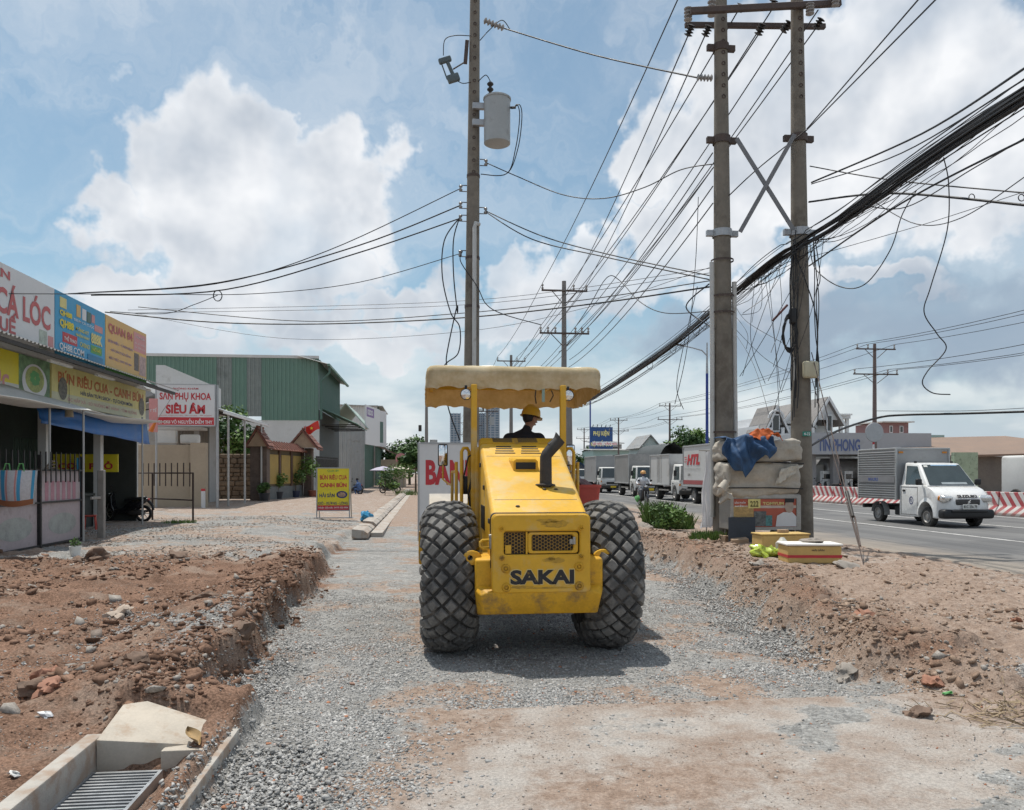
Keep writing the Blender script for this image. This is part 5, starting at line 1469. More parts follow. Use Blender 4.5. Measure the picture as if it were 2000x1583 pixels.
# clinic house
ca, cb = W(284, 43), W(481, 47)
cy0 = 44.5
cx0, cx1 = W(275,44)[0], W(419,44)[0]
clin = thing('clinic_house', 'pale grey low house with roller shutters and sloping parapet behind the clinic sign', 'house', ((cx0+cx1)/2, cy0+4, 0.05))
def zpx(py, v): return CAMH-(py-HY)/F*v
wpart('wall', MB().bb(cx0,cx1,cy0,cy0+2.0,0.0,zpx(800,44)), mat('grey_wash_plaster',(0.42,0.42,0.41),0.8,var=0.08,vs=1,dirt=((0.28,0.27,0.25),0.3,1)), clin)
pw = MB(); xa, xb = W(326,44)[0], W(441,44)[0]
pw.prism([(xa,zpx(800,44)),(xa,zpx(722,44)),(xa+0.45,zpx(722,44)),(xb,zpx(764,44)),(xb,zpx(800,44))], cy0-0.5, cy0-0.1, 'xz')
wpart('parapet', pw, M_PLAST, clin)
wpart('canopy_slab', MB().bb(cx0+0.5,W(420,44)[0],cy0-1.6,cy0-0.52,zpx(845,44),zpx(840,44)), M_PLAST, clin)
for (pa, pb) in ((358,390),(400,417)):
    wpart('shutter', corrug(MB(), (W(pa,44)[0],cy0-0.01,0.1), XR_, UPZ, (pb-pa)/F*44, zpx(838,44)-0.1, 0.16, 0.03), mat('brown_shutter',(0.20,0.18,0.155),0.6,var=0.1), clin)
wpart('roof', MB().prism([(cx0-0.3,zpx(800,44)),(W(326,44)[0]-0.02,zpx(780,44)),(W(326,44)[0]-0.02,zpx(776,44)),(cx0-0.3,zpx(740,44)+0.3),(cx0-0.3,zpx(760,44))], cy0-0.9, cy0+2, 'xz'), M_ROOFGREY, clin)
solo('air_conditioner', MB().rbox((0,0,0.3),(0.95,0.35,0.62),0.03).rbox((1.1,0,0.2),(0.9,0.35,0.45),0.1,3), M_WHITEP, 'white air conditioner units on the beige wall by the clinic', 'air conditioner', loc=at(325, 866, 38))
# beige yard wall
ba, bb_ = W(258,37.2), W(402,37.2)
bw = thing('yard_wall', 'tall plain beige yard wall with stained foot', 'wall', ((ba[0]+bb_[0])/2, ba[1], 0))
hgt_ = zpx(869,37.2)
wpart('wall', MB().rbox(((ba[0]+bb_[0])/2,(ba[1]+bb_[1])/2+0.1,hgt_/2-0.05),(bb_[0]-ba[0],0.2,hgt_+0.1),0.03), M_BEIGE, bw)
wpart('wall_end', MB().bb(bb_[0]-0.65,bb_[0]+0.05,bb_[1]-0.18,bb_[1]+0.22,-0.1,hgt_+0.08), M_BEIGE, bw)
gp_ = on_ground(397, 994, 0.03)
rw_ = thing('marker_post', 'short white concrete marker post with red top by the beige wall', 'post', gp_)
part('shaft', MB().rbox((0,0,0.40),(0.16,0.16,0.82),0.02), M_WSIGN, rw_); part('cap', MB().rbox((0,0,0.86),(0.165,0.165,0.12),0.02), M_SRED, rw_)
bk_ = on_ground(335, 992, 0.03)
solo('concrete_block', MB().rbox((0,0,0.2),(0.85,0.5,0.44),0.03), M_CONC, 'rough grey concrete block at the foot of the beige wall', 'block', loc=(bk_.x,bk_.y,0.0))
# carport
cp = thing('carport', 'long pale carport roof on thin steel posts beyond the clinic sign', 'carport', (-11.2, 42, 0))
cr = MB()
def cpf(a, b):
    x = -9.45 - 4.0*b; return (x, 38.5+10.7*a, 4.55 + 0.55*math.sin(b*math.pi*0.9)+0.05)
cr.grid(cpf, 26, 8)
o = wpart('roof', cr, M_ZINC, cp, 40); md = o.modifiers.new('t','SOLIDIFY'); md.thickness = 0.05
wpart('edge_beam', MB().bb(-9.5,-9.42,38.5,49.2,4.46,4.56), M_WSIGN, cp)
for k in range(5): wpart('purlin', MB().tube([(-9.45,39+2.2*k,4.5),(-11.4,39+2.2*k,4.95),(-13.4,39+2.2*k,4.6)], 0.03, 5), M_BLKMET, cp)
for y in (39.5, 43.0, 47.2): wpart('post', MB().cyl((-9.5,y,0),(-9.5,y,4.5),0.055,n=8), M_PIPEW, cp, 40)
# old stone wall below the tree
sw = W(405,49); sw2 = W(500,49)
oldw = thing('stone_wall', 'old brown rubble stone wall under the carport tree', 'wall', ((sw[0]+sw2[0])/2, sw[1]+0.4, 0))
oz = zpx(886,49)
M_RUB = mat('brown_rubble', (0.20,0.15,0.105), 0.9, var=0.3, vs=2, bump=0.5, bs=8)
wpart('core', MB().bb(sw[0],sw2[0],sw[1]+0.25,sw[1]+0.6,-0.1,oz-0.05), M_RUB, oldw)
rr_ = random.Random(4); zc = 0.0
while zc < oz-0.1:
    xx = sw[0]; hh_ = rr_.uniform(0.22,0.34)
    while xx < sw2[0]:
        ww = rr_.uniform(0.35,0.8)
        wpart('stone', MB().rbox((xx+ww/2, sw[1]+0.22+rr_.uniform(-0.03,0.03), zc+hh_/2), (min(ww,sw2[0]-xx+0.1)-0.035, 0.16, hh_-0.035), 0.04, 1), M_RUB, oldw); xx += ww
    zc += hh_
tree('tree', 'bushy green tree behind the rubble stone wall', (*W(452,53),0), 6.0, 2.4, 5, 4200, 0.17, 0.12, 4.6, clumps=20)
# gate pillars with tile roofs
def gate_pillar(label, px, v, w_roof, ztop, zr0, pw_=0.8):
    x, y = W(px, v); t = thing('gate_pillar', label, 'pillar', (x,y,0), 0, 'tile roofed gate pillars')
    part('shaft', MB().rbox((0,0,zr0/2),(pw_,pw_,zr0),0.02), mat('brown_stone_cladding',(0.115,0.085,0.07),0.8,var=0.3,vs=4,bump=0.3,bs=12), t)
    hw, hl = w_roof/2, w_roof*0.62
    part('gable', MB().prism([(-hw*0.86,zr0),(hw*0.86,zr0),(0,ztop-0.1)], -hl+0.12, -hl+0.22, 'xz'), mat('pale_gable_boards',(0.34,0.25,0.17),0.8,var=0.15,vs=4), t)
    for sx in (-1,1):
        rf_ = part('roof_slope', MB().slab([(0,-hl,ztop),(0,hl,ztop),(sx*hw,hl,zr0-0.08),(sx*hw,-hl,zr0-0.08)], 0.09), M_TILE, t)
        nrow = 5
        for k in range(nrow):
            f0, f1 = k/nrow, (k+1)/nrow
            z0, z1 = ztop+(zr0-0.08-ztop)*f0, ztop+(zr0-0.08-ztop)*f1
            for q in range(4):
                y0_, y1_ = -hl+2*hl*q/4, -hl+2*hl*(q+1)/4-0.02
                part('tile', MB().slab([(sx*hw*f0,y0_,z0+0.10),(sx*hw*f0,y1_,z0+0.10),(sx*hw*f1,y1_,z1+0.14),(sx*hw*f1,y0_,z1+0.14)], 0.03), M_TILE, rf_)
    part('ridge', MB().tube([(0,-hl-0.02,ztop+0.12),(0,hl+0.02,ztop+0.12)], 0.07, 8), M_TILE, t)
    return t
gate_pillar('near gate pillar under a steep brown tile roof, next to the carport', 508, 46.5, 1.35, zpx(839,46.5), zpx(873,46.5), 0.95)
gate_pillar('far gate pillar under a wide brown tile roof, red flag above', 597, 54.5, 2.05, zpx(843,54.5), zpx(876,54.5), 0.95)
g0, g1 = Vector((*W(521,47.2),0)), Vector((*W(590,54),0))
dg_ = (g1-g0); L_ = dg_.length; dg_.normalize()
gw = thing('garden_wall', 'garden wall with ochre panels and tile coping between the gate pillars', 'wall', (g0+g1)/2)
zt = zpx(880,50); M_OCH = mat('ochre_panel',(0.36,0.25,0.07),0.7,var=0.15,vs=2)
wpart('plinth', wbox(MB(), g0, dg_, UPZ, 0, L_, -0.1, 0.85, -0.3, 0.0), mat('grey_plinth',(0.15,0.16,0.16),0.85,var=0.2), gw)
wpart('wall', wbox(MB(), g0, dg_, UPZ, 0, L_, 0.85, zt, -0.28, -0.05), mat('dark_olive_plaster',(0.13,0.11,0.07),0.8), gw)
for k in range(3):
    a = L_*k/3+0.3; b = L_*(k+1)/3-0.3
    wpart('ochre_panel', wbox(MB(), g0, dg_, UPZ, a, b, 1.0, zt-0.3, -0.05, 0.03), M_OCH, gw)
    wpart('stud', wbox(MB(), g0, dg_, UPZ, b+0.12, b+0.42, 0.85, zt, -0.05, 0.06), M_WOODD, gw)
cpn = wpart('coping', MB().slab([g0+UPZ*(zt-0.05)+Vector((0.35,0,0)), g1+UPZ*(zt-0.05)+Vector((0.35,0,0)), g1+UPZ*(zt+0.45)-Vector((0.2,0,0)), g0+UPZ*(zt+0.45)-Vector((0.2,0,0))], 0.06), M_TILE, gw)
for k in range(14):
    f = (k+0.5)/14; p = g0.lerp(g1,f)
    wpart('tile', MB().tube([p+UPZ*(zt+0.02)+Vector((0.36,0,0)), p+UPZ*(zt+0.52)-Vector((0.2,0,0))], 0.07, 6), M_TILE, gw, parent=cpn)
# flag
fx = at(605,852,53.6)
flag = thing('flag', 'red national flag with yellow star waving above the far gate pillar', 'flag', (fx.x,fx.y,0.0))
part('pole', MB().cyl((-0.45,0,0.0),(-0.28,0,fx.z+0.7),0.025,n=6), M_STEEL, flag)
part('cloth', MB().grid(lambda a,b: (-0.3+0.95*a-0.1*b, 0.12*math.sin(a*7+b), fx.z+0.1+0.55*b+0.32*a-0.08*math.sin(a*5)), 14, 6), mat('flag_red',(0.60,0.035,0.02),0.7,var=0.1), flag, 80)
st = MB(); pts_ = [((0.17 if k%2==0 else 0.07)*math.sin(2*math.pi*k/10), (0.17 if k%2==0 else 0.07)*math.cos(2*math.pi*k/10)) for k in range(10)]
st.add([(0.14+p[0]*0.7, -0.14, fx.z+0.52+p[1]*0.7) for p in pts_], [tuple(range(10))]); part('star', st, M_SYEL, flag)
# potted plants by the gate
def pot_plant(label, px, py, h, r, seed, m_=M_POT, tall=False):
    p = on_ground(px, py, 0.03); t = thing('potted_plant', label, 'plant', p, 0, 'potted plants by the gate')
    part('pot', MB().lathe([(0.0,0.0),(0.22,0.0),(0.30,0.42),(0.33,0.42),(0.33,0.48),(0.27,0.48),(0.0,0.40)], 16), m_, t, 40)
    part('stem', MB().tube([(0,0,0.3),(0.03,0.02,h*0.6)], [0.035,0.02], 6), M_BARK, t)
    fo = MB()
    rr = random.Random(seed)
    for k in range(6): leaves(fo, (rr.uniform(-r,r)*0.6, rr.uniform(-r,r)*0.6, h*0.72+rr.uniform(-0.3,0.3)*h*0.5), r*0.62, 90, 0.09, seed*9+k)
    part('foliage', fo, M_LEAF[seed % 3], t); return t
pot_plant('round clipped shrub in a black pot by the garden wall', 543, 976, 1.6, 0.55, 10)
pot_plant('bright green bushy plant in a red clay pot before the far gate pillar', 611, 972, 2.9, 0.85, 13, mat('clay_pot',(0.30,0.10,0.06),0.8))
pot_plant('small straggly plant in a black pot at the foot of the near gate pillar', 516, 980, 1.1, 0.35, 12)
pot_plant('loose olive shrub in a dark blue pot between the wall and the far pillar', 577, 973, 1.9, 0.6, 15, mat('navy_pot',(0.03,0.04,0.08),0.5))
# dark fence panel and gate right of the far pillar
d0 = Vector((*W(617,57),0)); d1 = Vector((*W(660,64),0))
fp = thing('gate_fence', 'dark iron gate fence right of the far gate pillar', 'fence', (d0+d1)/2)
dd = (d1-d0).normalized(); dl = (d1-d0).length
for z in (0.3, 2.7): wpart('rail', wbox(MB(), d0, dd, UPZ, 0, dl, z, z+0.08, -0.03, 0.03), M_FENCE, fp)
for k in range(30): wpart('bar', wbox(MB(), d0, dd, UPZ, dl*k/30+0.05, dl*k/30+0.16, 0.1, 2.9, -0.02, 0.02), M_FENCE, fp)

# ------------------------------------------------------------------ green warehouse
wy = W(623,64)[1]; wx1 = W(623,64)[0]; wx0 = -30.0
wz = zpx(700,64)
ware = thing('warehouse', 'big green corrugated metal warehouse with pale lower wall', 'warehouse', ((wx0+wx1)/2, wy+7, 0))
zlow = zpx(822,64)
wpart('lower_wall', MB().bb(wx0,wx1,wy,wy+0.3,0,zlow), M_PLAST, ware)
strips = [(W(421,62.8)[0], W(450,62.8)[0]), (W(480,63)[0], W(508,63)[0])]
segs = [(wx0, strips[0][0]), (strips[0][1], strips[1][0]), (strips[1][1], wx1)]
for a, b in segs: wpart('cladding', corrug(MB(), (a,wy-0.02,zlow), XR_, UPZ, b-a, wz-zlow, 0.32, 0.06), M_GREEN, ware)
M_SKYL = mat('translucent_sheet',(0.23,0.26,0.245),0.35,var=0.15,vs=0.5,dirt=((0.14,0.16,0.15),0.4,0.5))
for a, b in strips: wpart('light_sheet', corrug(MB(), (a,wy-0.02,zlow+0.3), XR_, UPZ, b-a, wz-zlow-0.3, 0.32, 0.06), M_SKYL, ware)
y2 = wy + 15
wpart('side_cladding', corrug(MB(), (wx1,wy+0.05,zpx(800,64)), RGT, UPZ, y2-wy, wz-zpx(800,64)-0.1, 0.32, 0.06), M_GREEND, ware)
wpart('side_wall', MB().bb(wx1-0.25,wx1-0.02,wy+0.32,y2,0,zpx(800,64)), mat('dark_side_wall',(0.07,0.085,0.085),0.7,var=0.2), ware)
rfz = MB(); corrug(rfz, (wx1+0.9, wy-0.5, wz-0.55), RGT, (-1,0,0.26), y2-wy+1.0, 2.6, 0.32, 0.05); wpart('roof', rfz, M_ZINC, ware)
wpart('eave', MB().bb(wx0,wx1+0.02,wy-0.16,wy-0.1,wz-0.05,wz+0.17), M_PLAST, ware)
gt = wpart('gutter', MB().rbox((wx1+0.85,wy+7,wz-0.62),(0.2,15.6,0.2),0.03), M_GREEN, ware)
wpart('downpipe', MB().tube([(wx1+0.85,wy-0.2,wz-0.7),(wx1+0.85,wy-0.2,wz-1.2),(wx1+0.2,wy-0.15,wz-1.9),(wx1+0.2,wy-0.15,6.0)], 0.09, 8), M_GREEND, ware, parent=gt)
aw2 = MB(); corrug(aw2, (wx1+2.9, wy+1, zpx(832,68)), RGT, (-1,0,0.45), 11, 3.1, 0.3, 0.05); wpart('awning', aw2, M_GREEN, ware)
for k in range(5): wpart('awning_brace', MB().tube([(wx1,wy+1.5+2.3*k,zpx(832,68)-0.1),(wx1+2.8,wy+1.5+2.3*k,zpx(832,68)-0.05)], 0.05, 5), M_BLKMET, ware)
# metal sheds beyond
def shed(label, px0, px1, v, py_top, m_, deep=12, sign=None, roofm=M_ZINC, gable=False):
    x0, x1 = W(px0,v)[0], W(px1,v)[0]; y = W(px1,v)[1]; z = zpx(py_top,v)
    t = thing('metal_shed', label, 'shed', ((x0+x1)/2,y+deep/2,0), 0, 'metal sheds beyond the warehouse')
    wpart('front', corrug(MB(), (x0,y,0), XR_, UPZ, x1-x0, z, 0.4, 0.07), m_, t)
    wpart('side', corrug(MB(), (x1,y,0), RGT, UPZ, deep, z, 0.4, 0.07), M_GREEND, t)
    wpart('roof', MB().slab([(x0-0.3,y-0.4,z),(x1+0.8,y-0.4,z-0.2),(x1+0.8,y+deep,z-0.2),(x0-0.3,y+deep,z)], 0.1) if not gable else MB().slab([(x1+0.3,y-0.4,z),(x1+0.3,y+deep,z),((x0+x1)/2,y+deep,z+2.6),((x0+x1)/2,y-0.4,z+2.6)],0.1).slab([(x0-0.3,y-0.4,z),((x0+x1)/2,y-0.4,z+2.6),((x0+x1)/2,y+deep,z+2.6),(x0-0.3,y+deep,z)],0.1), roofm, t)
    return t
shed('pale grey metal shed with gable roof behind the green warehouse awning', 640, 712, 84, 838, M_ZINC, 14, gable=True, roofm=mat('pale_green_roof',(0.36,0.45,0.40),0.5))
shed('white roofed shed showing high behind the others', 655, 737, 118, 792, M_PLAST, 16)
shed('narrow dark shed at the end of the shed row', 714, 733, 104, 868, M_ZINC, 14)
fb = Vector((*W(714,84),zpx(868,84)))
board('sign', 'tall white shop fascia standing along the shed row', fb, (0.16,1,0), 7, 4.2, M_WSIGN, [('KIDO',0.9,3.2,3.4,3.8,M_WSIGN,0.05)], [(0.5,3.0,4.0,4.0,M_SPURP)], 0.1)
fb = Vector((*W(734,100),zpx(872,100)))
board('sign', 'small dark framed white board at the end of the shed row', fb, (0.35,1,0), 3.5, 4.6, M_WSIGN, [], [(0.6,0.5,2.4,3.2,M_GREEND)], 0.1)
# parasols, parked bikes, person, bushes
def parasol(label, px, py, v, r, m_):
    p = at(px,py,v); t = thing('parasol', label, 'parasol', (p.x,p.y,0), 0, 'street parasols far along the left')
    part('cover', MB().lathe([(0.0,p.z+0.35),(r*0.5,p.z+0.22),(r,p.z-0.05),(r*0.98,p.z-0.12)], 8), m_, t)
    part('pole', MB().cyl((0,0,0),(0,0,p.z+0.3),0.03,n=6), M_STEEL, t); return t
parasol('pale lilac parasol shading a stall far down the left side', 748, 918, 78, 1.3, mat('lilac_cloth',(0.42,0.40,0.50),0.7))
parasol('cream parasol nearest the kerb far down the left side', 786, 916, 84, 1.5, mat('cream_cloth',(0.60,0.52,0.44),0.7))
motorbike('motorbike', 'dark motorbike parked at the end of the shed row', (*W(762,66),0.0), 0.3, M_BLACK, 'bikes parked by the sheds')
motorbike('motorbike', 'dark motorbike beside the crouching person in blue', (*W(690,62),0.0), 2.6, M_BLKMET, 'bikes parked by the sheds')
ps = thing('person', 'small distant person in blue shirt crouching beside a motorbike', 'person', (*W(702,61.5),0.0), 2.5)
pm = MB(); pm.tube([(0,0,0.35),(0.05,0,0.65),(0.16,0,0.92)], [0.19,0.19,0.17], 10); pm.tube([(0.05,0.16,0.88),(0.25,0.22,0.62),(0.48,0.16,0.62)], [0.07,0.055,0.04], 8); pm.tube([(0.05,-0.16,0.88),(0.25,-0.22,0.62),(0.48,-0.16,0.62)], [0.07,0.055,0.04], 8)
for sy in (-1,1): pm.tube([(0,sy*0.1,0.34),(0.38,sy*0.16,0.48),(0.22,sy*0.14,0.05),(0.36,sy*0.14,0.03)], [0.10,0.08,0.055,0.045], 8)
pm.tube([(0.16,0,0.95),(0.22,0,1.08)], [0.06,0.06], 8); ball(pm, (0.24,0,1.16), 0.11, (1,0.85,1.15), 8)
pbm = remesh_body('body', pm, 0.03, 5); link('body', pbm, mat('blue_work_shirt',(0.07,0.13,0.28),0.8), ps)
part('hair', ball(MB(), (0.22,0,1.20), 0.115, (1,0.9,1.0), 8), M_HAIR, ps, 60)
def bush(label, px, py, v, r, n, seed, sc=(1.3,1,0.8), m_=0, name='bush', cat='bush', group=None, size=0.12):
    p = at(px, py, v); t = thing(name, label, cat, (p.x,p.y,0.0), 0, group)
    rr = random.Random(seed)
    part('stems', MB().tube([(0,0,-0.05),(0.02,0,p.z)], 0.03, 5), M_BARK, t)
    mb = MB(); mb2 = MB()
    for k in range(7): leaves(mb if k % 2 else mb2, (rr.uniform(-1,1)*r*sc[0]*0.6, rr.uniform(-1,1)*r*0.6, max(0.2,p.z+rr.uniform(-0.6,0.6)*r)), r*0.55, n//7, size, seed*7+k, sc, 0.2)
    part('foliage', mb, M_LEAF[m_], t); part('foliage', mb2, M_LEAF[(m_+1) % 3], t); return t
bush('roadside green bush right of the shed row', 772, 928, 70, 1.3, 700, 21)
bush('lower pale green bush near the far kerb end', 752, 938, 62, 0.8, 400, 22, m_=1)
tree('tree', 'broad dark tree far down the left side of the street', (*W(800,118),0), 7.0, 4.6, 23, 2400, 0.34, 0.2, 5, clumps=14, mats=(2,0))
tree('tree', 'leaning dark banana like tree beside the white fish sign', (*W(812,74),0), 4.4, 1.5, 24, 900, 0.30, 0.1, 3, clumps=8, mats=(2,0))
hx0, hx1 = W(744,96)[0], W(790,96)[0]
hs = thing('house', 'low brown roofed house far down the left side', 'house', ((hx0+hx1)/2, W(760,96)[1]+4, 0))
hz0 = zpx(898,96)
wpart('wall', MB().bb(hx0,hx1,W(760,96)[1],W(760,96)[1]+8,0,hz0), M_BEIGE, hs)
wpart('roof', MB().slab([(hx0-0.4,W(760,96)[1]-0.5,hz0+1.6),(hx1+0.8,W(760,96)[1]-0.5,hz0-0.2),(hx1+0.8,W(760,96)[1]+8,hz0-0.2),(hx0-0.4,W(760,96)[1]+8,hz0+1.6)],0.12), mat('brown_sheet_roof',(0.22,0.14,0.11),0.7), hs)
rs = at(783,896,80); rsn = thing('round_sign', 'small round red sign on a thin post far left', 'sign', (rs.x,rs.y,0))
part('disc', MB().lathe([(0.0,-0.03),(0.55,-0.03),(0.55,0.03),(0.0,0.03)],20,(0,0,rs.z),'y'), M_SPINK, rsn); part('post', MB().cyl((0,0.08,0),(0,0.08,rs.z),0.04,n=6), M_STEEL, rsn)
# ------------------------------------------------------------------ yellow stand-up board, bag, white fish board
ab = on_ground(620, 1013, 0.0)
af = board('sign', 'yellow stand-up board reading BÚN RIÊU CUA CANH BÚN on the gravel', (ab.x, ab.y, 0.30), XR_, 1.14, 1.53, M_SYEL, [
    ('Quán 84', 0.36,1.39,0.76,1.49,M_SGRN,0.0), ('BÚN RIÊU CUA', 0.09,1.12,1.07,1.33,M_SRED,0.02), ('CANH BÚN', 0.09,0.84,1.05,1.03,M_SRED,0.04), ('Tươi sạch - tự chọn món', 0.18,0.74,0.98,0.79,M_SORG,0.0),
    ('HẢI SẢN', 0.07,0.47,0.62,0.65,M_SNAVY,0.03), ('GIÒ - XƯƠNG - LÒNG', 0.03,0.20,1.09,0.33,M_SNAVY,0.02), ('Nhận đặt tiệc 0979 555 084', 0.04,0.045,1.10,0.13,M_SWHITE,0.01)],
    [(0.0,0.0,1.14,0.18,M_SRED)], 0.04, M_GALV)
ao = Vector((ab.x, ab.y, 0.30))
wpart('round_print', disc(MB(), ao, XR_, UPZ, 0.88, 0.57, 0.20, 0.135, 0.006), M_SNAVY, af); wpart('round_print', disc(MB(), ao, XR_, UPZ, 0.88, 0.57, 0.14, 0.09, 0.008), mat('crab_print',(0.34,0.22,0.15),0.6,var=0.5,vs=30), af)
for x in (-0.02, 1.16):
    wpart('leg', MB().tube([(ab.x+x,ab.y+0.03,1.8),(ab.x+x,ab.y-0.06,0.0)],0.022,6), M_GALV, af); wpart('leg', MB().tube([(ab.x+x,ab.y+0.06,1.8),(ab.x+x,ab.y+0.75,0.0)],0.022,6), M_GALV, af)
wpart('foot_rail', MB().tube([(ab.x-0.12,ab.y-0.06,0.02),(ab.x+1.3,ab.y-0.06,0.02)],0.02,6), M_GALV, af)
bp_ = on_ground(716, 1017, -0.06)
solo('plastic_bag', MB().lump((0,0,0.12),0.24,8,3,0.7,(1.0,0.8,0.75)).tube([(0.0,0,0.22),(0.05,0,0.36)],[0.09,0.02],7), mat('sky_blue_plastic',(0.03,0.25,0.45),0.35,var=0.2,vs=9), 'knotted sky blue plastic bag lying by the kerb', 'bag', loc=bp_, smooth=40)
fo = Vector((*W(819, 16.5), 0.28))
ft = board('sign', 'white board with tall red words BÁNH CÁ LÓC half hidden behind the roller', fo, XR_, 1.32, 1.98, M_WSIGN, [
    ('BÁNH', 0.13,1.13,1.22,1.78,M_SRED,0.04), ('CÁ LÓC', 0.16,0.18,1.20,0.86,M_SRED,0.04)], [], 0.05, M_GALV)
for x in (0.03, 1.29): wpart('leg', MB().tube([(fo.x+x,fo.y+0.08,0.5),(fo.x+x,fo.y+0.08,-0.25)],0.025,6), M_GALV, ft)
# ------------------------------------------------------------------ kerb far left
kerb = thing('kerb', 'row of new pale concrete kerb blocks along the left of the bed', 'kerb', (-1.85, 23, -0.1))
kme = None
for k in range(60):
    y = 22.6 + k*1.02
    if k == 3: continue
    mb = MB().prism([(-2.08,-0.12),(-1.64,-0.12),(-1.64,0.02),(-1.76,0.11),(-2.08,0.14)], 0, 1.0, 'xz')
    if kme is None: kme = mb.mesh('kerb_block', None, Matrix.Translation((1.85,0,0.1)))
    o = link('kerb_block', kme, M_CONCN, kerb); o.location = (RNG.uniform(-0.02,0.02), y-23, -0.06+RNG.uniform(-0.012,0.012)); o.rotation_euler = (0, RNG.uniform(-0.01,0.01), RNG.uniform(-0.012,0.012))
gut = thing('gutter', 'flat pale concrete gutter strip beside the far kerb', 'gutter', (-1.3, 23, -0.1))
for k in range(20):
    o = part('gutter_slab', MB().bb(-0.32,0.02,k*3.06+0.5,k*3.06+3.54,-0.15,0.012), M_CONCN, gut)
# ------------------------------------------------------------------ vehicles
M_CARW = mat('white_car_paint', (0.72, 0.72, 0.71), 0.28, var=0.04, vs=2, coat=0.4, dirt=((0.50,0.47,0.43), 0.12, 2.5))
M_TRKW = mat('white_truck_paint', (0.60, 0.60, 0.58), 0.4, var=0.05, vs=1.2, dirt=((0.38,0.35,0.31), 0.25, 1.5))
M_BOXG = mat('grey_box_panel', (0.30, 0.305, 0.31), 0.5, 0.2, var=0.07, vs=1.2, dirt=((0.21,0.20,0.19), 0.25, 1.5))
M_WIND = mat('windscreen_glass', (0.035, 0.05, 0.052), 0.05, var=0.15, vs=3, spec=0.9)
M_RUBB = mat('road_tyre', (0.035, 0.034, 0.033), 0.85, var=0.2, dirt=((0.12,0.11,0.10),0.3,5))
M_RIMS = mat('steel_rim', (0.30, 0.29, 0.28), 0.5, 0.5, var=0.15, dirt=((0.16,0.14,0.12),0.3,9))
M_UNDER = mat('chassis_black', (0.02, 0.02, 0.02), 0.8, var=0.3)
M_PLATE = mat('number_plate_white', (0.66,0.66,0.62), 0.5, var=0.04)
M_PLATEY = mat('number_plate_yellow', (0.70,0.50,0.03), 0.5, var=0.04)
M_AMBER = mat('amber_lens', (0.55,0.20,0.02), 0.25, var=0.05)
M_TARPD = mat('dark_load_tarp', (0.06,0.068,0.07), 0.75, var=0.25, vs=1.5, bump=0.5, bs=5)

def wheel(parent, c, r, w, sgn, nb=6):
    """tyre > rim; axle along local y"""
    prof = [(r*0.60,-w/2),(r*0.92,-w/2),(r,-w*0.36),(r,w*0.36),(r*0.92,w/2),(r*0.60,w/2)]
    ty = part('wheel', MB().lathe(prof, 28, c, 'y'), M_RUBB, parent, 40)
    s_ = sgn*w/2
    rm = MB().lathe([(r*0.62,s_*1.0),(r*0.56,s_*1.01),(r*0.52,s_*0.72),(r*0.30,s_*0.62),(r*0.24,s_*0.9),(r*0.0,s_*0.95)], 24, c, 'y')
    ro = part('rim', rm, M_RIMS, ty, 40)
    hb = MB()
    for k in range(nb):
        a = 2*math.pi*k/nb; disc(hb, (c[0],c[1]+s_*0.70,c[2]), (sgn*1.0,0,0), UPZ, r*0.42*math.cos(a), r*0.42*math.sin(a), r*0.07, r*0.09, 0.0, 8)
    return ty
def arch_poly(pts_top, z0, arches, xb, xf):
    """side outline from rear bottom forward with wheel arches, then over the top"""
    bot = [(xb, z0)]
    for (cx, cz, r) in sorted(arches, key=lambda a: a[0]):
        a0 = math.asin(min(1,max(-1,(z0-cz)/r)))
        for k in range(11):
            th = math.pi - a0 - (math.pi-2*a0)*k/10
            bot.append((cx+r*math.cos(th), cz+r*math.sin(th)))
    bot.append((xf, z0))
    return bot + pts_top
def body_prism(poly, hw, front_x, rnd, stops=(1,0.94,0.8,0.5,0.0)):
    st = [-s_ for s_ in stops] + list(stops[::-1][1:])
    loops = []
    for s_ in st:
        loop = []
        for (x, z) in poly:
            k = max(0, (x-(front_x-0.5))/0.5)
            loop.append((x - rnd*k*abs(s_)**3, s_*hw, z))
        loops.append(loop)
    mb = MB(); loft(mb, loops); return mb
def house_glass(mb, q, inset, off):
    """pane on a four-cornered face: q = corners, inset fractions"""
    a, b, c_, d = [Vector(p) for p in q]
    l, r, bt, tp = inset
    P = lambda u, v: a.lerp(b,u).lerp(d.lerp(c_,u), v)
    p = [P(l,bt), P(1-r,bt), P(1-r,1-tp), P(l,1-tp)]
    n = (p[1]-p[0]).cross(p[3]-p[0]).normalized()*off
    mb.slab([x+n*0.3 for x in p], off); return mb

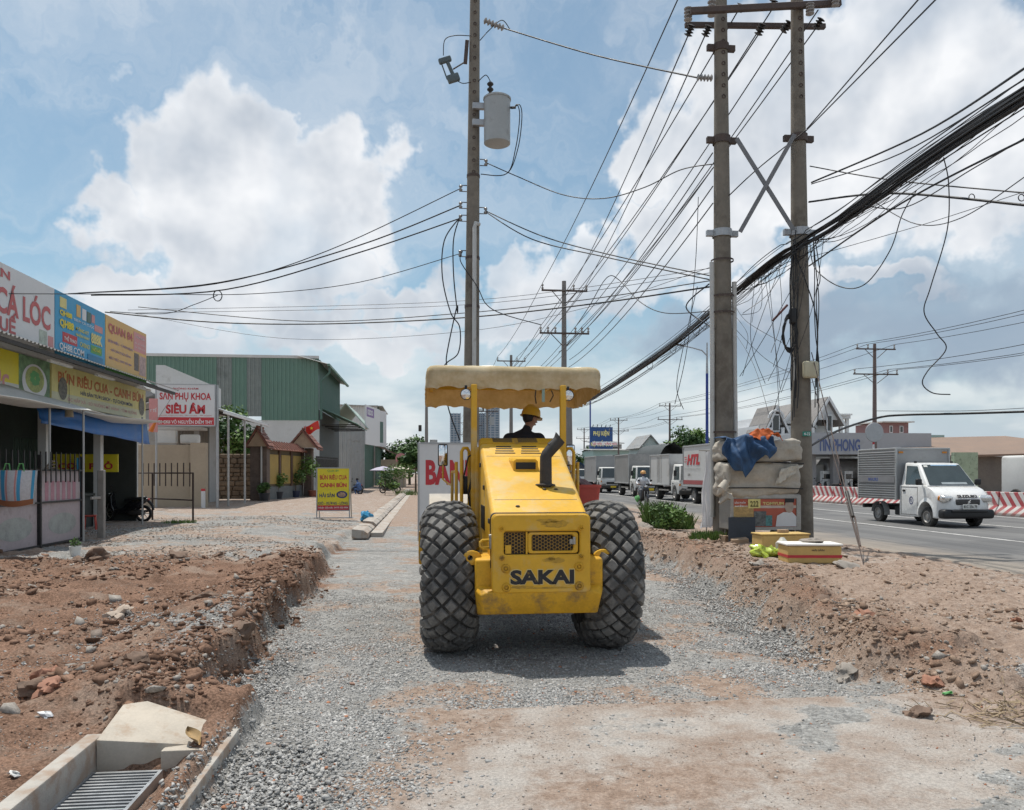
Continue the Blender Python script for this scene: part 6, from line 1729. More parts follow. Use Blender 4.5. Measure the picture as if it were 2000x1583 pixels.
def small_truck(label, loc, paint, boxm, L=6.2, wid=2.0, box_h=2.9, box_len=4.1, box_kind='plain', plate=M_PLATEY, tarp_m=None, group='trucks queueing in the traffic', rz=-math.pi/2, detail=True):
    """cab-over light truck, front at local x=0 facing +x"""
    t = thing('truck', label, 'truck', loc, rz, group)
    hw = wid/2
    top = [(-0.02,0.62),(-0.03,1.02),(-0.10,1.16),(-1.55,1.16)]
    cab_l = body_prism(arch_poly(top, 0.42, [(-0.95,0.42,0.46)], -1.55, -0.02), hw*0.97, 0, 0.10)
    cab = part('cab', bevelled(cab_l, 0.03, 2, 40), paint, t, 45)
    B = [(-0.10,-hw*0.95,1.15),(-0.10,hw*0.95,1.15),(-1.55,hw*0.95,1.15),(-1.55,-hw*0.95,1.15)]
    Tp = [(-0.36,-hw*0.84,2.02),(-0.36,hw*0.84,2.02),(-1.50,hw*0.84,2.06),(-1.50,-hw*0.84,2.06)]
    gh = MB(); gh.add(B+Tp, [(0,1,5,4),(1,2,6,5),(2,3,7,6),(3,0,4,7),(4,5,6,7)])
    part('cab_roof', bevelled(gh, 0.07, 3, 30), paint, cab, 45)
    part('windscreen', house_glass(MB(), [B[0],B[1],Tp[1],Tp[0]], (0.05,0.05,0.05,0.08), 0.012), M_WIND, cab)
    for sy in (-1,1):
        q = [B[3],B[0],Tp[0],Tp[3]] if sy < 0 else [B[1],B[2],Tp[2],Tp[1]]
        part('side_window', house_glass(MB(), q, (0.32,0.06,0.06,0.12) if sy < 0 else (0.06,0.32,0.06,0.12), 0.012), M_WIND, cab)
        part('headlight', MB().rbox((-0.06,sy*hw*0.74,0.72),(0.10,0.36,0.17),0.03,2), M_CHROME, cab)
        part('indicator', MB().rbox((-0.10,sy*hw*0.92,0.92),(0.10,0.08,0.12),0.02,2), M_AMBER, cab)
        m_ = part('mirror_arm', MB().tube([(-0.35,sy*hw*0.92,1.75),(-0.22,sy*(hw+0.16),1.72),(-0.22,sy*(hw+0.16),1.42)], 0.015, 5), M_BLACK, cab)
        part('mirror', MB().rbox((-0.22,sy*(hw+0.16),1.56),(0.06,0.16,0.32),0.02,2), M_BLACK, m_)
        part('door_handle', MB().rbox((-1.2,sy*(hw*0.97+0.012),1.0),(0.16,0.02,0.05),0.006), M_BLACK, cab)
    part('grille', MB().rbox((-0.015,0,0.80),(0.06,wid*0.52,0.16),0.02,2), M_BLACK, cab)
    part('bumper', MB().rbox((-0.04,0,0.50),(0.24,wid*0.98,0.26),0.06,3), M_BLKMET if paint is not M_CARW else M_BLACK, t, 45)
    part('number_plate', MB().rbox((0.085,0,0.50),(0.012,0.44,0.15),0.004), plate, t)
    part('chassis', MB().rbox((-L/2-0.4,0,0.62),(L-1.6,0.8,0.22),0.03), M_UNDER, t)
    xb = -1.68
    zb = 0.88
    box = MB().bb(xb-box_len, xb, -hw, hw, zb, box_h)
    if box_kind == 'frame':     # slatted sides with a tarpaulin over hoops
        bx = part('cargo_bed', MB().bb(xb-box_len, xb, -hw, hw, zb, 1.7), boxm, t)
        part('tarp', MB().grid(lambda a,b: (xb-box_len*a, (b-0.5)*2*hw*1.03, 1.6+(box_h-1.6)*math.sin(math.pi*min(1,max(0,b)))**0.35+0.10*mnoise.noise(Vector((a*5,b*5,loc[1])))), 24, 16), tarp_m or M_TARPD, t, 60)
    else:
        bx = part('cargo_box', box, boxm, t)
        for sy in (-1,1):
            if box_kind == 'rib':
                n = 22
                for k in range(n):
                    z = zb+0.06+(box_h-zb-0.12)*k/n
                    part('rib', MB().prism([(sy*hw,z),(sy*(hw+0.022),z+0.02),(sy*(hw+0.022),z+0.045),(sy*hw,z+0.065)], xb-box_len+0.03, xb-0.03, 'yz') if False else MB().bb(xb-box_len+0.03, xb-0.03, min(sy*hw,sy*(hw+0.02)), max(sy*hw,sy*(hw+0.02)), z, z+0.045), boxm, bx)
            for z in (zb+0.02, box_h-0.03): part('edge_trim', MB().rbox((xb-box_len/2, sy*(hw+0.012), z),(box_len+0.02,0.05,0.08),0.008), M_ZINC, bx)
            for x in (xb-0.02, xb-box_len+0.02): part('corner_trim', MB().rbox((x, sy*(hw+0.010), (zb+box_h)/2),(0.08,0.05,box_h-zb-0.1),0.008), M_ZINC, bx)
        if box_kind == 'door':
            for x in (xb-box_len*0.42, xb-box_len*0.62): part('door_seam', MB().bb(x-0.012,x+0.012,-hw-0.012,-hw-0.001,zb+0.1,box_h-0.1), M_BLKMET, bx)
            part('door_bar', MB().tube([(xb-box_len*0.52,-hw-0.03,zb+0.15),(xb-box_len*0.52,-hw-0.03,box_h-0.15)],0.018,6), M_STEEL, bx)
    for sy in (-1,1):
        wheel(t, (-0.95,sy*(hw-0.16),0.42), 0.40, 0.24, sy)
        wheel(t, (xb-box_len*0.68,sy*(hw-0.20),0.42), 0.40, 0.36, sy)
        part('mudguard', MB().grid(lambda a,b: (xb-box_len*0.68+0.48*math.cos(R(10+160*a)), sy*(hw-0.36+0.34*b), 0.44+0.46*math.sin(R(10+160*a))), 10, 2), M_UNDER, t, 60)
        part('side_guard', MB().bb(xb-box_len*0.52, xb-0.1, sy*hw-0.03, sy*hw, 0.56, 0.64), M_STEEL, t)
    return t
TX = 14.5
small_truck('white cabbed truck with plain grey box, furthest left of the queue', (TX+0.05, 61.0, RZ), M_TRKW, M_BOXG, 6.2, 2.0, 2.95, 4.6)
small_truck('white cabbed truck with stained grey box, second in the queue', (TX+0.05, 50.6, RZ), M_TRKW, mat('stained_grey_box',(0.25,0.25,0.245),0.55,0.1,var=0.15,vs=1,dirt=((0.34,0.33,0.32),0.3,1.2)), 6.2, 2.0, 2.85, 4.0)
small_truck('white box truck with side door, just left of the red logo truck', (TX+0.15, 41.9, RZ), M_TRKW, mat('dull_white_box',(0.50,0.50,0.49),0.5,var=0.07,vs=1,dirt=((0.34,0.32,0.29),0.25,1.5)), 6.2, 2.0, 2.65, 3.9, 'door')
htl = small_truck('white box truck with red HTL logo, partly behind the concrete pole', (TX, 34.0, RZ), M_TRKW, mat('clean_white_box',(0.56,0.56,0.55),0.5,var=0.05,vs=1,dirt=((0.40,0.38,0.35),0.2,1.5)), 6.6, 2.05, 2.98, 5.0)
# lettering on the side towards us (local -y is the street side after turning)
def side_word(t, body, x0, x1, z0, z1, hw, m_, bold=0.04, shear=0.0):
    mb = letters(body, (0,-hw-0.016,0), (1,0,0), UPZ, x0, z0, x1, z1, bold, 0.0, shear); part('lettering', mb, m_, t)
side_word(htl, 'HTL', -6.05, -4.1, 1.98, 2.52, 1.025, M_SRED, 0.06, 0.25)
side_word(htl, 'LOGISTICS SOLUTION', -6.4, -4.0, 1.74, 1.82, 1.025, mat('pale_grey_ink',(0.40,0.42,0.40),0.6), 0.01)
side_word(htl, 'D13', -5.9, -5.55, 1.42, 1.54, 1.025, M_BLACK, 0.02)
part('logo_bar', MB().bb(-6.45,-6.08,-1.045,-1.041,2.36,2.40), M_SRED, htl); part('logo_bar', MB().bb(-6.38,-6.10,-1.045,-1.041,2.25,2.29), M_SRED, htl); part('logo_bar', MB().bb(-6.48,-6.14,-1.045,-1.041,2.13,2.17), M_SRED, htl)
part('stripe', MB().bb(-6.6,-1.75,-1.046,-1.042,0.99,1.20), mat('dull_red_stripe',(0.34,0.08,0.08),0.6,var=0.15), htl)
small_truck('tall truck under a rounded dark tarpaulin in the far lane behind the queue', (18.0, 55.0, RZ), M_TRKW, M_TARPD, 8.5, 2.3, 3.75, 7.0, 'frame')
small_truck('far truck with low dark tarpaulin behind the leftmost grey box', (18.0, 72.0, RZ), M_TRKW, M_TARPD, 8.5, 2.3, 3.35, 7.0, 'frame')
def car(label, loc, paint, rz=-math.pi/2):
    t = thing('car', label, 'car', loc, rz, 'cars far along the road')
    top = [(-0.05,0.58),(-0.25,0.74),(-1.10,0.90),(-3.9,0.95),(-4.2,0.85)]
    b = part('body', bevelled(body_prism(arch_poly(top, 0.25, [(-0.85,0.32,0.36),(-3.4,0.32,0.36)], -4.22, 0.0), 0.86, 0, 0.22), 0.03, 2, 40), paint, t, 45)
    B = [(-1.0,-0.78,0.88),(-1.0,0.78,0.88),(-3.8,0.78,0.92),(-3.8,-0.78,0.92)]; Tp = [(-1.75,-0.60,1.43),(-1.75,0.60,1.43),(-3.2,0.60,1.44),(-3.2,-0.60,1.44)]
    gh = MB(); gh.add(B+Tp, [(0,1,5,4),(1,2,6,5),(2,3,7,6),(3,0,4,7),(4,5,6,7)]); part('cabin', bevelled(gh,0.05,2,30), paint, b, 45)
    part('windscreen', house_glass(MB(), [B[0],B[1],Tp[1],Tp[0]], (0.06,0.06,0.05,0.05), 0.012), M_WIND, b)
    for sy in (-1,1):
        q = [B[3],B[0],Tp[0],Tp[3]] if sy < 0 else [B[1],B[2],Tp[2],Tp[1]]; part('side_window', house_glass(MB(), q, (0.12,0.12,0.08,0.12), 0.012), M_WIND, b)
        part('headlight', MB().rbox((-0.14,sy*0.60,0.62),(0.16,0.32,0.12),0.03,2), M_CHROME, b)
        for x in (-0.85,-3.4): wheel(t, (x,sy*0.74,0.32), 0.31, 0.2, sy)
    part('grille', MB().rbox((-0.04,0,0.52),(0.06,0.7,0.14),0.02), M_BLACK, b)
    part('number_plate', MB().rbox((0.0,0,0.36),(0.02,0.42,0.12),0.004), M_PLATE, b)
    return t
car('dark blue car far down the road beside the roller hood', (13.8, 72.5, RZ), mat('navy_car_paint',(0.02,0.035,0.10),0.25,coat=0.4))
car('white car far down the road behind the dark blue one', (14.0, 84.0, RZ), M_CARW)
small_truck('distant truck loaded with blue barrels', (17.6, 90.0, RZ), M_TRKW, M_SBLUE, 7.0, 2.2, 2.9, 5.0, 'frame', tarp_m=mat('blue_barrels',(0.02,0.06,0.22),0.5,var=0.4,vs=3))

# ------------------------------------------------------------------ the little white van with ribbed grey box
van = thing('pickup_van', 'small white pickup van with ribbed grey cargo box driving past', 'van', (15.28, 21.0, RZ), -math.pi/2)
VH = 0.80
top = [(0.0,0.34),(0.02,0.56),(-0.02,0.74),(-0.12,0.84),(-0.42,0.95),(-0.76,1.04),(-2.02,1.04)]
vb = body_prism(arch_poly(top, 0.26, [(-0.70,0.29,0.37)], -2.02, 0.0), VH, 0, 0.24, (1,0.97,0.9,0.75,0.5,0.0))
vbo = part('body', bevelled(vb, 0.022, 2, 35), M_CARW, van, 50)
B = [(-0.68,-0.775,1.03),(-0.68,0.775,1.03),(-2.0,0.775,1.03),(-2.0,-0.775,1.03)]; Tp = [(-1.28,-0.64,1.74),(-1.28,0.64,1.74),(-1.96,0.655,1.78),(-1.96,-0.655,1.78)]
gh = MB(); gh.add(B+Tp, [(0,1,5,4),(1,2,6,5),(2,3,7,6),(3,0,4,7),(4,5,6,7)])
cab = part('cab_roof', bevelled(gh, 0.06, 3, 30), M_CARW, vbo, 50)
part('windscreen', house_glass(MB(), [B[0],B[1],Tp[1],Tp[0]], (0.045,0.045,0.03,0.07), 0.012), M_WIND, cab)
part('sun_strip', house_glass(MB(), [B[0],B[1],Tp[1],Tp[0]], (0.25,0.12,0.88,0.075), 0.017), mat('pale_blue_strip',(0.30,0.45,0.62),0.4), cab)
part('windscreen_sticker', house_glass(MB(), [B[0],B[1],Tp[1],Tp[0]], (0.07,0.84,0.82,0.10), 0.017), M_PLATE, cab)
part('dash_papers', house_glass(MB(), [B[0],B[1],Tp[1],Tp[0]], (0.30,0.18,0.05,0.86), 0.016), mat('pale_papers',(0.32,0.36,0.38),0.6), cab)
for sy in (-1,1):
    q = [B[3],B[0],Tp[0],Tp[3]] if sy < 0 else [B[1],B[2],Tp[2],Tp[1]]
    part('side_window', house_glass(MB(), q, (0.20,0.16,0.05,0.14) if sy < 0 else (0.16,0.20,0.05,0.14), 0.012), M_WIND, cab)
    part('wiper', MB().tube([(-0.74,sy*0.1+0.1,1.075),(-0.79,sy*0.1+0.55,1.13)],0.010,5), M_BLACK, cab)
    hl = part('headlight', MB().rbox((-0.115,sy*0.585,0.735),(0.20,0.36,0.15),0.045,3,(0,0.25,-sy*0.35)), M_CHROME, vbo, 50)
    part('indicator', MB().rbox((-0.175,sy*0.705,0.735),(0.16,0.11,0.12),0.03,2,(0,0.25,-sy*0.6)), M_AMBER, hl, 50)
    part('mirror', MB().rbox((-0.86,sy*0.93,1.15),(0.10,0.18,0.20),0.04,3).tube([(-0.9,sy*0.78,1.08),(-0.86,sy*0.88,1.11)],0.02,6), M_BLACK, vbo, 50)
    part('door_handle', MB().rbox((-1.78,sy*(VH+0.006),0.90),(0.14,0.02,0.05),0.01), M_BLACK, vbo)
    for (x0,z0,x1,z1) in ((-1.93,0.30,-1.915,1.0),(-1.13,0.52,-1.115,1.0),(-1.93,0.985,-1.13,0.998),(-1.93,0.30,-1.1,0.312)):
        part('door_seam', MB().bb(x0,x1,min(sy*VH,sy*(VH+0.003)),max(sy*VH,sy*(VH+0.003)),z0,z1), M_BLKMET, vbo)
    ar = MB()
    for k in range(12):
        a, b = R(2+176*k/12), R(2+176*(k+1)/12)
        P = lambda th, r, y: (-0.70+r*math.cos(th), sy*y, 0.29+r*math.sin(th))
        ar.add([P(a,0.365,VH-0.02),P(b,0.365,VH-0.02),P(b,0.365,VH+0.03),P(a,0.365,VH+0.03),P(a,0.455,VH+0.002),P(b,0.455,VH+0.002)], [(0,1,2,3),(3,2,5,4)])
    part('wheel_arch', ar, M_CARW, vbo, 60)
    wheel(van, (-0.70,sy*0.69,0.28), 0.285, 0.19, sy); wheel(van, (-3.22,sy*0.69,0.28), 0.285, 0.19, sy)
    part('mudguard', MB().grid(lambda a,b: (-3.22+0.37*math.cos(R(-12+190*a)), sy*(0.60+0.19*b), 0.30+0.36*math.sin(R(-12+190*a))), 12, 2), M_ZINC, van, 60)
    part('fog_lamp', MB().rbox((-0.06,sy*0.62,0.44),(0.06,0.14,0.07),0.02,2), M_BLACK, vbo)
    part('rack_lug', MB().rbox((-1.55,sy*0.58,1.79),(0.10,0.05,0.06),0.015,2), M_BLACK, cab)
part('grille', MB().rbox((-0.035,0,0.655),(0.12,0.72,0.14),0.03,2), mat('grille_grey',(0.06,0.06,0.062),0.4), vbo, 50)
for z in (0.62,0.66,0.70): part('grille_bar', MB().rbox((0.026,0,z),(0.012,0.68,0.014),0.004), M_BLKMET, vbo)
em = MB()
for (y0,z0,y1,z1) in ((-0.05,0.69,0.04,0.655),(0.04,0.655,-0.04,0.645),(-0.04,0.645,0.05,0.61)): em.tube([(0.036,-y0,z0),(0.036,-y1,z1)],0.011,5)
part('emblem', em, M_CHROME, vbo)
part('bumper', MB().rbox((-0.08,0,0.37),(0.30,1.56,0.22),0.07,3).rbox((0.03,0,0.44),(0.16,1.1,0.06),0.02), M_BLACK, van, 50)
part('number_plate', MB().rbox((0.062,0.02,0.545),(0.014,0.46,0.12),0.006), M_PLATE, vbo)
part('lettering', letters('81C 256 79', (0.071,-0.20,0.50), (0,1,0), UPZ, 0.02,0.012,0.42,0.082, 0.02, 0.002), M_BLACK, vbo)
part('lettering', letters('SUZUKI', (-0.022,-0.30,0.748), (0,1,0), (-0.70,0,0.71), 0.0,0.0,0.60,0.095, 0.06, 0.014), M_BLACK, vbo)
dk = MB(); ring_plate(dk, [(-1.42+0.10*math.cos(2*math.pi*k/20), 0.66+0.10*math.sin(2*math.pi*k/20)) for k in range(20)], [(-1.42+0.075*math.cos(2*math.pi*k/20), 0.66+0.075*math.sin(2*math.pi*k/20)) for k in range(20)], -VH-0.005, -VH-0.001, 0.001)
dko = part('door_emblem', dk, M_SNAVY, vbo); part('lettering', letters('R', (0,-VH-0.003,0),(1,0,0),UPZ,-1.455,0.62,-1.385,0.70,0.05,0.0), M_SNAVY, dko)
part('chassis', MB().rbox((-2.9,0,0.46),(2.3,0.8,0.16),0.03).rbox((-2.35,-0.45,0.38),(0.35,0.4,0.26),0.04), M_UNDER, van)
bx = part('cargo_box', MB().bb(-4.20,-2.08,-0.87,0.87,0.74,2.31), M_BOXG, van)
for k in range(20):
    z = 0.77+1.49*k/20
    for sy in (-1,1): part('rib', MB().add([(-4.17,sy*0.87,z),(-2.11,sy*0.87,z),(-2.11,sy*0.908,z+0.03),(-4.17,sy*0.908,z+0.03),(-2.11,sy*0.87,z+0.055),(-4.17,sy*0.87,z+0.055)],[(0,1,2,3),(3,2,4,5),(0,3,5),(1,4,2)]), M_BOXG, bx)
part('smooth_panel', MB().bb(-4.17,-2.11,-0.914,-0.911,1.26,1.46), mat('plain_grey_band',(0.24,0.24,0.25),0.5,0.2), bx)
part('lettering', letters('0914.29.5', (0,-0.918,0),(1,0,0),UPZ,-3.55,1.31,-3.0,1.41,0.03,0.0), mat('blue_ink',(0.05,0.09,0.30),0.6), bx)
for sy in (-1,1):
    part('corner_trim', MB().rbox((-2.085,sy*0.872,1.525),(0.06,0.06,1.61),0.01), M_ZINC, bx); part('corner_trim', MB().rbox((-4.195,sy*0.872,1.525),(0.06,0.06,1.61),0.01), M_ZINC, bx)
    part('marker_lamp', MB().rbox((-2.07,sy*0.72,2.20),(0.03,0.15,0.06),0.01), M_AMBER, bx)
part('roof_edge', MB().rbox((-3.14,0,2.32),(2.16,1.80,0.05),0.012), M_ZINC, bx)
part('rear_bumper', MB().bb(-4.18,-4.08,-0.75,0.75,0.42,0.55), M_UNDER, van)

# the cab and nose of the van stand taller than their plan
def _taller(o):
    if o.type == 'MESH':
        for v in o.data.vertices:
            z = v.co.z
            v.co.z = z if z < 0.26 else (0.26+(z-0.26)*1.20 if z < 1.04 else 1.196+(z-1.04)*0.93)
    for c_ in o.children: _taller(c_)
_taller(vbo)
for c_ in van.children:
    if c_.name.split('.')[0] == 'bumper': _taller(c_)
# far right: the rear part of a bigger grey truck beyond the barrier
ft_ = thing('truck', 'long ribbed grey box truck beyond the barrier at the right edge', 'truck', (25.6, 30.0, RZ), math.pi/2, 'trucks beyond the barrier')
part('cargo_box', MB().bb(-7.5,-0.2,-1.15,1.15,0.95,2.95), M_BOXG, ft_)
for k in range(30): part('rib', MB().bb(-7.45,-0.25,1.15,1.17,1.0+1.9*k/30,1.035+1.9*k/30), mat('dust_brown_panel',(0.26,0.235,0.21),0.6,0.1,var=0.1), ft_)
part('cab', bevelled(MB().bb(0.0,1.7,-1.05,1.05,0.5,2.3), 0.12, 3, 30), M_TRKW, ft_, 45)
part('windscreen', MB().bb(1.69,1.715,-0.9,0.9,1.35,2.1), M_WIND, ft_)
part('lettering', letters('0986.2', (0,1.19,0),(-1,0,0),UPZ,3.5,1.85,5.0,2.05,0.03,0.0), mat('blue_ink',(0.05,0.09,0.30),0.6), ft_)
for x in (0.8,-5.2,-6.3):
    for sy in (-1,1): wheel(ft_, (x,sy*0.95,0.45), 0.45, 0.28, sy)
part('chassis', MB().bb(-7.3,0.2,-0.4,0.4,0.5,0.93), M_UNDER, ft_)

# ------------------------------------------------------------------ rider on a motorbike
RP = Vector((*W(1256,38), RZ))
motorbike('motorbike', 'dark motorbike ridden towards us along the road edge', RP, -math.pi/2, mat('dark_bike_paint',(0.02,0.02,0.024),0.25,coat=0.3))
rid = thing('person', 'rider in white shirt, face mask and orange helmet on the oncoming motorbike', 'person', RP, -math.pi/2)
rb = MB()
rb.tube([(-0.12,0,0.78),(-0.10,0,1.0),(-0.02,0,1.26),(0.0,0,1.34)], [0.16,0.16,0.185,0.12], 12)
ball(rb, (-0.02,0.18,1.27), 0.08); ball(rb, (-0.02,-0.18,1.27), 0.08)
rb.tube([(0,0,1.33),(0.02,0,1.45)], [0.06,0.055], 8)
for sy in (-1,1): rb.tube([(-0.02,sy*0.20,1.27),(0.06,sy*0.33,1.08),(0.28,sy*0.32,1.04)], [0.066,0.055,0.045], 8)
link('shirt', remesh_body('shirt', rb, 0.02, 6), mat('white_shirt',(0.60,0.62,0.66),0.8,var=0.1,vs=10,bump=0.3,bs=10), rid)
lg = MB()
for sy in (-1,1): lg.tube([(-0.12,sy*0.09,0.82),(0.24,sy*0.17,0.74),(0.18,sy*0.17,0.36),(0.12,sy*0.17,0.30)], [0.11,0.085,0.06,0.055], 8)
lg.tube([(-0.14,-0.1,0.82),(-0.14,0.1,0.82)],0.12,8)
link('trousers', remesh_body('trousers', lg, 0.02, 5), mat('grey_trousers',(0.16,0.17,0.19),0.85), rid)
hd_ = MB(); ball(hd_, (0.03,0,1.52), 0.10, (1.0,0.85,1.2), 12); hd_.tube([(0.13,0,1.53),(0.145,0,1.50)],[0.014,0.018],6)
for sy in (-1,1): ball(hd_, (0.02,sy*0.085,1.51), 0.026, (0.6,0.4,1.2), 6)
hdo = link('head', remesh_body('head', hd_, 0.012, 3), M_SKIN, rid)
part('face_mask', ball(MB(), (0.065,0,1.475), 0.085, (0.95,0.9,0.75), 10), mat('dark_mask',(0.05,0.06,0.12),0.8), hdo, 60)
part('helmet', MB().lathe([(0.128,1.54),(0.130,1.58),(0.115,1.64),(0.07,1.68),(0.0,1.695)], 20, (0.02,0,0)).grid(lambda a,b: (0.13+0.06*b, (a-0.5)*0.2, 1.565-0.012*b), 6, 2), mat('orange_helmet',(0.60,0.33,0.12),0.35), rid, 50)
for sy in (-1,1):
    hn = MB().tube([(0.26,sy*0.32,1.04),(0.33,sy*0.30,1.03)],[0.035,0.032],8)
    for k in range(4): hn.tube([(0.32,sy*(0.27+0.02*k),1.045),(0.37,sy*(0.27+0.02*k),1.035),(0.36,sy*(0.27+0.02*k),1.005)],[0.011,0.010,0.009],5)
    hn.tube([(0.29,sy*0.28,1.03),(0.33,sy*0.26,1.0)],[0.012,0.010],5)
    part('hand', hn, M_SKIN, rid, 60); part('shoe', MB().rbox((0.17,sy*0.17,0.30),(0.26,0.10,0.08),0.03,2), M_BLACK, rid, 50)
solo('carrier_bag', MB().lump((0,0,0.12),0.13,4,2,0.4,(0.9,0.7,1.1)), M_SGRN, 'green bag hanging from the oncoming motorbike', 'bag', loc=RP+Vector((-0.30,-0.1,0.25)), smooth=50)

# ------------------------------------------------------------------ striped barriers along the median
def stripe_mat():
    m = bpy.data.materials.new('red_white_stripes'); m.use_nodes = True
    t = NT(m.node_tree); p = t.n['Principled BSDF']
    geo = t.node('ShaderNodeNewGeometry'); sp = t.node('ShaderNodeSeparateXYZ'); t.l.new(geo.outputs['Position'], sp.inputs[0])
    up_ = t.math('GREATER_THAN', sp.outputs[2], 0.45)
    k = t.math('ADD', t.math('MULTIPLY', up_, 0.75), -0.25)
    a = t.math('ADD', sp.outputs[1], t.math('MULTIPLY', t.math('SUBTRACT', sp.outputs[2], 0.45), t.math('MULTIPLY', t.math('ADD', t.math('MULTIPLY', up_, 2.0), -1.1), -1.0)))
    oi = t.node('ShaderNodeObjectInfo'); a = t.math('ADD', a, t.math('MULTIPLY', oi.outputs['Random'], 0.9))
    f = t.math('FRACT', t.math('MULTIPLY', a, t.math('ADD', 2.0, t.math('MULTIPLY', oi.outputs['Random'], 0.25))))
    s_ = t.math('GREATER_THAN', f, 0.5)
    c = t.mix(s_, (0.58,0.56,0.54), (0.36,0.055,0.065))
    n = t.noise(geo.outputs['Position'], 2.5, 6, 0.65)
    c = t.mix(t.ramp(n, 0.42, 0.75, 0, 0.6), c, (0.36,0.31,0.28))
    low = t.ramp(t.math('ADD', sp.outputs[2], t.math('MULTIPLY', n, 0.3)), 0.22, 0.5, 0.65, 0.0)
    c = t.mix(low, c, (0.33,0.26,0.22))
    t.l.new(c, p.inputs['Base Color']); p.inputs['Roughness'].default_value = 0.8
    return m
M_STRIPE = stripe_mat()
bar = MB().prism([(-0.30,0.0),(0.30,0.0),(0.30,0.10),(0.15,0.36),(0.11,0.86),(-0.11,0.86),(-0.15,0.36),(-0.30,0.10)], -0.99, 0.99, 'xz')
bme = bevelled(bar, 0.015, 1, 20).mesh('concrete_barrier'); bme.materials.append(M_STRIPE)
ORDB = 'first second third fourth fifth sixth seventh eighth ninth tenth eleventh twelfth thirteenth fourteenth fifteenth sixteenth seventeenth eighteenth'.split()
for k in range(56):
    o = link('concrete_barrier', bme, None); o.location = (21.3+RNG.uniform(-0.02,0.02), 24.4+2.02*k, RZ); o.rotation_euler = (0,0,RNG.uniform(-0.008,0.008))
    tag(o, ('red and white striped concrete barrier, %s of the median row from the right edge' % ORDB[k]) if k < 18 else 'small far red and white striped barrier in the median row left of the twin poles', 'barrier', 'striped barriers along the median')
# round sign seen from behind on the median
sgp = Vector((21.3, W(1697,38)[1], RZ))
rsg = thing('traffic_sign', 'back of a round grey road sign on a red and white post', 'sign', sgp)
rz_ = zpx(845,38)-RZ
part('disc', MB().lathe([(0.0,-0.02),(0.45,-0.02),(0.47,0.0),(0.45,0.02),(0.0,0.02)],32,(0,-0.06,rz_),'y'), M_GALV, rsg, 30)
for k in range(9): part('post_band', MB().cyl((0,0,0.42*k),(0,0,0.42*(k+1)-0.004),0.045,n=12), M_SRED if k % 2 else M_WSIGN, rsg, 40)
# street lamp on the median
lp = Vector((21.3, (60.6-21.3*ST)/CT, RZ)); lz = zpx(680,60.6)-RZ; lb = zpx(730,60.6)-RZ
lamp = thing('street_lamp', 'tall street lamp with blue lower post and white curved arm', 'street lamp', lp)
part('lower_post', MB().cyl((0,0,0),(0,0,lb),0.13,0.10,12), mat('blue_post_paint',(0.02,0.05,0.26),0.5), lamp, 40)
part('upper_post', MB().cyl((0,0,lb),(0,0,lz+0.4),0.10,0.05,12), M_GALV, lamp, 40)
part('arm', MB().tube([(0,0,lz-0.6),(-0.4,0,lz-0.2),(-1.2,0,lz+0.0),(-2.0,0,lz+0.15)],[0.05,0.05,0.045,0.04],8), M_GALV, lamp, 40)
part('lamp_head', MB().rbox((-2.3,0,lz+0.2),(0.8,0.25,0.10),0.04,2,(0,0.08,0)), M_BLKMET, lamp, 40)

# ------------------------------------------------------------------ across the road
gy = W(1700,62)[1]; gx0 = W(1583,61)[0]; gx1 = W(1812,63)[0]
gs = thing('petrol_station', 'petrol station with flat grey canopy lettered TIN PHONG', 'petrol station', ((gx0+gx1)/2, gy+4, 0))
gz0, gz1 = zpx(888,62), zpx(846,62)
cano = wpart('canopy', MB().bb(gx0,gx1,gy,gy+9,gz0,gz1), mat('pale_grey_fascia',(0.40,0.41,0.43),0.55,var=0.05,vs=0.6,dirt=((0.30,0.30,0.31),0.3,0.6)), gs)
wpart('lettering', letters('TIN PHONG', (W(1598,61.5)[0],gy,zpx(882,62)), XR_, UPZ, 0,0,(1684-1598)/F*62,0.95,0.03,0.03), mat('dull_blue_letters',(0.10,0.14,0.30),0.6), gs, parent=cano)
for (px, yy) in ((1594,1.0),(1643,1.0),(1800,1.0),(1660,7.5),(1610,7.5)): wpart('column', MB().bb(W(px,62)[0]-0.27,W(px,62)[0]+0.27,gy+yy,gy+yy+0.5,0,gz0), mat('grey_column',(0.30,0.29,0.29),0.7,var=0.1), gs)
wpart('shop_wall', MB().bb(gx0+0.2,gx1+4,gy+9.5,gy+9.8,0,gz0), M_PLAST, gs)
wpart('shop_roof', MB().slab([(gx0,gy+8.6,gz0-1.1),(gx1,gy+8.6,gz0-1.1),(gx1,gy+9.4,gz0-0.3),(gx0,gy+9.4,gz0-0.3)],0.08), M_ROOFGREY, gs)
for i, px in enumerate((1612,1629,1655)):
    p = W(px,63.5)
    pu = thing('fuel_pump', ['left fuel pump under the petrol station canopy','middle fuel pump under the petrol station canopy','right fuel pump under the petrol station canopy'][i], 'fuel pump', (p[0],p[1],0.05), 0, 'fuel pumps under the canopy')
    part('cabinet', MB().rbox((0,0,0.9),(0.7,0.45,1.8),0.04), M_WHITEP, pu); part('display', MB().rbox((0,-0.235,1.35),(0.5,0.02,0.4),0.01), M_GLASS, pu); part('hose', MB().tube([(0.36,0,1.2),(0.5,0,0.5),(0.38,0,0.9)],0.02,5), M_BLACK, pu)
tk = thing('tank_truck', 'silver tank truck standing under the petrol station canopy', 'truck', (W(1655,67)[0],W(1655,67)[1],0.05), 0)
part('tank', MB().lathe([(0.0,-2.4),(0.7,-2.4),(0.95,-2.2),(0.95,2.2),(0.7,2.4),(0.0,2.4)],24,(0,0,1.9),'x'), mat('silver_tank',(0.50,0.51,0.52),0.4,0.4,var=0.1), tk, 40)
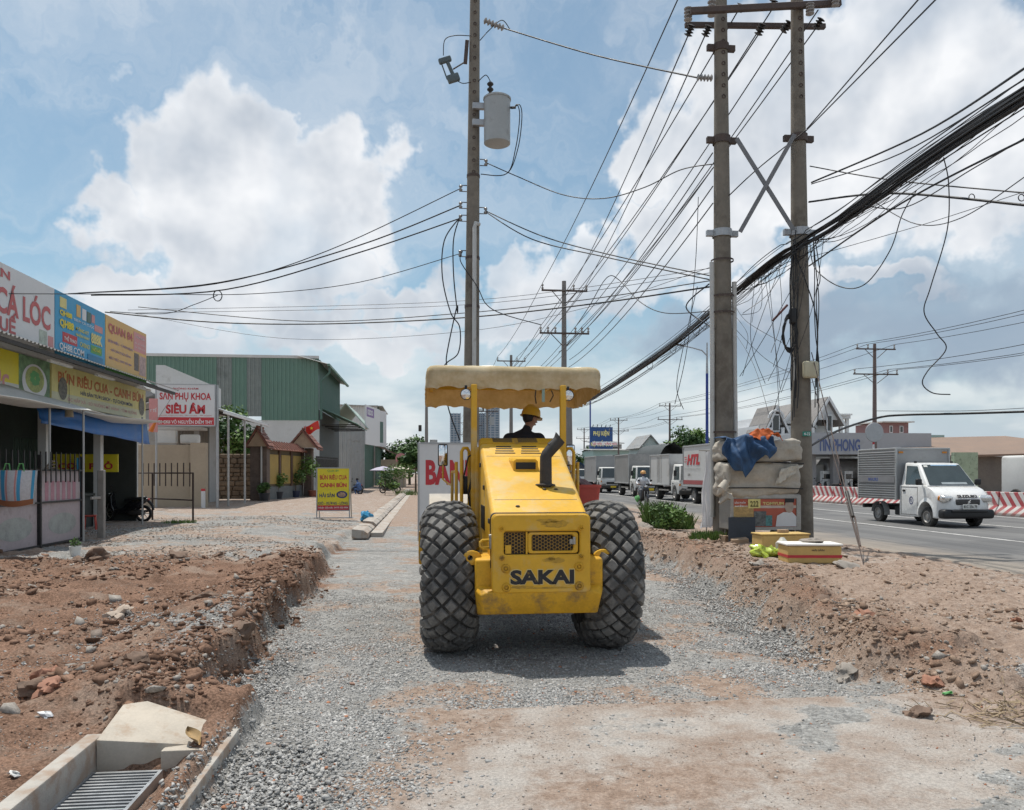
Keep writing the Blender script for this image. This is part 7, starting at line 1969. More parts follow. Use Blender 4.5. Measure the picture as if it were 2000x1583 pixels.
part('cab', MB().rbox((-3.3,0,1.4),(1.5,1.9,1.9),0.12,3), M_TRKW, tk, 40); part('chassis', MB().bb(-3.5,2.4,-0.5,0.5,0.5,0.9), M_UNDER, tk)
for x in (-3.3,0.9,1.8): 
    for sy in (-1,1): wheel(tk, (x,sy*0.8,0.45), 0.45, 0.28, sy)
for i, px in enumerate((1600,1622,1670)):
    motorbike('motorbike', ['leftmost dark motorbike refuelling under the canopy','middle dark motorbike refuelling under the canopy','rightmost dark motorbike refuelling under the canopy'][i], (*W(px,60.5),0.05), 1.2+0.9*i, M_BLACK, 'motorbikes refuelling under the canopy')
# villa with gables behind the poles
vy = W(1560,80)[1]
def vX(px): return W(px,80)[0]
def vZ(py): return zpx(py,80)
vil = thing('villa', 'white villa with grey gabled roofs and arched windows behind the twin poles', 'house', ((vX(1470)+vX(1665))/2, vy+5, 0))
M_VW = mat('villa_white',(0.68,0.69,0.70),0.7,var=0.04,vs=0.5); M_VR = mat('villa_roof_tile',(0.24,0.225,0.215),0.7,var=0.2,vs=3)
wpart('wall', MB().bb(vX(1478),vX(1625),vy,vy+10,0,vZ(832)), M_VW, vil)
wpart('wall', MB().bb(vX(1505),vX(1618),vy+1,vy+10,vZ(832),vZ(812)), M_VW, vil)
def gable(xl, xr, zb, zt, y, deep, ov=0.5):
    xm = (xl+xr)/2
    wpart('gable', MB().prism([(xl,zb),(xr,zb),(xm,zt-0.2)], y, y+0.2, 'xz'), M_VW, vil)
    for (a, b) in ((xl-ov, xm), (xr+ov, xm)):
        zz = zb - ov*(zt-zb)/(xm-xl)
        wpart('roof', MB().slab([(a,y-0.5,zz),(b,y-0.5,zt),(b,y+deep,zt),(a,y+deep,zz)],0.15), M_VR, vil)
        wpart('bargeboard', MB().slab([(a,y-0.56,zz-0.25),(b,y-0.56,zt-0.25),(b,y-0.56,zt+0.18),(a,y-0.56,zz+0.18)],0.05), M_VW, vil)
gable(vX(1484), vX(1518), vZ(832), vZ(796), vy-1.2, 4, 0.35)
gable(vX(1522), vX(1586), vZ(828), vZ(790), vy, 4, 0.35)
gable(vX(1576), vX(1628), vZ(822), vZ(780), vy-1.5, 4, 0.35)
for (px0,px1,py0,py1) in ((1490,1506,846,812),(1552,1562,846,815),(1600,1612,846,812),(1533,1543,846,818)):
    wi = wpart('window', MB().bb(vX(px0),vX(px1),vy-1.72,vy-1.64,vZ(py0),vZ(py1)), M_VW, vil)
    wpart('pane', MB().bb(vX(px0)+0.12,vX(px1)-0.12,vy-1.76,vy-1.725,vZ(py0)+0.15,vZ(py1)-0.15), M_GLASS, vil, parent=wi)
ac = MB()
for k in range(14):
    a, b = math.pi*k/14, math.pi*(k+1)/14; c0 = ((vX(1488)+vX(1508))/2, vZ(820))
    ac.tube([(c0[0]+0.75*math.cos(a),vy-1.8,c0[1]+0.75*math.sin(a)),(c0[0]+0.75*math.cos(b),vy-1.8,c0[1]+0.75*math.sin(b))],0.12,5,False)
wpart('arch', ac, M_VW, vil)
for px in (1472,1486,1510,1545,1570): wpart('column', MB().cyl((vX(px),vy-1.9,0),(vX(px),vy-1.9,vZ(838)),0.18,n=10), M_VW, vil, 40)
wpart('balcony', MB().bb(vX(1470),vX(1600),vy-2.1,vy-0.02,vZ(862),vZ(850)), M_VW, vil)
wpart('pergola_slab', MB().bb(vX(1620),vX(1662),vy-0.5,vy+4,vZ(818),vZ(810)), M_VW, vil)
for px in (1624,1645,1658): wpart('pergola_post', MB().bb(vX(px)-0.15,vX(px)+0.15,vy-0.3,vy,0,vZ(818)), M_VW, vil)
for k in range(9): wpart('pergola_beam', MB().bb(vX(1621)+k*0.24,vX(1621)+k*0.24+0.1,vy-1.0,vy-0.52,vZ(812),vZ(809)), M_VW, vil)
# small houses and sheds to the right
def block(name, label, px0, px1, py_top, v, m_, deep=6, roof=None, cat='building', winds=()):
    x0, x1 = W(px0,v)[0], W(px1,v)[0]; y = W((px0+px1)/2,v)[1]; z = zpx(py_top,v)
    t = thing(name, label, cat, ((x0+x1)/2,y+deep/2,0)); wpart('wall', MB().bb(x0,x1,y,y+deep,0,z), m_, t)
    if roof: wpart('roof', MB().slab([(x0-0.4,y-0.6,z-0.1+roof[1]),(x1+0.4,y-0.6,z-0.1+roof[2]),(x1+0.4,y+deep,z+roof[2]+roof[3]),(x0-0.4,y+deep,z+roof[1]+roof[3])],0.15), roof[0], t)
    for (a,b,c_,d) in winds:
        xw0, xw1 = W(a,v)[0], W(b,v)[0]
        w_ = wpart('window', MB().bb(xw0,xw1,y-0.06,y-0.002,zpx(d,v),zpx(c_,v)), M_VW, t); wpart('pane', MB().bb(xw0+0.1,xw1-0.1,y-0.09,y-0.062,zpx(d,v)+0.1,zpx(c_,v)-0.1), M_GLASS, t, parent=w_)
    return t
block('house', 'small white roof house with maroon walls and two windows above the canopy', 1722, 1776, 826, 95, mat('maroon_wall',(0.28,0.16,0.16),0.7), 6, (M_PLAST,0.1,0.1,0), 'house', ((1736,1743,832,846),(1757,1765,832,846)))
block('annex_building', 'plain mint green block beside the petrol station', 1806, 1846, 850, 70, mat('mint_wall',(0.36,0.50,0.46),0.7,var=0.05), 8)
block('annex_building', 'flat grey fascia block joining the petrol station canopy', 1745, 1806, 850, 66, mat('pale_grey_fascia',(0.40,0.41,0.43),0.55), 6)
block('workshop', 'long low workshop with rusty brown roof at the right edge', 1840, 2200, 892, 58, mat('brown_grey_wall',(0.16,0.14,0.12),0.8,var=0.2,vs=1), 12, (mat('rusty_roof',(0.225,0.155,0.115),0.75,var=0.15,vs=0.8),0.0,0.35,1.6))
block('mural_wall', 'pale green wall painted with a leaf pattern behind the van', 1862, 1912, 884, 50, mat('mural_paint',(0.34,0.42,0.30),0.8,var=0.1,dirt=((0.16,0.20,0.15),0.45,3)), 0.3, cat='wall')
# billboard, houses and tree far right of the roller
bo = Vector((*W(1152.5,146), zpx(878,146)))
bl = board('billboard', 'blue billboard with yellow words PHỤ KIỆN NỘI THẤT ÔTÔ', bo, XR_, 4.25, 4.1, mat('billboard_blue',(0.02,0.07,0.22),0.5), [('PHỤ KIỆN',0.6,2.3,3.6,3.6,M_SYELP,0.05),('NỘI THẤT ÔTÔ',0.15,0.35,4.1,1.7,M_SYELP,0.05)], [], 0.2, None, 'billboard', None, [(0.1,0,16.0,0.14,mat('blue_post_paint',(0.02,0.05,0.26),0.5))])
for k in range(5): wpart('spot_lamp', MB().tube([bo+Vector((0.5+0.8*k,0,4.1)),bo+Vector((0.5+0.8*k,-0.5,4.5))],0.07,5), M_BLACK, bl)
board('sign', 'red lettered white fascia under the blue billboard', (*W(1157,144),zpx(870,144)), XR_, 4.6, 0.65, M_WSIGN, [('LÊ HẢI - VĂN HẢI',0.1,0.08,4.5,0.55,M_SRED,0.03)], [], 0.1)
block('workshop', 'pale mint low workshop with flat roof under the billboard', 1158, 1245, 880, 140, mat('mint_wall',(0.36,0.50,0.46),0.7), 10, (M_PLAST,0.1,0.1,0.3))
block('house', 'grey shop house front behind the billboard post', 1160, 1215, 868, 155, mat('grey_wash_plaster',(0.42,0.42,0.41),0.8), 8, (M_ROOFGREY,0.2,0.2,0.6), 'house', ((1180,1192,872,882),(1196,1208,872,882)))
gh_ = thing('house', 'pale gabled house behind the tarpaulin trucks', 'house', (W(1270,120)[0],W(1270,120)[1]+4,0))
xa, xb = W(1254,120)[0], W(1288,120)[0]; yg = W(1270,120)[1]; zg = zpx(872,120)
wpart('wall', MB().bb(xa,xb,yg,yg+8,0,zg), mat('pale_mint_wall',(0.44,0.52,0.50),0.7), gh_); xm = (xa+xb)/2
wpart('gable', MB().prism([(xa,zg),(xb,zg),(xm,zpx(852,120))], yg, yg+0.2, 'xz'), mat('pale_mint_wall',(0.44,0.52,0.50),0.7), gh_)
for (a,) in ((xa-0.5,),(xb+0.5,)): wpart('roof', MB().slab([(a,yg-0.4,zg-0.35),(xm,yg-0.4,zpx(850,120)),(xm,yg+8,zpx(850,120)),(a,yg+8,zg-0.35)],0.12), M_ROOFGREY, gh_)
block('house', 'low grey roofed house right of the gabled house', 1290, 1330, 878, 118, M_PLAST, 6, (M_ROOFGREY,0.0,0.3,0.8), 'house')
tree('tree', 'broad round green tree behind the queueing trucks', (*W(1348,104),0), 8.3, 3.1, 41, 4200, 0.26, 0.22, 5.6, clumps=20)
tree('tree', 'smaller dark tree at the right of the round tree', (*W(1392,110),0), 6.0, 2.4, 42, 1600, 0.28, 0.2, 4.5, clumps=10, mats=(2,0))
tree('tree', 'distant dark tree left of the billboard post', (*W(1140,150),0), 6.8, 3.6, 43, 1200, 0.4, 0.2, 5, clumps=9, mats=(2,0))
# far towers and green skyline
def tower(label, px0, px1, py, v, storeys):
    x0, x1 = W(px0,v)[0], W(px1,v)[0]; y = W((px0+px1)/2,v)[1]; z = zpx(py,v)
    t = thing('apartment_tower', label, 'building', ((x0+x1)/2,y+10,0), 0, 'towers far beyond the street')
    M_TW = mat('hazed_tower_concrete',(0.36,0.42,0.48),0.7,var=0.05); M_TG = mat('hazed_tower_glass',(0.14,0.22,0.30),0.3,var=0.1,vs=0.2)  # distance haze is put into these bluish base colours
    wpart('core', MB().bb(x0,x1,y,y+20,0,z), M_TG, t)
    for k in range(storeys): wpart('floor_band', MB().bb(x0-0.3,x1+0.3,y-0.6,y+20,z*k/storeys,z*k/storeys+z/storeys*0.34), M_TW, t)
    for k in range(4): wpart('fin', MB().bb(x0+(x1-x0)*k/3-0.5,x0+(x1-x0)*k/3+0.5,y-0.9,y-0.1,0,z+0.5), M_TW, t)
tower('hazy blue apartment tower left of the near concrete pole', 880, 899, 808, 800, 26)
tower('hazy blue apartment tower between the canopy posts, its left block', 934, 946, 808, 820, 26)
tower('hazy blue apartment tower between the canopy posts, its right block', 950, 975, 797, 800, 28)
wd = MB()
rr = random.Random(77)
for k in range(260):
    a = R(rr.uniform(-46, 46)); d = rr.uniform(330, 520); x, y = math.sin(a+TH)*d, math.cos(a+TH)*d
    if 6 < x < 34: continue
    for q in range(3): leaves(wd, (x+rr.uniform(-4,4), y+rr.uniform(-4,4), rr.uniform(2.5,6.5)), rr.uniform(3,5.5), 26, 1.3, k*3+q, (1.3,1.3,0.8), 0.2)
tag(link('distant_woods', wd.mesh('distant_woods'), M_LEAF[2]), 'dark line of distant trees along the horizon', 'woods', kind='stuff')
# ------------------------------------------------------------------ poles
M_POLE = mat('spun_concrete', (0.205, 0.182, 0.150), 0.88, var=0.16, vs=1.2, dirt=((0.115,0.098,0.078), 0.45, 1.3), bump=0.15, bs=30)
M_POLEF = mat('grey_pole', (0.22, 0.21, 0.20), 0.85, var=0.12, vs=1.2)
M_WIRE = mat('black_cable', (0.012, 0.012, 0.014), 0.5, var=0.2)
M_RUSTS = mat('rusty_steel', (0.10, 0.075, 0.065), 0.7, 0.3, var=0.25, vs=6)
M_CERAM = mat('grey_porcelain', (0.32, 0.31, 0.30), 0.35, var=0.1)
M_PVC = mat('white_conduit', (0.52, 0.52, 0.50), 0.5, var=0.06, dirt=((0.36,0.33,0.29),0.3,3))
M_TRAF = mat('transformer_grey', (0.38, 0.40, 0.40), 0.5, 0.1, var=0.06, vs=2, dirt=((0.25,0.25,0.24),0.25,3))
def smooth_path(pts, n=8):
    pts = [Vector(p) for p in pts]
    if len(pts) < 3: return pts
    out = []
    for i in range(len(pts)-1):
        p0, p1, p2, p3 = pts[max(i-1,0)], pts[i], pts[i+1], pts[min(i+2,len(pts)-1)]
        for k in range(n):
            t = k/n
            out.append(0.5*((2*p1) + (p2-p0)*t + (2*p0-5*p1+4*p2-p3)*t*t + (3*p1-p0-3*p2+p3)*t*t*t))
    out.append(pts[-1]); return out
def span(a, b, sag, n=18):
    a, b = Vector(a), Vector(b)
    return [a.lerp(b, k/n) - UPZ*(sag*4*(k/n)*(1-k/n)) for k in range(n+1)]
def wire(label, pts, r=0.011, group=None, name='power_line', cat='cable', nseg=5, m_=None):
    mb = MB().tube(pts, r*1.3, nseg)
    return solo(name, mb, m_ or M_WIRE, label, cat, group, smooth=80)
def insulator(mb, a, b, r=0.06, n=4):
    a, b = Vector(a), Vector(b); pts, rs = [], []
    for k in range(n):
        for (f, q) in ((0.05,0.45),(0.35,1.0),(0.55,1.0),(0.85,0.45)):
            pts.append(a.lerp(b,(k+f)/n)); rs.append(r*q)
    return mb.tube(pts, rs, 10)
def concrete_pole(t, base, top, r0, r1, m_=M_POLE, holes=None, n=20):
    o = wpart('pole', MB().tube([base, Vector(base).lerp(Vector(top),0.5), top], [r0,(r0+r1)/2,r1], n), m_, t, 60)
    if holes:
        z0, z1, st_, side = holes
        b, tp = Vector(base), Vector(top)
        z = z0
        while z < z1:
            f = (z-b.z)/(tp.z-b.z); p = b.lerp(tp,f); r = r0+(r1-r0)*f
            wpart('step_hole', MB().lathe([(0.045,0.0),(0.045,-0.012),(0.030,-0.014),(0.026,0.0),(0.0,0.003)],10,(p.x+side*r*0.25,p.y-r*0.985,z),'y'), M_RUSTS, t, parent=o)
            z += st_
    return o
# near single pole with transformer
V1 = 21.0
pb_ = Vector((*W(918,V1), -0.2)); pt_ = at(928,-50,V1)
sp_ = thing('utility_pole', 'tall concrete pole with grey transformer drum standing behind the roller', 'utility pole', pb_)
concrete_pole(sp_, pb_, pt_, 0.235, 0.125, holes=(zpx(340,V1), 14.2, 0.30, 0))
def on_pole(py, dx=0.0, dy=0.0):
    z = zpx(py,V1); f = (z-pb_.z)/(pt_.z-pb_.z); p = pb_.lerp(pt_,f); return Vector((p.x+dx, p.y+dy, z))
tc_ = at(971,238,V1-0.25)
trn = wpart('transformer', MB().lathe([(0.0,-0.60),(0.30,-0.60),(0.345,-0.575),(0.345,0.555),(0.365,0.56),(0.365,0.60),(0.30,0.64),(0.0,0.66)],28,tc_), M_TRAF, sp_, 40)
wpart('bushing', insulator(MB(), tc_+Vector((-0.18,0,0.62)), tc_+Vector((-0.18,0,1.05)), 0.085, 3), M_BLKMET, sp_, 40, parent=trn)
for py in (215,247): wpart('bracket', MB().rbox(((on_pole(py).x+tc_.x-0.3)/2,tc_.y+0.1,zpx(py,V1)),(abs(tc_.x-0.3-on_pole(py).x)+0.1,0.12,0.16),0.01), M_GALV, sp_, parent=trn)
for k in range(3): wpart('terminal', MB().cyl(tc_+Vector((0.34,-0.05-0.1*k,0.36-0.05*k)),tc_+Vector((0.46,-0.08-0.1*k,0.36-0.05*k)),0.03,n=8), M_BLACK, sp_, 40, parent=trn)
for k, dx in enumerate((0.0,0.06)):
    wpart('lead', MB().tube(smooth_path([tc_+Vector((0.44,-0.1,0.34)),tc_+Vector((0.52+dx,-0.1,0.42)),tc_+Vector((0.58+dx,-0.1,0.1)),tc_+Vector((0.48+dx,-0.05,-0.7)),tc_+Vector((0.25,0,-1.35)),on_pole(340,0.2,0)]),0.013,5), M_WIRE, sp_, 60, parent=trn)
wpart('lead', MB().tube(smooth_path([tc_+Vector((-0.18,0,1.05)),tc_+Vector((-0.3,0,1.2)),on_pole(163,0.1,-0.1)]),0.012,5), M_WIRE, sp_, 60, parent=trn)
# fuse cut-out
fc = at(878,135,V1-0.3)
fuse = wpart('fuse_cutout', MB().tube([fc+Vector((-0.10,0,0.28)),fc+Vector((0.14,0,-0.26))],[0.05,0.05],8).rbox(fc+Vector((-0.12,0,0.22)),(0.34,0.12,0.14),0.03,2,(0,-0.35,0)).rbox(fc+Vector((0.10,0,-0.24)),(0.32,0.14,0.20),0.03,2,(0,-0.35,0)).tube([fc+Vector((-0.22,0,0.16)),fc+Vector((-0.06,0,-0.28))],0.018,6), mat('grey_green_fuse',(0.09,0.12,0.13),0.5), sp_, 40)
wpart('lead', MB().tube(smooth_path([fc+Vector((-0.16,0,0.34)),fc+Vector((-0.12,0,0.75)),fc+Vector((0.15,0,0.88)),on_pole(75,-0.1,-0.1)]),0.012,5), M_WIRE, sp_, 60, parent=fuse)
wpart('lead', MB().tube(smooth_path([fc+Vector((0.2,0,-0.3)),fc+Vector((0.35,0,-0.36)),on_pole(165,-0.1,-0.1)]),0.012,5), M_WIRE, sp_, 60, parent=fuse)
wpart('fuse_arm', MB().rbox(on_pole(105,-0.22,-0.05),(0.10,0.08,0.62),0.01,1,(0,0.08,0)).tube([on_pole(122,-0.2,-0.05),fc+Vector((0.1,0,0.0))],0.02,6), M_RUSTS, sp_)
for (py, dx) in ((345,0.12),(505,0.0),(600,0.0)):
    z = zpx(py,V1); f = (z-pb_.z)/(pt_.z-pb_.z); r = 0.235+(0.125-0.235)*f; p = pb_.lerp(pt_,f)
    wpart('clamp_band', MB().lathe([(r+0.012,-0.035),(r+0.012,0.035)],20,p), M_RUSTS, sp_)
wpart('conduit', MB().tube([on_pole(442,0.16,-0.14),on_pole(441,0.06,-0.22),on_pole(450,0.03,-0.25),on_pole(700,0.05,-0.27),on_pole(960,0.08,-0.30)],0.055,10), M_PVC, sp_, 50)
for (py, sx) in ((318,1),(412,1),(370,-1),(403,-1),(428,-1),(497,-1)):
    b_ = wpart('hook_bracket', MB().tube([on_pole(py-6,sx*0.17,-0.03),on_pole(py-6,sx*0.36,-0.03),on_pole(py+6,sx*0.36,-0.03),on_pole(py+6,sx*0.17,-0.03)],0.014,5), M_RUSTS, sp_)
    wpart('spool_insulator', insulator(MB(), on_pole(py-7,sx*0.33,-0.03), on_pole(py+7,sx*0.33,-0.03), 0.05, 2), M_CERAM, sp_, 40, parent=b_)
ins1 = (at(945,40,V1), at(985,56,V1)); wpart('strain_insulator', insulator(MB(), ins1[0], ins1[1], 0.085, 6), M_CERAM, sp_, 40)
wpart('lead', MB().tube(smooth_path([on_pole(82,0.14,-0.08),at(955,60,V1),at(980,40,V1),at(996,58,V1)]),0.012,5), M_WIRE, sp_, 60)

# twin poles
VA, VB = 17.3, 17.1
la, lt_ = Vector((*W(1414,VA),0.15)), at(1407,-60,VA); ra, rt_ = Vector((*W(1567,VB),0.15)), at(1556,-60,VB)
tw = thing('twin_utility_pole', 'pair of tall concrete poles braced with steel cross bars by the road', 'utility pole', (la+ra)/2)
concrete_pole(tw, la, lt_, 0.238, 0.128, holes=(zpx(195,VA), zpx(30,VA), 0.24, 0)); concrete_pole(tw, ra, rt_, 0.236, 0.124, holes=(zpx(195,VB), zpx(30,VB), 0.24, 0))
def onp(which, py, dx=0, dy=0):
    a, b, v = (la,lt_,VA) if which == 'l' else (ra,rt_,VB)
    z = zpx(py,v); f = (z-a.z)/(b.z-a.z); p = a.lerp(b,f); return Vector((p.x+dx,p.y+dy,z))
def prad(which, py):
    a, b, v = (la,lt_,VA) if which == 'l' else (ra,rt_,VB)
    z = zpx(py,v); f = (z-a.z)/(b.z-a.z); return 0.255+(0.13-0.255)*f
ar1a, ar1b = at(1338,42,17.0), at(1640,8,17.0)
wpart('cross_arm', MB().rbox((ar1a+ar1b)/2-Vector((0,0.2,0)),((ar1b-ar1a).length,0.10,0.13),0.01,1,(0,-math.atan2(ar1b.z-ar1a.z,ar1b.x-ar1a.x),0)), M_RUSTS, tw)
ar2a, ar2b = at(1340,47,17.6), at(1628,33,17.6)
wpart('cross_arm', MB().rbox((ar2a+ar2b)/2+Vector((0,0.22,0)),((ar2b-ar2a).length,0.10,0.11),0.01,1,(0,-math.atan2(ar2b.z-ar2a.z,ar2b.x-ar2a.x),0)), M_RUSTS, tw)
for (px, py0, py1, r) in ((1344,42,14,0.09),(1390,34,0,0.09),(1582,30,6,0.09),(1632,14,-14,0.08)):
    wpart('post_insulator', insulator(MB(), at(px,py0,16.8), at(px,py1,16.8), r, 4), M_CERAM, tw, 40)
hang = [(1351,48,1343,72),(1386,50,1376,72),(1448,8,1440,24),(1490,46,1480,70),(1512,0,1506,22),(1543,42,1528,64),(1605,36,1592,58)]
for (a,b,c_,d) in hang: wpart('strain_insulator', insulator(MB(), at(a,b,17.3), at(c_,d,17.4), 0.095, 4), M_BLKMET, tw, 40)
wpart('strain_insulator', insulator(MB(), at(1392,153,17.2), at(1360,152,17.2), 0.075, 5), M_CERAM, tw, 40)
for (w_, py) in (('l',275),('l',457),('r',272),('r',455),('l',95)):
    r = prad(w_,py); m_ = M_RUSTS if py < 300 else M_GALV
    p = onp(w_,py); b_ = wpart('clamp_band', MB().lathe([(r+0.01,-0.08),(r+0.025,-0.08),(r+0.025,0.08),(r+0.01,0.08)],20,p), m_, tw)
    for sx in (-1,1): wpart('clamp_ear', MB().rbox(p+Vector((sx*(r+0.09),0,0)),(0.15,0.10,0.13),0.008), m_, tw, parent=b_)
M_BRACE = mat('dull_brace_steel',(0.20,0.20,0.205),0.55,0.4,var=0.15)
def brace(a, b):
    a, b = Vector(a), Vector(b); d = b-a
    wpart('brace', MB().rbox((a+b)/2,(d.length,0.02,0.09),0.005,1,(0,-math.atan2(d.z,d.x),math.atan2(d.y,d.x))), M_BRACE, tw)
brace(onp('l',280,0.22,-0.24), onp('r',455,-0.22,-0.24)); brace(onp('l',460,0.26,-0.30), onp('r',276,-0.2,-0.30))
for (px, py0) in ((1390,515),(1435,552)):
    dx = (px-1413)/F*VA
    wpart('conduit', MB().tube([onp('l',py0,dx,-0.06),onp('l',700,dx,-0.05),onp('l',1010,dx*1.08,-0.05)],0.052,10), M_PVC, tw, 50)
for (py) in (510,580,612,845):
    r = prad('l',py); p = onp('l',py); wpart('tie_band', MB().lathe([(r+0.05,-0.02),(r+0.05,0.02)],20,p), M_RUSTS, tw)
bxp = onp('r',726,0.07,-0.30); bx_ = wpart('meter_box', MB().rbox(bxp,(0.32,0.16,0.36),0.05,3), mat('cream_box',(0.50,0.46,0.33),0.5,var=0.06), tw, 40)
wpart('conduit', MB().cyl(onp('r',700,-0.2,-0.16),onp('r',745,-0.2,-0.16),0.035,n=8), M_PVC, tw, 40)
wpart('number_tag', MB().rbox(onp('r',849,0.0,-0.255),(0.19,0.012,0.10),0.004), mat('tag_green',(0.02,0.22,0.16),0.5), tw); wpart('lettering', letters('4-22', onp('r',849,-0.07,-0.264), XR_, UPZ, 0,-0.03,0.14,0.03,0.02,0.0), M_SWHITE, tw)
wpart('number_tag', MB().rbox(onp('l',892,0.0,-0.262),(0.18,0.012,0.10),0.004), mat('faded_poster',(0.12,0.10,0.085),0.7), tw)
# down-leads and coils on the right pole
rr = random.Random(9)
for k in range(9):
    dx = rr.uniform(-0.30,-0.16) if k < 6 else rr.uniform(0.14,0.30)
    pts = [onp('r',470+rr.uniform(-15,30),dx*0.8,-0.2)]
    for q in range(1,6): pts.append(onp('r',470+q*rr.uniform(55,75),dx+rr.uniform(-0.06,0.06),-0.22+rr.uniform(-0.05,0.05)))
    wpart('down_lead', MB().tube(smooth_path(pts,5),0.011,5), M_WIRE, tw, 60)
for k in range(4):
    c0 = onp('r',655,-0.33,-0.2); a0 = 0.0
    ring_ = [c0+Vector((0.13*math.sin(2*math.pi*q/16)*(1+0.1*k),rr.uniform(-0.03,0.03),0.42*math.cos(2*math.pi*q/16)*(1-0.08*k))) for q in range(17)]
    wpart('cable_coil', MB().tube(ring_,0.018,5,False), M_WIRE, tw, 60)
wpart('splice_case', MB().rbox(onp('r',622,-0.26,-0.2),(0.13,0.16,0.36),0.05,3), M_BLACK, tw, 40)
wpart('splice_tube', MB().cyl(at(1509,627,16.8),at(1538,596,16.8),0.025,n=8), mat('maroon_tube',(0.10,0.03,0.03),0.6), tw, 40)
wpart('down_lead', MB().tube(smooth_path([onp('r',510,-0.2,-0.26),onp('r',560,0.0,-0.3),onp('r',620,0.2,-0.3),onp('r',690,0.26,-0.25),onp('r',790,0.24,-0.25)]),0.013,5), M_WIRE, tw, 60)

# far poles of the same line
def line_pole(label, x, y, h, arms, m_=M_POLEF, r=0.16, trafo=False, rz=0.0, group='poles further along the line'):
    t = thing('utility_pole', label, 'utility pole', (x,y,0), rz, group)
    part('pole', MB().tube([(0,0,-0.2),(0,0,h)],[r*1.25,r*0.72],12), m_, t, 60)
    for (z, hw, ins) in arms:
        a_ = part('cross_arm', MB().rbox((0,-0.16,z),(2*hw,0.09,0.09),0.008), M_RUSTS, t)
        for sx in (-1,1): part('arm_brace', MB().tube([(sx*hw*0.55,-0.16,z-0.03),(sx*0.12,-0.13,z-0.65)],0.025,5), M_RUSTS, t)
        for q in ins: part('pin_insulator', insulator(MB(), (q,-0.16,z+0.04), (q,-0.16,z+0.36), 0.07, 2), M_CERAM, a_, 40)
    if trafo: part('transformer', MB().lathe([(0.0,-0.5),(0.3,-0.5),(0.3,0.5),(0.0,0.5)],14,(0.55,-0.1,h-4.0)), M_TRAF, t, 40); part('fuse_cutout', MB().rbox((-0.5,-0.1,h-2.6),(0.25,0.15,0.5),0.04), M_BLKMET, t)
    return t
LXN = 7.4
H1 = 12.05
arms1 = [(H1-0.55,1.25,(-1.2,0.5,1.2)),(H1-2.85,1.35,(-1.3,-0.9,-0.5,0.6,0.95,1.3))]
ylist = [42.4, 69.4, 97.0, 125.0, 155.0]
labs = ['nearest double armed power pole beyond the roller canopy', 'second double armed power pole beyond the roller canopy', 'third power pole of the line, with transformer, seen under the canopy', 'fourth power pole of the line, seen under the canopy', 'furthest power pole of the line, seen under the canopy']
for i, y in enumerate(ylist): line_pole(labs[i], LXN, y, H1, arms1, trafo=(i in (2,)))
line_pole('thin wooden looking pole with fuse boxes left of the canopy edge', *W(833,62), zpx(772,62), [], trafo=True, r=0.14)
line_pole('thick pole beside the canopy right post', *W(1109,30.5), zpx(760,30.5), [], r=0.2)
arms2 = [(10.55,1.5,(-1.4,-0.6,1.4)),(8.75,1.7,(-1.6,0.9,1.6))]
y2l = [(57-32*ST)/CT, (105-32*ST)/CT, (133-32*ST)/CT, (162-32*ST)/CT]
l2 = ['double armed pole across the road above the small white van', 'double armed pole across the road left of the round tree', 'third double armed pole across the road near the billboard', 'furthest double armed pole across the road']
for i, y in enumerate(y2l): line_pole(l2[i], 32.0, y, 10.95, arms2, mat('reddish_pole',(0.17,0.13,0.12),0.85), 0.15, group='poles across the road')

# ------------------------------------------------------------------ wires
ORD = ['leftmost','second','third','fourth','fifth','sixth','seventh','eighth','ninth']
GL = 'conductors running from the twin poles along the pole line'
G_LAB = '%s from the left of the conductors strung from the twin poles to the far poles'
upx = (-1.2,0.5,1.2); lwx = (-1.3,-0.9,-0.5,0.6,0.95,1.3)
zu, zl_ = H1-0.55+0.38, H1-2.85+0.38
starts_u = [at(1337,-30,17.0), at(1343,72,17.4), at(1376,72,17.4)]
starts_l = [at(1440,24,17.4), at(1480,70,17.4), at(1506,22,17.4), at(1528,64,17.4), at(1592,58,17.4), at(1598,20,17.2)]
for k in range(3): wire(G_LAB % ORD[k], span(starts_u[k], (LXN+upx[k],ylist[0]-0.16,zu), 0.25), 0.012, GL)
for k in range(6): wire(G_LAB % ORD[k+3], span(starts_l[k], (LXN+lwx[k],ylist[0]-0.16,zl_), 0.35), 0.012, GL)
for i in range(len(ylist)-1):
    for k in range(3): wire('one of the thin upper conductors between two far poles of the line', span((LXN+upx[k],ylist[i]-0.16,zu),(LXN+upx[k],ylist[i+1]-0.16,zu),0.35,10), 0.013, 'upper conductors between far poles')
    for k in range(6): wire('one of the thin lower conductors between two far poles of the line', span((LXN+lwx[k],ylist[i]-0.16,zl_),(LXN+lwx[k],ylist[i+1]-0.16,zl_),0.4,10), 0.013, 'lower conductors between far poles')
for (py, dxe, ze, od) in ((330,-0.3,8.2,'second'),(365,0.3,7.8,'third'),(398,0.1,7.3,'lowest'),(300,0.0,8.6,'highest')):
    wire(od+' of four low tension wires leaving the left twin pole for the far poles', span(onp('l',py,-0.2,0), (LXN+dxe,ylist[0],ze), 0.45), 0.011, 'low tension wires from the left twin pole')
for (a, b) in (((1572,258,16.8),(1835,-8,11.2)),((1576,252,16.8),(1800,-8,11.6))):
    wire('%s of two wires climbing from the right twin pole to the top edge' % ('right' if b[0] > 1820 else 'left'), [at(*a), at(*b), at(*b)+(at(*b)-at(*a))*1.2], 0.010, 'wires climbing to the top edge')
wire('thin wire running from the climbing pair down across the braces to the left twin pole', smooth_path([at(1574,255,16.8), at(1480,330,17.0), at(1418,388,17.2)]), 0.010)
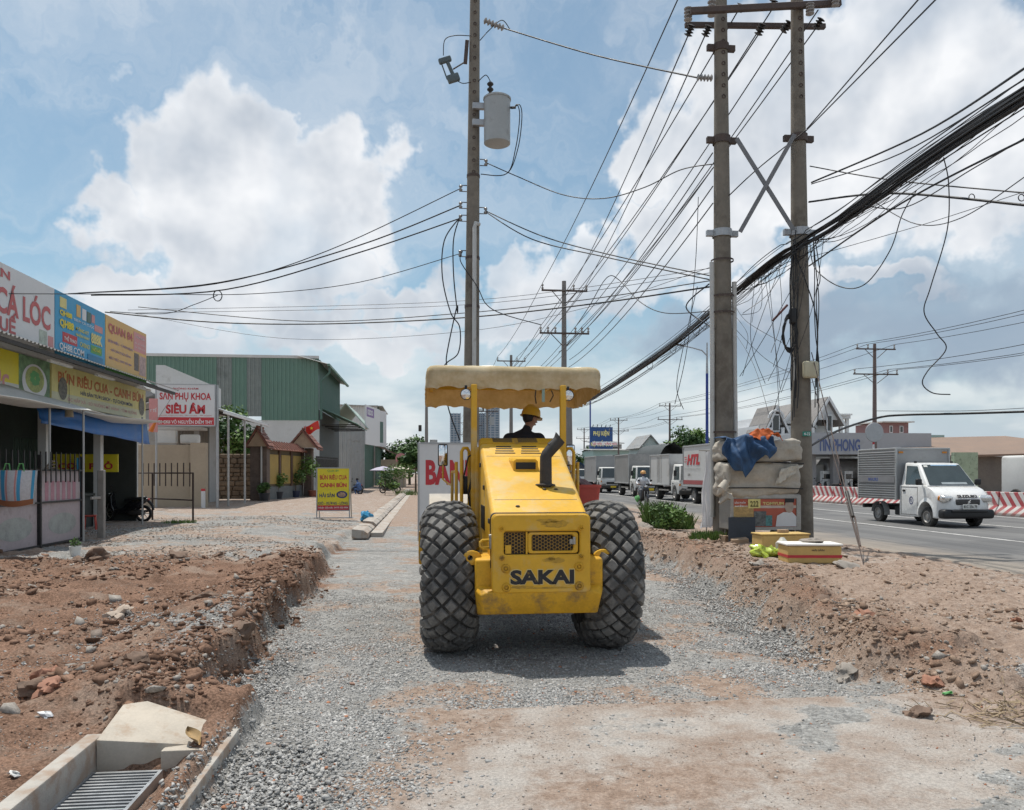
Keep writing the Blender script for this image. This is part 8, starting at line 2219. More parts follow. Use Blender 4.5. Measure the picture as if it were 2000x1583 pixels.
# thick bundle of communication cables
main = [at(2260,40,7.3), at(2000,188,9.8), at(1780,330,12.4), at(1640,430,15.2), at(1562,478,16.75), at(1500,520,18.0), at(1430,577,19.8), at(1300,685,24.5), at(1180,765,32), at(1130,788,38), Vector((LXN,ylist[0],5.6))]
path = smooth_path(main, 9)
rr = random.Random(31)
bundle = thing('cable_bundle', 'thick sagging bundle of black cables slanting from the top right to the far poles', 'cable bundle', main[4])
for k in range(26):
    ph = rr.uniform(0,6.28); rad = 0.10*math.sqrt(rr.random())*(1.0 if k < 17 else 2.6); fq = rr.uniform(0.3,0.9)
    pts = []
    for i, p in enumerate(path):
        a = ph + i*0.06*fq
        pin = 0.75 if abs(i-36) < 3 else 1.0
        pts.append(p + Vector((math.cos(a)*rad*0.9, 0, math.sin(a)*rad))*pin*(1+0.25*math.sin(i*0.21*fq+ph)))
    wpart('strand', MB().tube(pts, rr.uniform(0.012,0.020) if k < 17 else rr.uniform(0.006,0.010), 5), M_WIRE, bundle, 80)
for k in range(14):
    i0 = rr.randint(0,58); i1 = min(len(path)-1, i0+rr.randint(14,30)); dr = rr.uniform(0.12,0.42)
    pts = [path[i]+Vector((rr.uniform(-0.02,0.02),0,-0.06-dr*math.sin(math.pi*(i-i0)/(i1-i0)))) for i in range(i0,i1+1)]
    wpart('loose_strand', MB().tube(pts, 0.007, 4), M_WIRE, bundle, 80)
for k in range(8):
    i = rr.randint(30,66); p = path[i]; rg = [p+Vector((0.0,0.02*math.sin(q),0.0))+Vector((0.16*math.cos(2*math.pi*q/14)*0.6,0,-0.1+0.16*math.sin(2*math.pi*q/14))) for q in range(15)]
    wpart('slack_loop', MB().tube(rg,0.008,4,False), M_WIRE, bundle, 80)
# strands hanging between the twin poles
for k in range(18):
    a = path[rr.randint(30,58)] + UPZ*-0.1
    top_ = a; b = at(rr.uniform(1440,1545), rr.uniform(600,840), 17.0)
    wire('thin loose strand hanging in the tangle between the twin poles', smooth_path([top_, (top_+b)/2+Vector((rr.uniform(-0.3,0.3),0,rr.uniform(-0.5,0.1))), b]), 0.005, 'loose strands between the twin poles', nseg=4)
wire('long thin drop hanging left of the left twin pole', smooth_path([at(1364,385,17.2),at(1358,520,17.2),at(1342,680,17.3),at(1318,790,17.4)]), 0.006)
wire('doubled thin drop dangling past the long drop, left of the twin poles', smooth_path([at(1362,560,17.2),at(1330,700,17.2),at(1322,760,17.2),at(1335,800,17.2)]), 0.006)
# right hand side wires
rw = [((1585,357,16.9),(1800,262,13.6),(2010,128,9.9),0.014,'heavy wire from the right twin pole rising to the upper right edge'),
      ((1585,360,16.9),(1760,300,13.4),(2010,150,10.0),0.009,'lighter wire just under the heavy one at the upper right edge'),
      ((1580,520,16.9),(1760,398,13.0),(2010,268,9.9),0.012,'straight wire below the bundle running to the right edge'),
      ((1580,395,16.9),(1740,378,14.5),(2010,402,11.5),0.016,'thick nearly level cable right of the twin poles'),
      ((1582,325,16.9),(1740,352,14.5),(2010,378,11.5),0.009,'thin level messenger wire above the level cable')]
for (a, m_, b, r, lab) in rw: wire(lab, smooth_path([at(*a), at(*m_), at(*b)]), r)
for px in (1898, 1995):
    v = 14.5-(px-1740)/270*3.0
    wire('small hanging ring on the level cable, %s' % ('left one' if px < 1950 else 'at the right edge'), [at(px,372,v)+Vector((0.05*math.sin(2*math.pi*q/12),0,-0.06-0.10*(1-math.cos(2*math.pi*q/12))*0.5)) for q in range(13)], 0.006, name='cable_ring')
wire('long curling cable end hanging free at the right', smooth_path([at(1843,308,12.0),at(1853,360,12.0),at(1850,450,12.0),at(1818,560,12.0),at(1805,610,12.0),at(1830,652,12.0),at(1848,682,12.0),at(1812,725,12.0),at(1802,750,12.0),at(1822,768,12.0),at(1856,771,12.0)]), 0.007)
wire('deep slack loop hanging right of the right twin pole', smooth_path([at(1582,478,16.8),at(1592,525,16.0),at(1640,560,15.0),at(1690,555,14.6),at(1738,490,14.4),at(1762,420,14.4),at(1790,372,14.2)]), 0.008)
wire('thin wire dipping below the level cable at the right', smooth_path([at(1700,390,14),at(1790,438,13),at(1880,425,12),at(2010,340,10.5)]), 0.006)
wire('second thin wire dipping below the level cable at the right', smooth_path([at(1690,402,14),at(1770,405,13),at(1900,330,11.5),at(2010,265,10.2)]), 0.007)
wire('faint wire crossing low behind the slack loop', smooth_path([at(1584,502,17),at(1800,440,15),at(2010,372,13)]), 0.005)
# across-the-road line
for i in range(len(y2l)-1):
    for (z, xs_) in ((10.9,(-1.4,-0.6,1.4)),(9.1,(-1.6,0.9,1.6))):
        for q in xs_: wire('one of the conductors of the pole line across the road', span((32+q,y2l[i]-0.16,z),(32+q,y2l[i+1]-0.16,z),0.5,10), 0.014, 'conductors across the road')
for (z, xs_) in ((10.9,(-1.4,-0.6,1.4)),(9.1,(-1.6,0.9,1.6))):
    for q in xs_: wire('%s conductor on the %s pole arm above the white van, leaving right' % (['left','middle','right'][xs_.index(q)], 'upper' if z > 10 else 'lower'), span((32+q,y2l[0]-0.16,z),(32+q,12,z),0.9,14), 0.014, 'near conductors across the road')
wire('dark lashed cable with hangers crossing above the white van', smooth_path([at(1585,870,40),at(1640,840,43),at(1712,817,46),at(1760,811,45),at(1880,808,42),at(2010,804,39)]), 0.05, name='lashed_cable')
wire('thin messenger wire just above the lashed cable', smooth_path([at(1712,803,46),at(1880,803,42),at(2010,797,39)]), 0.012)
# wires at the left of the near pole
lw = [([on_pole(370,-0.33,-0.03), at(640,490,20.8), at(420,555,20.8), at(133,574,20.4)],0.010,'highest wire from the near pole down to the shop roofs'),
      ([on_pole(403,-0.33,-0.03), at(700,480,20.9), at(430,552,20.8), at(152,573,20.5)],0.014,'heavy middle wire from the near pole to the shop roofs'),
      ([on_pole(428,-0.33,-0.03), at(700,494,20.9), at(440,566,20.8), at(178,577,20.7)],0.014,'heavy lower wire from the near pole to the shop roofs'),
      ([on_pole(497,-0.33,-0.03), at(700,552,21), at(500,574,21), at(300,575,21), at(0,574,17.4)],0.008,'thin sagging wire from the near pole across the white shop board'),
      ([at(425,577,20.9), at(380,595,20.9), at(320,613,21), at(215,609,21.6)],0.008,'short wire dropping left from the cable coil')]
for pts, r, lab in lw: wire(lab, smooth_path(pts), r)
cc = at(425,578,20.9)
wire('small coil of spare cable hanging on the left wires', [cc+Vector((0.11*math.cos(2*math.pi*q/16),0.01*q%0.03,0.14*math.sin(2*math.pi*q/16))) for q in range(34)], 0.010, name='cable_coil')
cross = [([at(205,610,22.5), at(420,630,23), at(640,633,23), at(905,621,22), at(1150,595,20), at(1392,560,17.4)],0.015,'heavy low cable crossing the whole street behind the near pole'),
         ([at(270,600,24), at(600,628,24), at(905,612,22.5), at(1150,585,20), at(1392,548,17.4)],0.010,'lighter cable crossing the street just above the heavy one'),
         ([at(260,612,25), at(560,662,25), at(905,648,23), at(1150,600,21), at(1395,520,17.4)],0.005,'faint lowest wire crossing the street'),
         ([at(250,606,40), at(905,588,38), at(1390,524,30)],0.009,'thin far wire crossing high behind the near pole'),
         ([at(250,612,40), at(905,596,38), at(1390,533,30)],0.009,'second thin far wire crossing high behind the near pole'),
         ([ins1[1], at(1160,108,19.2), at(1360,152,17.2)],0.014,'high tension wire from the near pole to the left twin pole'),
         ([on_pole(318,0.33,-0.03), at(1010,345,20.6), at(1100,381,19.8), at(1180,388,19.2), at(1260,366,18.5), at(1330,332,17.8), at(1400,320,17.3)],0.010,'slack wire swinging between the near pole and the left twin pole'),
         ([on_pole(412,0.33,-0.03), at(1060,462,20), at(1200,500,19), at(1392,540,17.4)],0.011,'upper of the paired wires sloping from the near pole to the twin poles'),
         ([on_pole(414,0.33,-0.03), at(1040,468,20), at(1180,502,19), at(1392,548,17.4)],0.011,'lower of the paired wires sloping from the near pole to the twin poles'),
         ([on_pole(497,-0.28,-0.25), at(900,512,20.7), at(932,560,20.7), at(950,595,20.7), at(985,615,21), at(1057,635,22)],0.010,'service wire curling past the near pole towards the far pole'),
         ([at(1126,636,24), at(1150,600,23), at(1185,543,22), at(1210,548,22), at(1250,590,21), at(1300,612,20), at(1390,608,17.6)],0.009,'wavy slack wire hung between the far pole and the twin poles'),
         ([onp('l',640,-0.26,0), at(1340,600,18), at(1385,555,17.4)],0.012,'short jumper at the left twin pole conduit')]
for pts, r, lab in cross: wire(lab, smooth_path(pts), r)
for (dx, lab) in ((0,'outer of two dark drop cables hanging left of the near pole'), (22,'inner of two dark drop cables hanging left of the near pole')):
    wire(lab, smooth_path([on_pole(428,-0.36,-0.05), at(868+dx*0.8,470,20.8), at(864+dx,540,20.8), at(880+dx*0.6,610,20.8), at(898,640-dx,20.8) if dx == 0 else at(892,600,20.8), at(895-dx,690,20.8), at(866+dx*0.3,720,20.8), at(874,790,20.8), at(898,860,20.8)]), 0.013)
# guy wire of the right twin pole
ga_ = on_ground(1690,1108,0.17); ga_.z = hz(ga_.x,ga_.y)
gy_ = thing('guy_wire', 'slanting steel guy wire from the right twin pole to the bank', 'guy wire', ga_)
gtop = onp('r',690,0.2,-0.1)
wpart('cable', MB().tube([gtop, gtop.lerp(ga_,0.5), ga_-UPZ*0.1],0.010,6), M_RUSTS, gy_, 60); wpart('cable', MB().tube([onp('r',740,0.2,-0.1), ga_-UPZ*0.1+Vector((0.04,0.05,0))],0.008,6), M_RUSTS, gy_, 60)
g1, g2 = gtop.lerp(ga_,0.72), gtop.lerp(ga_,0.82)
wpart('grip', MB().tube([g1,g2],[0.032,0.03],8), M_BLKMET, gy_, 60); wpart('turnbuckle', MB().tube([g2+Vector((0.03,0,0)),gtop.lerp(ga_,0.93)],0.015,6), M_RUSTS, gy_, 60)
# ------------------------------------------------------------------ food cart under tarpaulins by the twin poles
M_CANB = mat('dusty_beige_tarp', (0.43,0.39,0.33), 0.75, var=0.14, vs=3, bump=0.9, bs=11, dirt=((0.28,0.24,0.20),0.25,2.5))
M_DENIM = mat('blue_cover', (0.028,0.075,0.165), 0.75, var=0.3, vs=6, bump=0.5, bs=10)
M_ORANGE = mat('orange_cloth', (0.60,0.135,0.035), 0.8, var=0.15, vs=8)
VC = 16.3
zc0 = hz(*W(1490,VC))
def cP(px, py, v=VC): return at(px, py, v)
cx_l, cx_r = W(1428,VC)[0], W(1568,VC)[0]; cyf = W(1498,VC)[1]
cart = thing('food_cart', 'street food cart wrapped in beige tarps between the twin poles, poster on its glass', 'food cart', ((cx_l+cx_r)/2, cyf+0.35, zc0))
def cz(py): return zpx(py,VC)
wpart('cabinet', MB().rbox(((cx_l+cx_r)/2,cyf+0.40,(cz(1036)+cz(966))/2),(cx_r-cx_l,0.72,cz(966)-cz(1036)),0.015), mat('dull_steel_cart',(0.30,0.29,0.27),0.5,0.4,var=0.15), cart)
M_POSTER = mat('red_poster', (0.42,0.095,0.055), 0.45, var=0.06)
pf = cyf+0.032
def pX(px): return W(px,VC)[0]
pst = wpart('poster', MB().bb(pX(1430),pX(1560),pf-0.012,pf-0.004,cz(1030),cz(975)), M_POSTER, cart)
for (a,b,c_,d,m_,o_) in ((1430,1471,1014,990,mat('bread_print',(0.45,0.30,0.12),0.6,var=0.3,vs=14),1),(1432,1560,993,988,mat('poster_pale',(0.50,0.42,0.36),0.6),0),(1460,1485,993,975,M_SYELP,2),(1472,1497,1028,999,mat('drink_print',(0.12,0.13,0.13),0.5,var=0.6,vs=22),1),(1496,1509,1028,1007,mat('teal_print',(0.08,0.22,0.22),0.5,var=0.5,vs=22),2)):
    wpart('print_panel', MB().bb(pX(a),pX(b),pf-0.018-0.004*o_,pf-0.0125,cz(c_),cz(d)), m_, cart, parent=pst)
# a chef figure printed on the poster: head, hat and white jacket
ch = MB(); fo_ = (0,pf-0.03,0)
wpart('figure_print', MB().add([(pX(1516),pf-0.026,cz(1029)),(pX(1519),pf-0.026,cz(1008)),(pX(1532),pf-0.026,cz(1001)),(pX(1550),pf-0.026,cz(1001)),(pX(1559),pf-0.026,cz(1010)),(pX(1559),pf-0.026,cz(1029))],[(0,1,2,3,4,5)]), M_WSIGN, cart, parent=pst)
wpart('figure_print', disc(MB(), (pX(1544),pf-0.028,cz(990)), XR_, UPZ, 0,0,0.095,0.13,0.0), mat('face_print',(0.42,0.33,0.27),0.6), cart, parent=pst)
wpart('figure_print', MB().bb(pX(1535),pX(1554),pf-0.032,pf-0.029,cz(982),cz(974)), M_BLACK, cart, parent=pst)
wpart('lettering', letters('TOMYUM', (0,pf-0.016,0), XR_, UPZ, pX(1490),cz(987),pX(1533),cz(981),0.03,0.0), M_SYELP, cart, parent=pst)
wpart('lettering', letters('222', (0,pf-0.026,0), XR_, UPZ, pX(1464),cz(990),pX(1481),cz(979),0.02,0.0), M_BLACK, cart, parent=pst)
wpart('lettering', letters('SẢN PHẨM', (0,pf-0.016,0), XR_, UPZ, pX(1433),cz(984),pX(1455),cz(979),0.02,0.0), M_SWHITE, cart, parent=pst); wpart('lettering', letters('MỚI', (0,pf-0.020,0), XR_, UPZ, pX(1434),cz(993),pX(1450),cz(986),0.03,0.0), M_SWHITE, cart, parent=pst)
for (a,b,c_,d) in ((1424,1430,1036,968),(1559,1568,1036,968),(1430,1559,974,966),(1430,1559,1036,1030)):
    wpart('frame_bar', MB().bb(pX(a),pX(b),cyf+0.0,cyf+0.03,cz(c_),cz(d)), M_STEEL, cart)
for (px, yy) in ((1437,0.1),(1560,0.1),(1437,0.65),(1560,0.65)): wpart('leg', MB().cyl((pX(px),cyf+yy,zc0-0.05),(pX(px),cyf+yy,cz(1034)),0.02,n=8), M_STEEL, cart)
for sy in (0.12,0.62):
    wh = wpart('wheel', MB().lathe([(0.10,-0.03),(0.155,-0.03),(0.165,0.0),(0.155,0.03),(0.10,0.03)],20,(pX(1546),cyf+sy,zc0+0.15),'y'), M_RUBB, cart, 40)
    wpart('rim', MB().lathe([(0.11,-0.025),(0.03,-0.035),(0.0,-0.035)],20,(pX(1546),cyf+sy,zc0+0.15),'y'), M_STEEL, cart, 40, parent=wh)
wpart('dark_sheet', MB().bb(pX(1418),pX(1472),cyf-0.05,cyf-0.035,zc0+0.02,cz(1010)), mat('dark_mesh_sheet',(0.045,0.055,0.07),0.7,var=0.15), cart)
def bundle_tarp(name, label, x0, x1, y0, y1, z0, z1, seed, m_=M_CANB, puff=0.05):
    bm = bmesh.new(); bmesh.ops.create_cube(bm, size=2)
    bmesh.ops.subdivide_edges(bm, edges=bm.edges, cuts=24, use_grid_fill=True)
    for v in bm.verts:
        c0 = v.co.copy(); q = (abs(c0.x)**11+abs(c0.y)**11+abs(c0.z)**11)**(1/11)
        c0 = c0/q*(1.0)
        p = Vector((c0.x*(x1-x0)/2, c0.y*(y1-y0)/2, c0.z*(z1-z0)/2))
        sag = -0.03*math.sin(p.x*4+seed)*(0.5-0.5*c0.z)
        w_ = p + Vector((seed*3.1,seed,0))
        k = mnoise.noise(w_*2.4)*0.10 + mnoise.noise(Vector((w_.x*3+w_.z*6,w_.y*3,w_.z*3.5-w_.x*4)))*0.06 + (0.5-abs(mnoise.noise(Vector((w_.x*5-w_.z*5,w_.y*5,w_.z*7+w_.x*3)))))*0.05
        n_ = Vector((c0.x**5, c0.y**5, c0.z**5)); n_.normalize()
        v.co = p + n_*(k*0.6) + Vector((0,0,sag))
    mb = MB().bm(bm, ((x0+x1)/2,(y0+y1)/2,(z0+z1)/2)); bm.free()
    return solo(name, mb, m_, label, 'tarp', smooth=75)
bundle_tarp('tarp_bundle', 'lower beige tarp bundle tied round the cart body', pX(1416), pX(1570), cyf-0.02, cyf+0.86, cz(970), cz(904), 3)
bundle_tarp('tarp_bundle', 'upper beige tarp bundle on top of the cart', pX(1418), pX(1572), cyf-0.04, cyf+0.90, cz(902), cz(859), 8)
solo('rope', MB().tube([(pX(1416),cyf-0.06,cz(904)),(pX(1500),cyf-0.08,cz(903)),(pX(1570),cyf-0.08,cz(906))],0.012,5), M_BLACK, 'dark rope tied round between the two beige bundles', 'rope')
solo('rope', MB().tube([(pX(1418),cyf-0.06,cz(953)),(pX(1500),cyf-0.08,cz(953)),(pX(1568),cyf-0.08,cz(955))],0.012,5), M_BLACK, 'dark rope tied under the lower beige bundle', 'rope')
def drape(name, label, pts, m_, seed, nu=22, nv=18, wr=0.06, cat='cloth', thick=0.012):
    """cloth from four corners with folds"""
    a, b, c_, d = [Vector(p) for p in pts]
    def fn(u, v):
        p = a.lerp(b,u).lerp(d.lerp(c_,u),v)
        f = mnoise.noise(Vector((u*4.5+v*2,v*2.2,seed)))*wr + 0.5*wr*math.sin(u*15+v*3+seed)
        return p + Vector((mnoise.noise(Vector((u*3,v*3,seed+5)))*wr, -abs(f), mnoise.noise(Vector((u*5,v*4,seed+9)))*wr*0.6))
    o = solo(name, MB().grid(fn,nu,nv), m_, label, cat, smooth=80)
    if thick: md = o.modifiers.new('thick','SOLIDIFY'); md.thickness = thick
    return o
drape('tarp', 'torn pale tarp flap hanging over the right of the lower bundle', [(pX(1508),cyf-0.12,cz(948)),(pX(1545),cyf-0.10,cz(930)),(pX(1568),cyf-0.08,cz(908)),(pX(1522),cyf-0.12,cz(915))], mat('pale_tarp_flap',(0.52,0.48,0.41),0.75,var=0.1,bump=0.4,bs=9), 4, wr=0.05, cat='tarp')
# blue cover: one piece draped over the top edge
def bluef(u, v):
    x = pX(1408)+(pX(1506)-pX(1408))*u
    L1 = 0.34
    low = [0.34,0.52,0.72,0.80,0.86,0.70,0.50,0.42,0.50,0.40,0.30]; q = u*10; i = min(9,int(q)); drop = (low[i]+(low[i+1]-low[i])*(q-i))*0.92
    if v < L1: y = cyf+0.55-0.70*v/L1; z = cz(855)+0.035*mnoise.noise(Vector((u*3,v*3,7)))
    else:
        k = (v-L1)/(1-L1); y = cyf-0.15-0.05*math.sin(k*2.5); z = cz(856)-drop*k
    f = 0.075*math.sin(u*13+v*5+1.2*math.sin(v*4))+0.05*math.sin(u*29-v*7)+0.09*mnoise.noise(Vector((u*4,v*3,2.2)))+0.05*abs(mnoise.noise(Vector((u*9,v*6,4.1))))
    w_ = min(1,0.35+v)
    return Vector((x+0.05*math.sin(v*6+u*3)-0.08*v*(1-u), y-0.08*w_-f*w_, z+0.35*f))
bo_ = solo('cover_sheet', MB().grid(bluef,60,44), M_DENIM, 'blue cover sheet draped over the left corner of the cart', 'tarp', smooth=80); md = bo_.modifiers.new('t','SOLIDIFY'); md.thickness = 0.012
solo('tied_knot', MB().lump((0,0,0),0.10,6,2,0.6,(0.8,0.7,1.3)).tube([(0,0,-0.05),(-0.14,-0.03,-0.22)],[0.07,0.10],8).tube([(-0.12,-0.03,-0.22),(-0.22,-0.03,-0.34)],[0.09,0.02],8), M_CANB, 'knotted beige tarp tail at the left side of the cart', 'tarp', loc=at(1420,935,16.1), smooth=50)
solo('tied_knot', MB().lump((0,0,0),0.11,9,2,0.6,(1.0,0.7,0.8)).tube([(0,0,0),(-0.18,-0.02,-0.16)],[0.07,0.03],8), M_CANB, 'frayed beige knot beside the poster', 'tarp', loc=at(1421,968,16.1), smooth=50)
def orf(u, v):
    p = at(1464,849,16.2) + Vector((0.60*u+0.05*math.sin(v*7), -0.16*v+0.12, 0.0))
    z = 0.11*math.sin(math.pi*min(1,u*1.05))*math.sin(math.pi*(0.15+0.7*v)) - (0.26*max(0,v-0.6)/0.4 if u > 0.35 else 0.12*max(0,v-0.6)/0.4)*(0.5+0.5*math.sin(u*6))
    f = 0.022*math.sin(u*15+v*7)+0.05*mnoise.noise(Vector((u*4,v*4,3.3)))+0.012*math.sin(v*19-u*8)
    return p + Vector((0.3*f, -abs(f)*0.9-0.12*v, z+f))
solo('cloth', MB().grid(orf,44,30), M_ORANGE, 'bright orange cloth thrown on top of the cart', 'cloth', smooth=80).modifiers.new('t','SOLIDIFY').thickness = 0.012
M_CLOTHW = mat('white_cloth',(0.74,0.74,0.75),0.8,var=0.05,vs=4)
_t = NT(M_CLOTHW.node_tree); _tr = _t.node('ShaderNodeBsdfTranslucent'); _tr.inputs[0].default_value = (0.75,0.75,0.76,1); _mx = _t.node('ShaderNodeMixShader'); _mx.inputs[0].default_value = 0.45
_t.l.new(_t.n['Principled BSDF'].outputs[0], _mx.inputs[1]); _t.l.new(_tr.outputs[0], _mx.inputs[2]); _t.l.new(_mx.outputs[0], _t.n['Material Output'].inputs[0])
# white cloth hung beside the left pole
drape('banner', 'long white cloth hanging beside the left twin pole', [at(1366,1032,17.5),at(1402,1028,17.3),at(1402,880,17.3),at(1378,884,17.5)], M_CLOTHW, 6, 26, 30, 0.07, thick=0)
solo('cloth_rail', MB().cyl(at(1365,880,17.7),at(1412,882,17.6),0.015,n=6).cyl(at(1380,880,17.72),Vector((*W(1380,17.72),0.15)),0.014,n=6), M_STEEL, 'thin rail holding the white cloth', 'rail')
pw_ = on_ground(1408,1052,0.2)
solo('metal_canister', MB().lathe([(0.0,0.0),(0.14,0.0),(0.145,0.05),(0.13,0.06),(0.145,0.12),(0.13,0.13),(0.14,0.24),(0.10,0.26),(0.0,0.26)],18), mat('blue_lid_tin',(0.20,0.27,0.33),0.4,0.4), 'small ribbed tin with blue lid beside the dark sheet', 'canister', loc=(pw_.x,pw_.y,hz(pw_.x,pw_.y)), smooth=40)
# ------------------------------------------------------------------ foam boxes, bags, bricks on the bank
M_FOAM = mat('yellowed_foam', (0.56,0.385,0.14), 0.8, var=0.1, vs=6); M_FOAMW = mat('white_foam', (0.74,0.72,0.68), 0.85, var=0.05)
fb1 = on_ground(1597,1106,0.17); fz = hz(fb1.x,fb1.y)
fbx = thing('foam_box', 'yellow foam box with red band and white lid weighted by a stone', 'box', (fb1.x,fb1.y+0.28,fz), -0.12)
part('body', MB().rbox((0,0,0.14),(0.86,0.50,0.28),0.02), M_FOAM, fbx)
for (c_, d_) in (((0,-0.252,0.115),(0.865,0.006,0.045)),((-0.432,0,0.115),(0.006,0.50,0.045)),((0.432,0,0.115),(0.006,0.50,0.045))): part('red_band', MB().box(c_,d_), M_SRED, fbx)
part('lid', MB().rbox((0,0.0,0.30),(0.90,0.54,0.035),0.012), M_FOAMW, fbx)
part('lettering', letters('HẢI SẢN', (-0.05,-0.252,0.20), (1,0,0), UPZ, 0.0,0.0,0.20,0.04,0.02,0.003), M_BLKMET, fbx)
fb2 = on_ground(1545,1082,0.17)
fx2 = thing('foam_box', 'second yellow foam box half behind the white lidded one', 'box', (fb2.x+0.05,fb2.y+0.55,hz(fb2.x,fb2.y+0.5)), 0.05)
part('body', MB().rbox((0,0,0.13),(0.95,0.45,0.26),0.02), M_FOAM, fx2); part('lid', MB().rbox((0,0,0.275),(0.98,0.48,0.03),0.012), M_FOAM, fx2)
jg = on_ground(1528,1088,0.17); solo('plastic_jug', MB().lathe([(0.0,0.0),(0.10,0.0),(0.115,0.03),(0.115,0.20),(0.06,0.26),(0.03,0.30),(0.0,0.30)],16), mat('milky_jug',(0.50,0.49,0.44),0.4), 'milky plastic jug next to the yellow boxes', 'jug', loc=(jg.x,jg.y,hz(jg.x,jg.y)), smooth=40)
M_BAGG = mat('yellow_green_plastic', (0.42,0.52,0.06), 0.25, var=0.4, vs=9, spec=0.7)
yb = on_ground(1498,1093,0.17); solo('plastic_bag', MB().lump((-0.1,0,0.06),0.15,5,3,0.7,(1.1,0.8,0.65)).lump((0.12,0.02,0.05),0.13,7,3,0.8,(1.2,0.8,0.6)), M_BAGG, 'shiny yellow and green plastic bag by the foam boxes', 'bag', loc=(yb.x,yb.y,hz(yb.x,yb.y)), smooth=45)
def rock(name, label, px, py, size, seed, m_, z=0.15, flat=(1.2,0.9,0.6), sub=3, rough=0.62, cat='rock', boxy=False, rz=0.0):
    p = on_ground(px, py, z); zz = hz(p.x,p.y)
    for _ in range(3): p = on_ground(px, py, zz); zz = hz(p.x,p.y)
    if boxy: mb = MB().rbox((0,0,size*0.28),(size*flat[0],size*flat[1],size*flat[2]),0.012,1,(random.Random(seed).uniform(-0.2,0.2),random.Random(seed+1).uniform(-0.2,0.2),0))
    else: mb = MB().lump((0,0,size*flat[2]*0.25),size*0.5,seed,sub,rough,flat)
    return solo(name, mb, m_, label, cat, loc=(p.x,p.y,zz-0.12*size), rz=rz, smooth=None if boxy else 48)
M_ROCKG = mat('grey_rubble_stone', (0.28,0.25,0.22), 0.9, var=0.2, vs=9, bump=0.5, bs=25); M_ROCKB = mat('brown_earth_lump', (0.17,0.115,0.085), 0.95, var=0.25, vs=8, bump=0.6, bs=25); M_ROCKR = mat('reddish_brick_stone', (0.30,0.15,0.10), 0.9, var=0.2, vs=9, bump=0.5, bs=25)
rock('paving_slab', 'flat broken concrete slab beside the guy wire foot', 1662, 1110, 0.46, 3, M_ROCKG, flat=(1.1,0.8,0.28), rz=-0.3, cat='slab')
rock('brick', 'tilted tan brick in front of the dark sheet', 1420, 1058, 0.34, 5, mat('tan_brick',(0.36,0.26,0.18),0.9,var=0.15,vs=12), 0.2, (1.0,0.55,0.5), boxy=True, rz=0.5, cat='brick')
rock('brick', 'flat tan brick lying right of the tilted brick', 1444, 1062, 0.34, 6, mat('tan_brick',(0.36,0.26,0.18),0.9), 0.2, (1.0,0.55,0.32), boxy=True, rz=-0.1, cat='brick')
st1 = Vector((fb1.x+0.05,fb1.y+0.27,fz+0.317)); solo('stone', MB().lump((0,0,0.03),0.13,4,2,0.5,(1.2,0.8,0.4)), M_ROCKG, 'flat grey stone weighing down the white foam lid', 'stone', loc=st1)
solo('brick', MB().rbox((0,0,0.03),(0.20,0.10,0.06),0.01), mat('tan_brick',(0.36,0.26,0.18),0.9), 'small brick lying on the rear yellow box lid', 'brick', loc=(fx2.location.x+0.05,fx2.location.y,fx2.location.z+0.292))
rocks = [('rough grey boulder at the foot of the fence pot',185,1092,0.42,11,M_ROCKB,0.08),('smaller clod left of the fence boulder',150,1096,0.25,12,M_ROCKB,0.08),
 ('rounded tan stone on the right bank crest',1818,1252,0.15,13,M_ROCKR,0.15),('reddish stone at the right edge of the bank',1985,1212,0.10,14,M_ROCKR,0.15),
 ('pale angular stone on the right bank slope',1480,1165,0.17,15,M_ROCKG,0.15),('grey brown stone jutting from the bank crest',1600,1158,0.20,16,M_ROCKB,0.15),
 ('dark clay lump low on the right bank',1655,1235,0.17,17,M_ROCKG,-0.1),('broken clay lump at the right bank toe',1790,1290,0.18,18,M_ROCKB,-0.1),
 ('tan lump stuck in the right bank face',1690,1232,0.16,19,M_ROCKR,0.0),('small pale stone on the bed near the right toe',1645,1332,0.10,20,M_ROCKG,-0.2),
 ('brown lump at the left end of the earth bank',100,1345,0.17,21,M_ROCKR,0.05),('dark lump beside the reddish one at the left',62,1345,0.14,22,M_ROCKB,0.05),
 ('reddish stone in the rubble left of the kerb block',95,1325,0.19,23,M_ROCKR,0.05),('flat reddish stone in the dug earth',400,1175,0.32,24,M_ROCKB,0.06),
 ('pale shard lying in the dug earth',232,1203,0.22,25,mat('pale_shard',(0.40,0.33,0.27),0.9),0.06),('dark overhung clod on the left bank edge',470,1295,0.26,26,M_ROCKB,0.0),
 ('large dark clod above the kerb block',262,1300,0.22,27,M_ROCKB,0.06),('broken clod at the back of the kerb block',345,1358,0.20,28,M_ROCKB,0.0),
 ('rust coloured pebble on the bed edge by the left bank',480,1275,0.06,29,M_ROCKR,-0.15),('pale plastic looking shard by the bed edge',425,1375,0.13,30,mat('pale_shard',(0.40,0.33,0.27),0.9),-0.1),
 ('clod on the left bank top near the far gravel',345,1090,0.30,31,M_ROCKB,0.08),('second clod on the left bank top near the far gravel',425,1088,0.24,32,M_ROCKB,0.08),
 ('stone pile lump beside the weeds',1262,1032,0.35,33,M_ROCKG,0.1),('pale stick like stone by the weeds',1252,1012,0.22,34,M_ROCKG,0.1)]
for (lab,px,py,sz,sd,m_,z) in rocks: rock('stone', lab, px, py, sz, sd, m_, z)
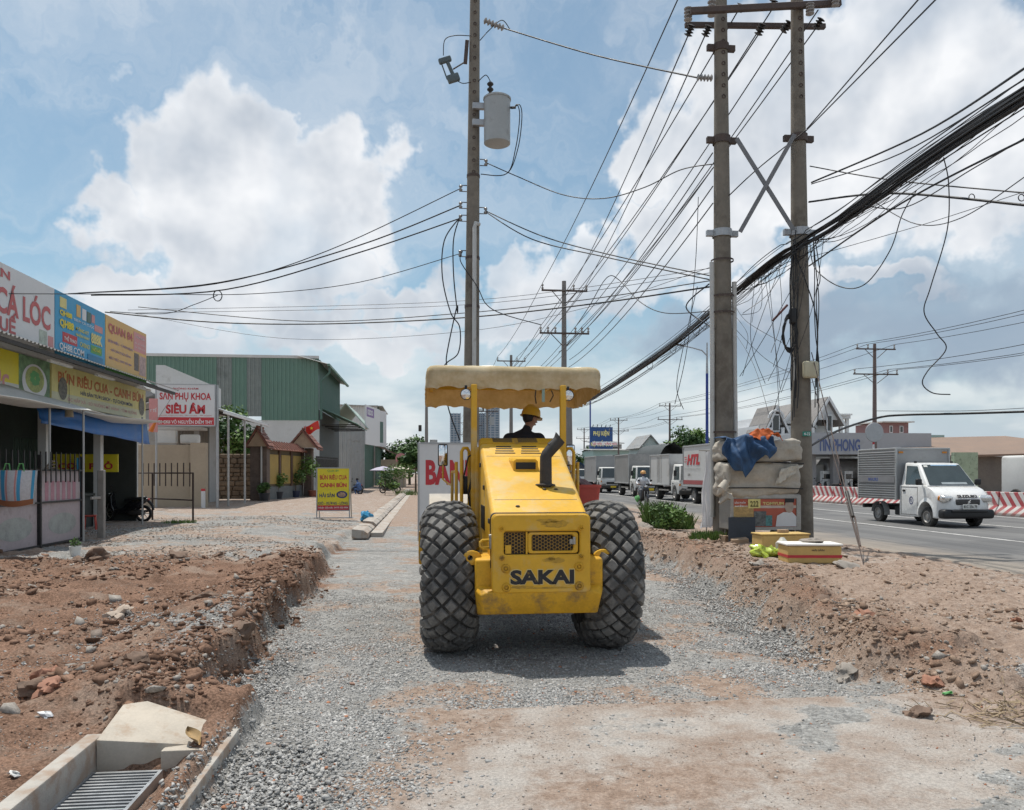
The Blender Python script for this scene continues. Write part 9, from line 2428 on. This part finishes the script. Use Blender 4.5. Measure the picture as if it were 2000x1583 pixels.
# ------------------------------------------------------------------ weeds
def weeds(label, px, py, n, h, r, seed, z=0.15):
    p = on_ground(px,py,z); t = thing('weed_clump', label, 'weeds', (p.x,p.y,hz(p.x,p.y)), 0, 'weeds along the road verge')
    rr = random.Random(seed)
    for q in range(2):
        mb = MB()
        for k in range(n//2):
            a = rr.uniform(0,6.28); d = r*math.sqrt(rr.random()); b = Vector((d*math.cos(a)*1.5,d*math.sin(a),0)); hh = h*rr.uniform(0.4,1.1); ln = rr.uniform(0.1,0.6)*hh; a2 = rr.uniform(0,6.28)
            tip = b+Vector((ln*math.cos(a2),ln*math.sin(a2),hh)); md_ = (b+tip)/2+Vector((0,0,hh*0.15)); s_ = Vector((-math.sin(a2),math.cos(a2),0))*rr.uniform(0.006,0.016)*(1+h)
            mb.add([b-s_,b+s_,md_+s_*0.8,tip,md_-s_*0.8],[(0,1,2,3,4)])
        part('blades', mb, M_LEAF[1] if q else mat('grass_green',(0.13,0.20,0.06),0.6,var=0.3,vs=6), t)
    return t
weeds('tall grassy weed clump at the road verge beside the tyre', 1290, 1034, 520, 0.72, 0.34, 51)
weeds('broad leafy weeds right of the tall grass', 1322, 1036, 500, 0.42, 0.32, 52)
bush('dark leafy weed heart of the verge clump', 1308, 1018, 20.0, 0.46, 900, 53, (1.25,1,0.8), 0, 'weed_bush', 'weeds', 'weeds along the road verge', 0.06)
weeds('low bright weeds left of the cart brick', 1382, 1060, 500, 0.22, 0.26, 54, 0.2)
weeds('small tuft of grass at the low brown fence', 350, 1022, 180, 0.12, 0.35, 55, 0.05)
weeds('thin grass by the far kerb end', 800, 965, 200, 0.5, 0.8, 56, 0.0)
# dry straw on the right
sp0 = on_ground(1930,1345,0.1)
sw_ = MB(); rr = random.Random(61)
for k in range(150):
    x, y = sp0.x+rr.gauss(0.35,0.3), sp0.y+rr.gauss(0.15,0.2); z = hz(x,y); a = rr.uniform(0,6.28); L = rr.uniform(0.05,0.2)
    sw_.tube([(x,y,z+0.01),(x+L*math.cos(a),y+L*math.sin(a),hz(x+L*math.cos(a),y+L*math.sin(a))+rr.uniform(0.01,0.05))],0.004,3)
tag(link('dry_straw', sw_.mesh('dry_straw'), mat('straw',(0.29,0.22,0.14),0.9,var=0.3,vs=20)), 'dry straw and stalks scattered at the right edge', 'straw', kind='stuff')
# ------------------------------------------------------------------ kerb pieces and drain grate in the near left corner
kw = thing('kerb_wall', 'low dark sided concrete kerb wall left of the drain grate', 'kerb', (-2.05,4.3,-0.2))
part('block', bevelled(MB().add([(-0.04,-1.6,-0.35),(0.08,-1.6,-0.35),(0.08,0.86,-0.35),(-0.04,0.86,-0.35),(-0.04,-1.6,0.225),(0.06,-1.6,0.225),(0.06,0.86,0.240),(-0.04,0.86,0.240)],[(0,3,2,1),(4,5,6,7),(0,1,5,4),(1,2,6,5),(2,3,7,6),(3,0,4,7)]),0.012,2), M_CONCN, kw, 40)
kb = thing('kerb_block', 'pale sloping concrete kerb block behind the drain grate', 'kerb', (-1.74,5.30,-0.045), 0.10)
part('block', bevelled(MB().add([(-0.27,-0.24,-0.28),(0.30,-0.16,-0.28),(0.34,0.16,-0.28),(-0.24,0.30,-0.28),(-0.27,-0.24,0.085),(0.30,-0.16,-0.01),(0.34,0.16,0.035),(-0.10,0.30,0.165),(-0.24,0.24,0.165)],[(0,3,2,1),(4,5,6),(4,6,8),(6,7,8),(0,1,5,4),(1,2,6,5),(2,3,8,7,6),(3,0,4,8)]),0.010,2,25), mat('pale_crusted_concrete',(0.46,0.41,0.345),0.9,var=0.1,vs=6,dirt=((0.36,0.265,0.19),0.45,7),bump=0.3,bs=50), kb, 30)
ks = thing('kerb_slab', 'pale concrete kerb slab edge between the drain and the gravel', 'kerb', (-1.28,4.4,-0.1))
part('block', bevelled(MB().bb(-0.05,0.05,-1.5,1.02,-0.30,0.065),0.012,2), M_CONCN, ks, 40)
part('cap', bevelled(MB().bb(-0.34,-0.052,0.66,1.0,-0.25,0.052),0.012,2), mat('pale_crusted_concrete',(0.50,0.44,0.36),0.9), ks, 40)
gr = thing('drain_grate', 'galvanised steel drain grate in the near left corner', 'drain grate', (-1.785,4.56,-0.155))
part('frame', MB().bb(-0.205,-0.185,-0.55,0.42,-0.05,0.02).bb(0.185,0.205,-0.55,0.42,-0.05,0.02).bb(-0.185,0.185,0.395,0.42,-0.05,0.02).bb(-0.185,0.185,-0.55,-0.525,-0.05,0.02), M_GALV, gr)
for k in range(20): part('bar', MB().bb(-0.185,0.185,-0.50+k*0.045,-0.482+k*0.045,-0.03,0.017), M_GALV, gr)
part('cross_bar', MB().cyl((-0.08,-0.52,-0.035),(-0.08,0.39,-0.035),0.008,n=6), M_GALV, gr); part('cross_bar', MB().cyl((0.10,-0.52,-0.035),(0.10,0.39,-0.035),0.008,n=6), M_GALV, gr)
part('pit', MB().bb(-0.184,0.184,-0.52,0.39,-0.40,-0.05), M_BLACK, gr)
# litter
lf = on_ground(398,1437,0.0); solo('dry_leaf', MB().grid(lambda u,v: ((u-0.5)*0.09*math.sin(math.pi*max(0.08,v)), (v-0.5)*0.17, 0.02+0.06*(2*u-1)**2*0.5+0.05*v),6,8), mat('dry_leaf_tan',(0.34,0.23,0.11),0.8,var=0.2,vs=30), 'curled dry leaf on the kerb slab', 'leaf', loc=(-1.45,5.15,-0.05), rz=0.7, smooth=60)
for i,(px,py,lab) in enumerate(((30,1530,'crumpled white paper scrap at the left edge'),(95,1490,'grey scrap of plastic on the near left earth'),(1560,1125,'crumpled clear plastic scrap on the right bank'),(1850,1365,'small green plastic scrap at the right bank foot'))):
    p = on_ground(px,py,0.1); z = hz(p.x,p.y); p = on_ground(px,py,z); z = hz(p.x,p.y)
    solo('litter', MB().lump((0,0,0.008),0.032,70+i,2,0.9,(1.4,0.9,0.35)), [M_WHITEP,mat('grey_plastic_scrap',(0.40,0.41,0.43),0.4),mat('clear_scrap',(0.52,0.55,0.56),0.25),M_SGRN][i], lab, 'litter', loc=(p.x,p.y,z))
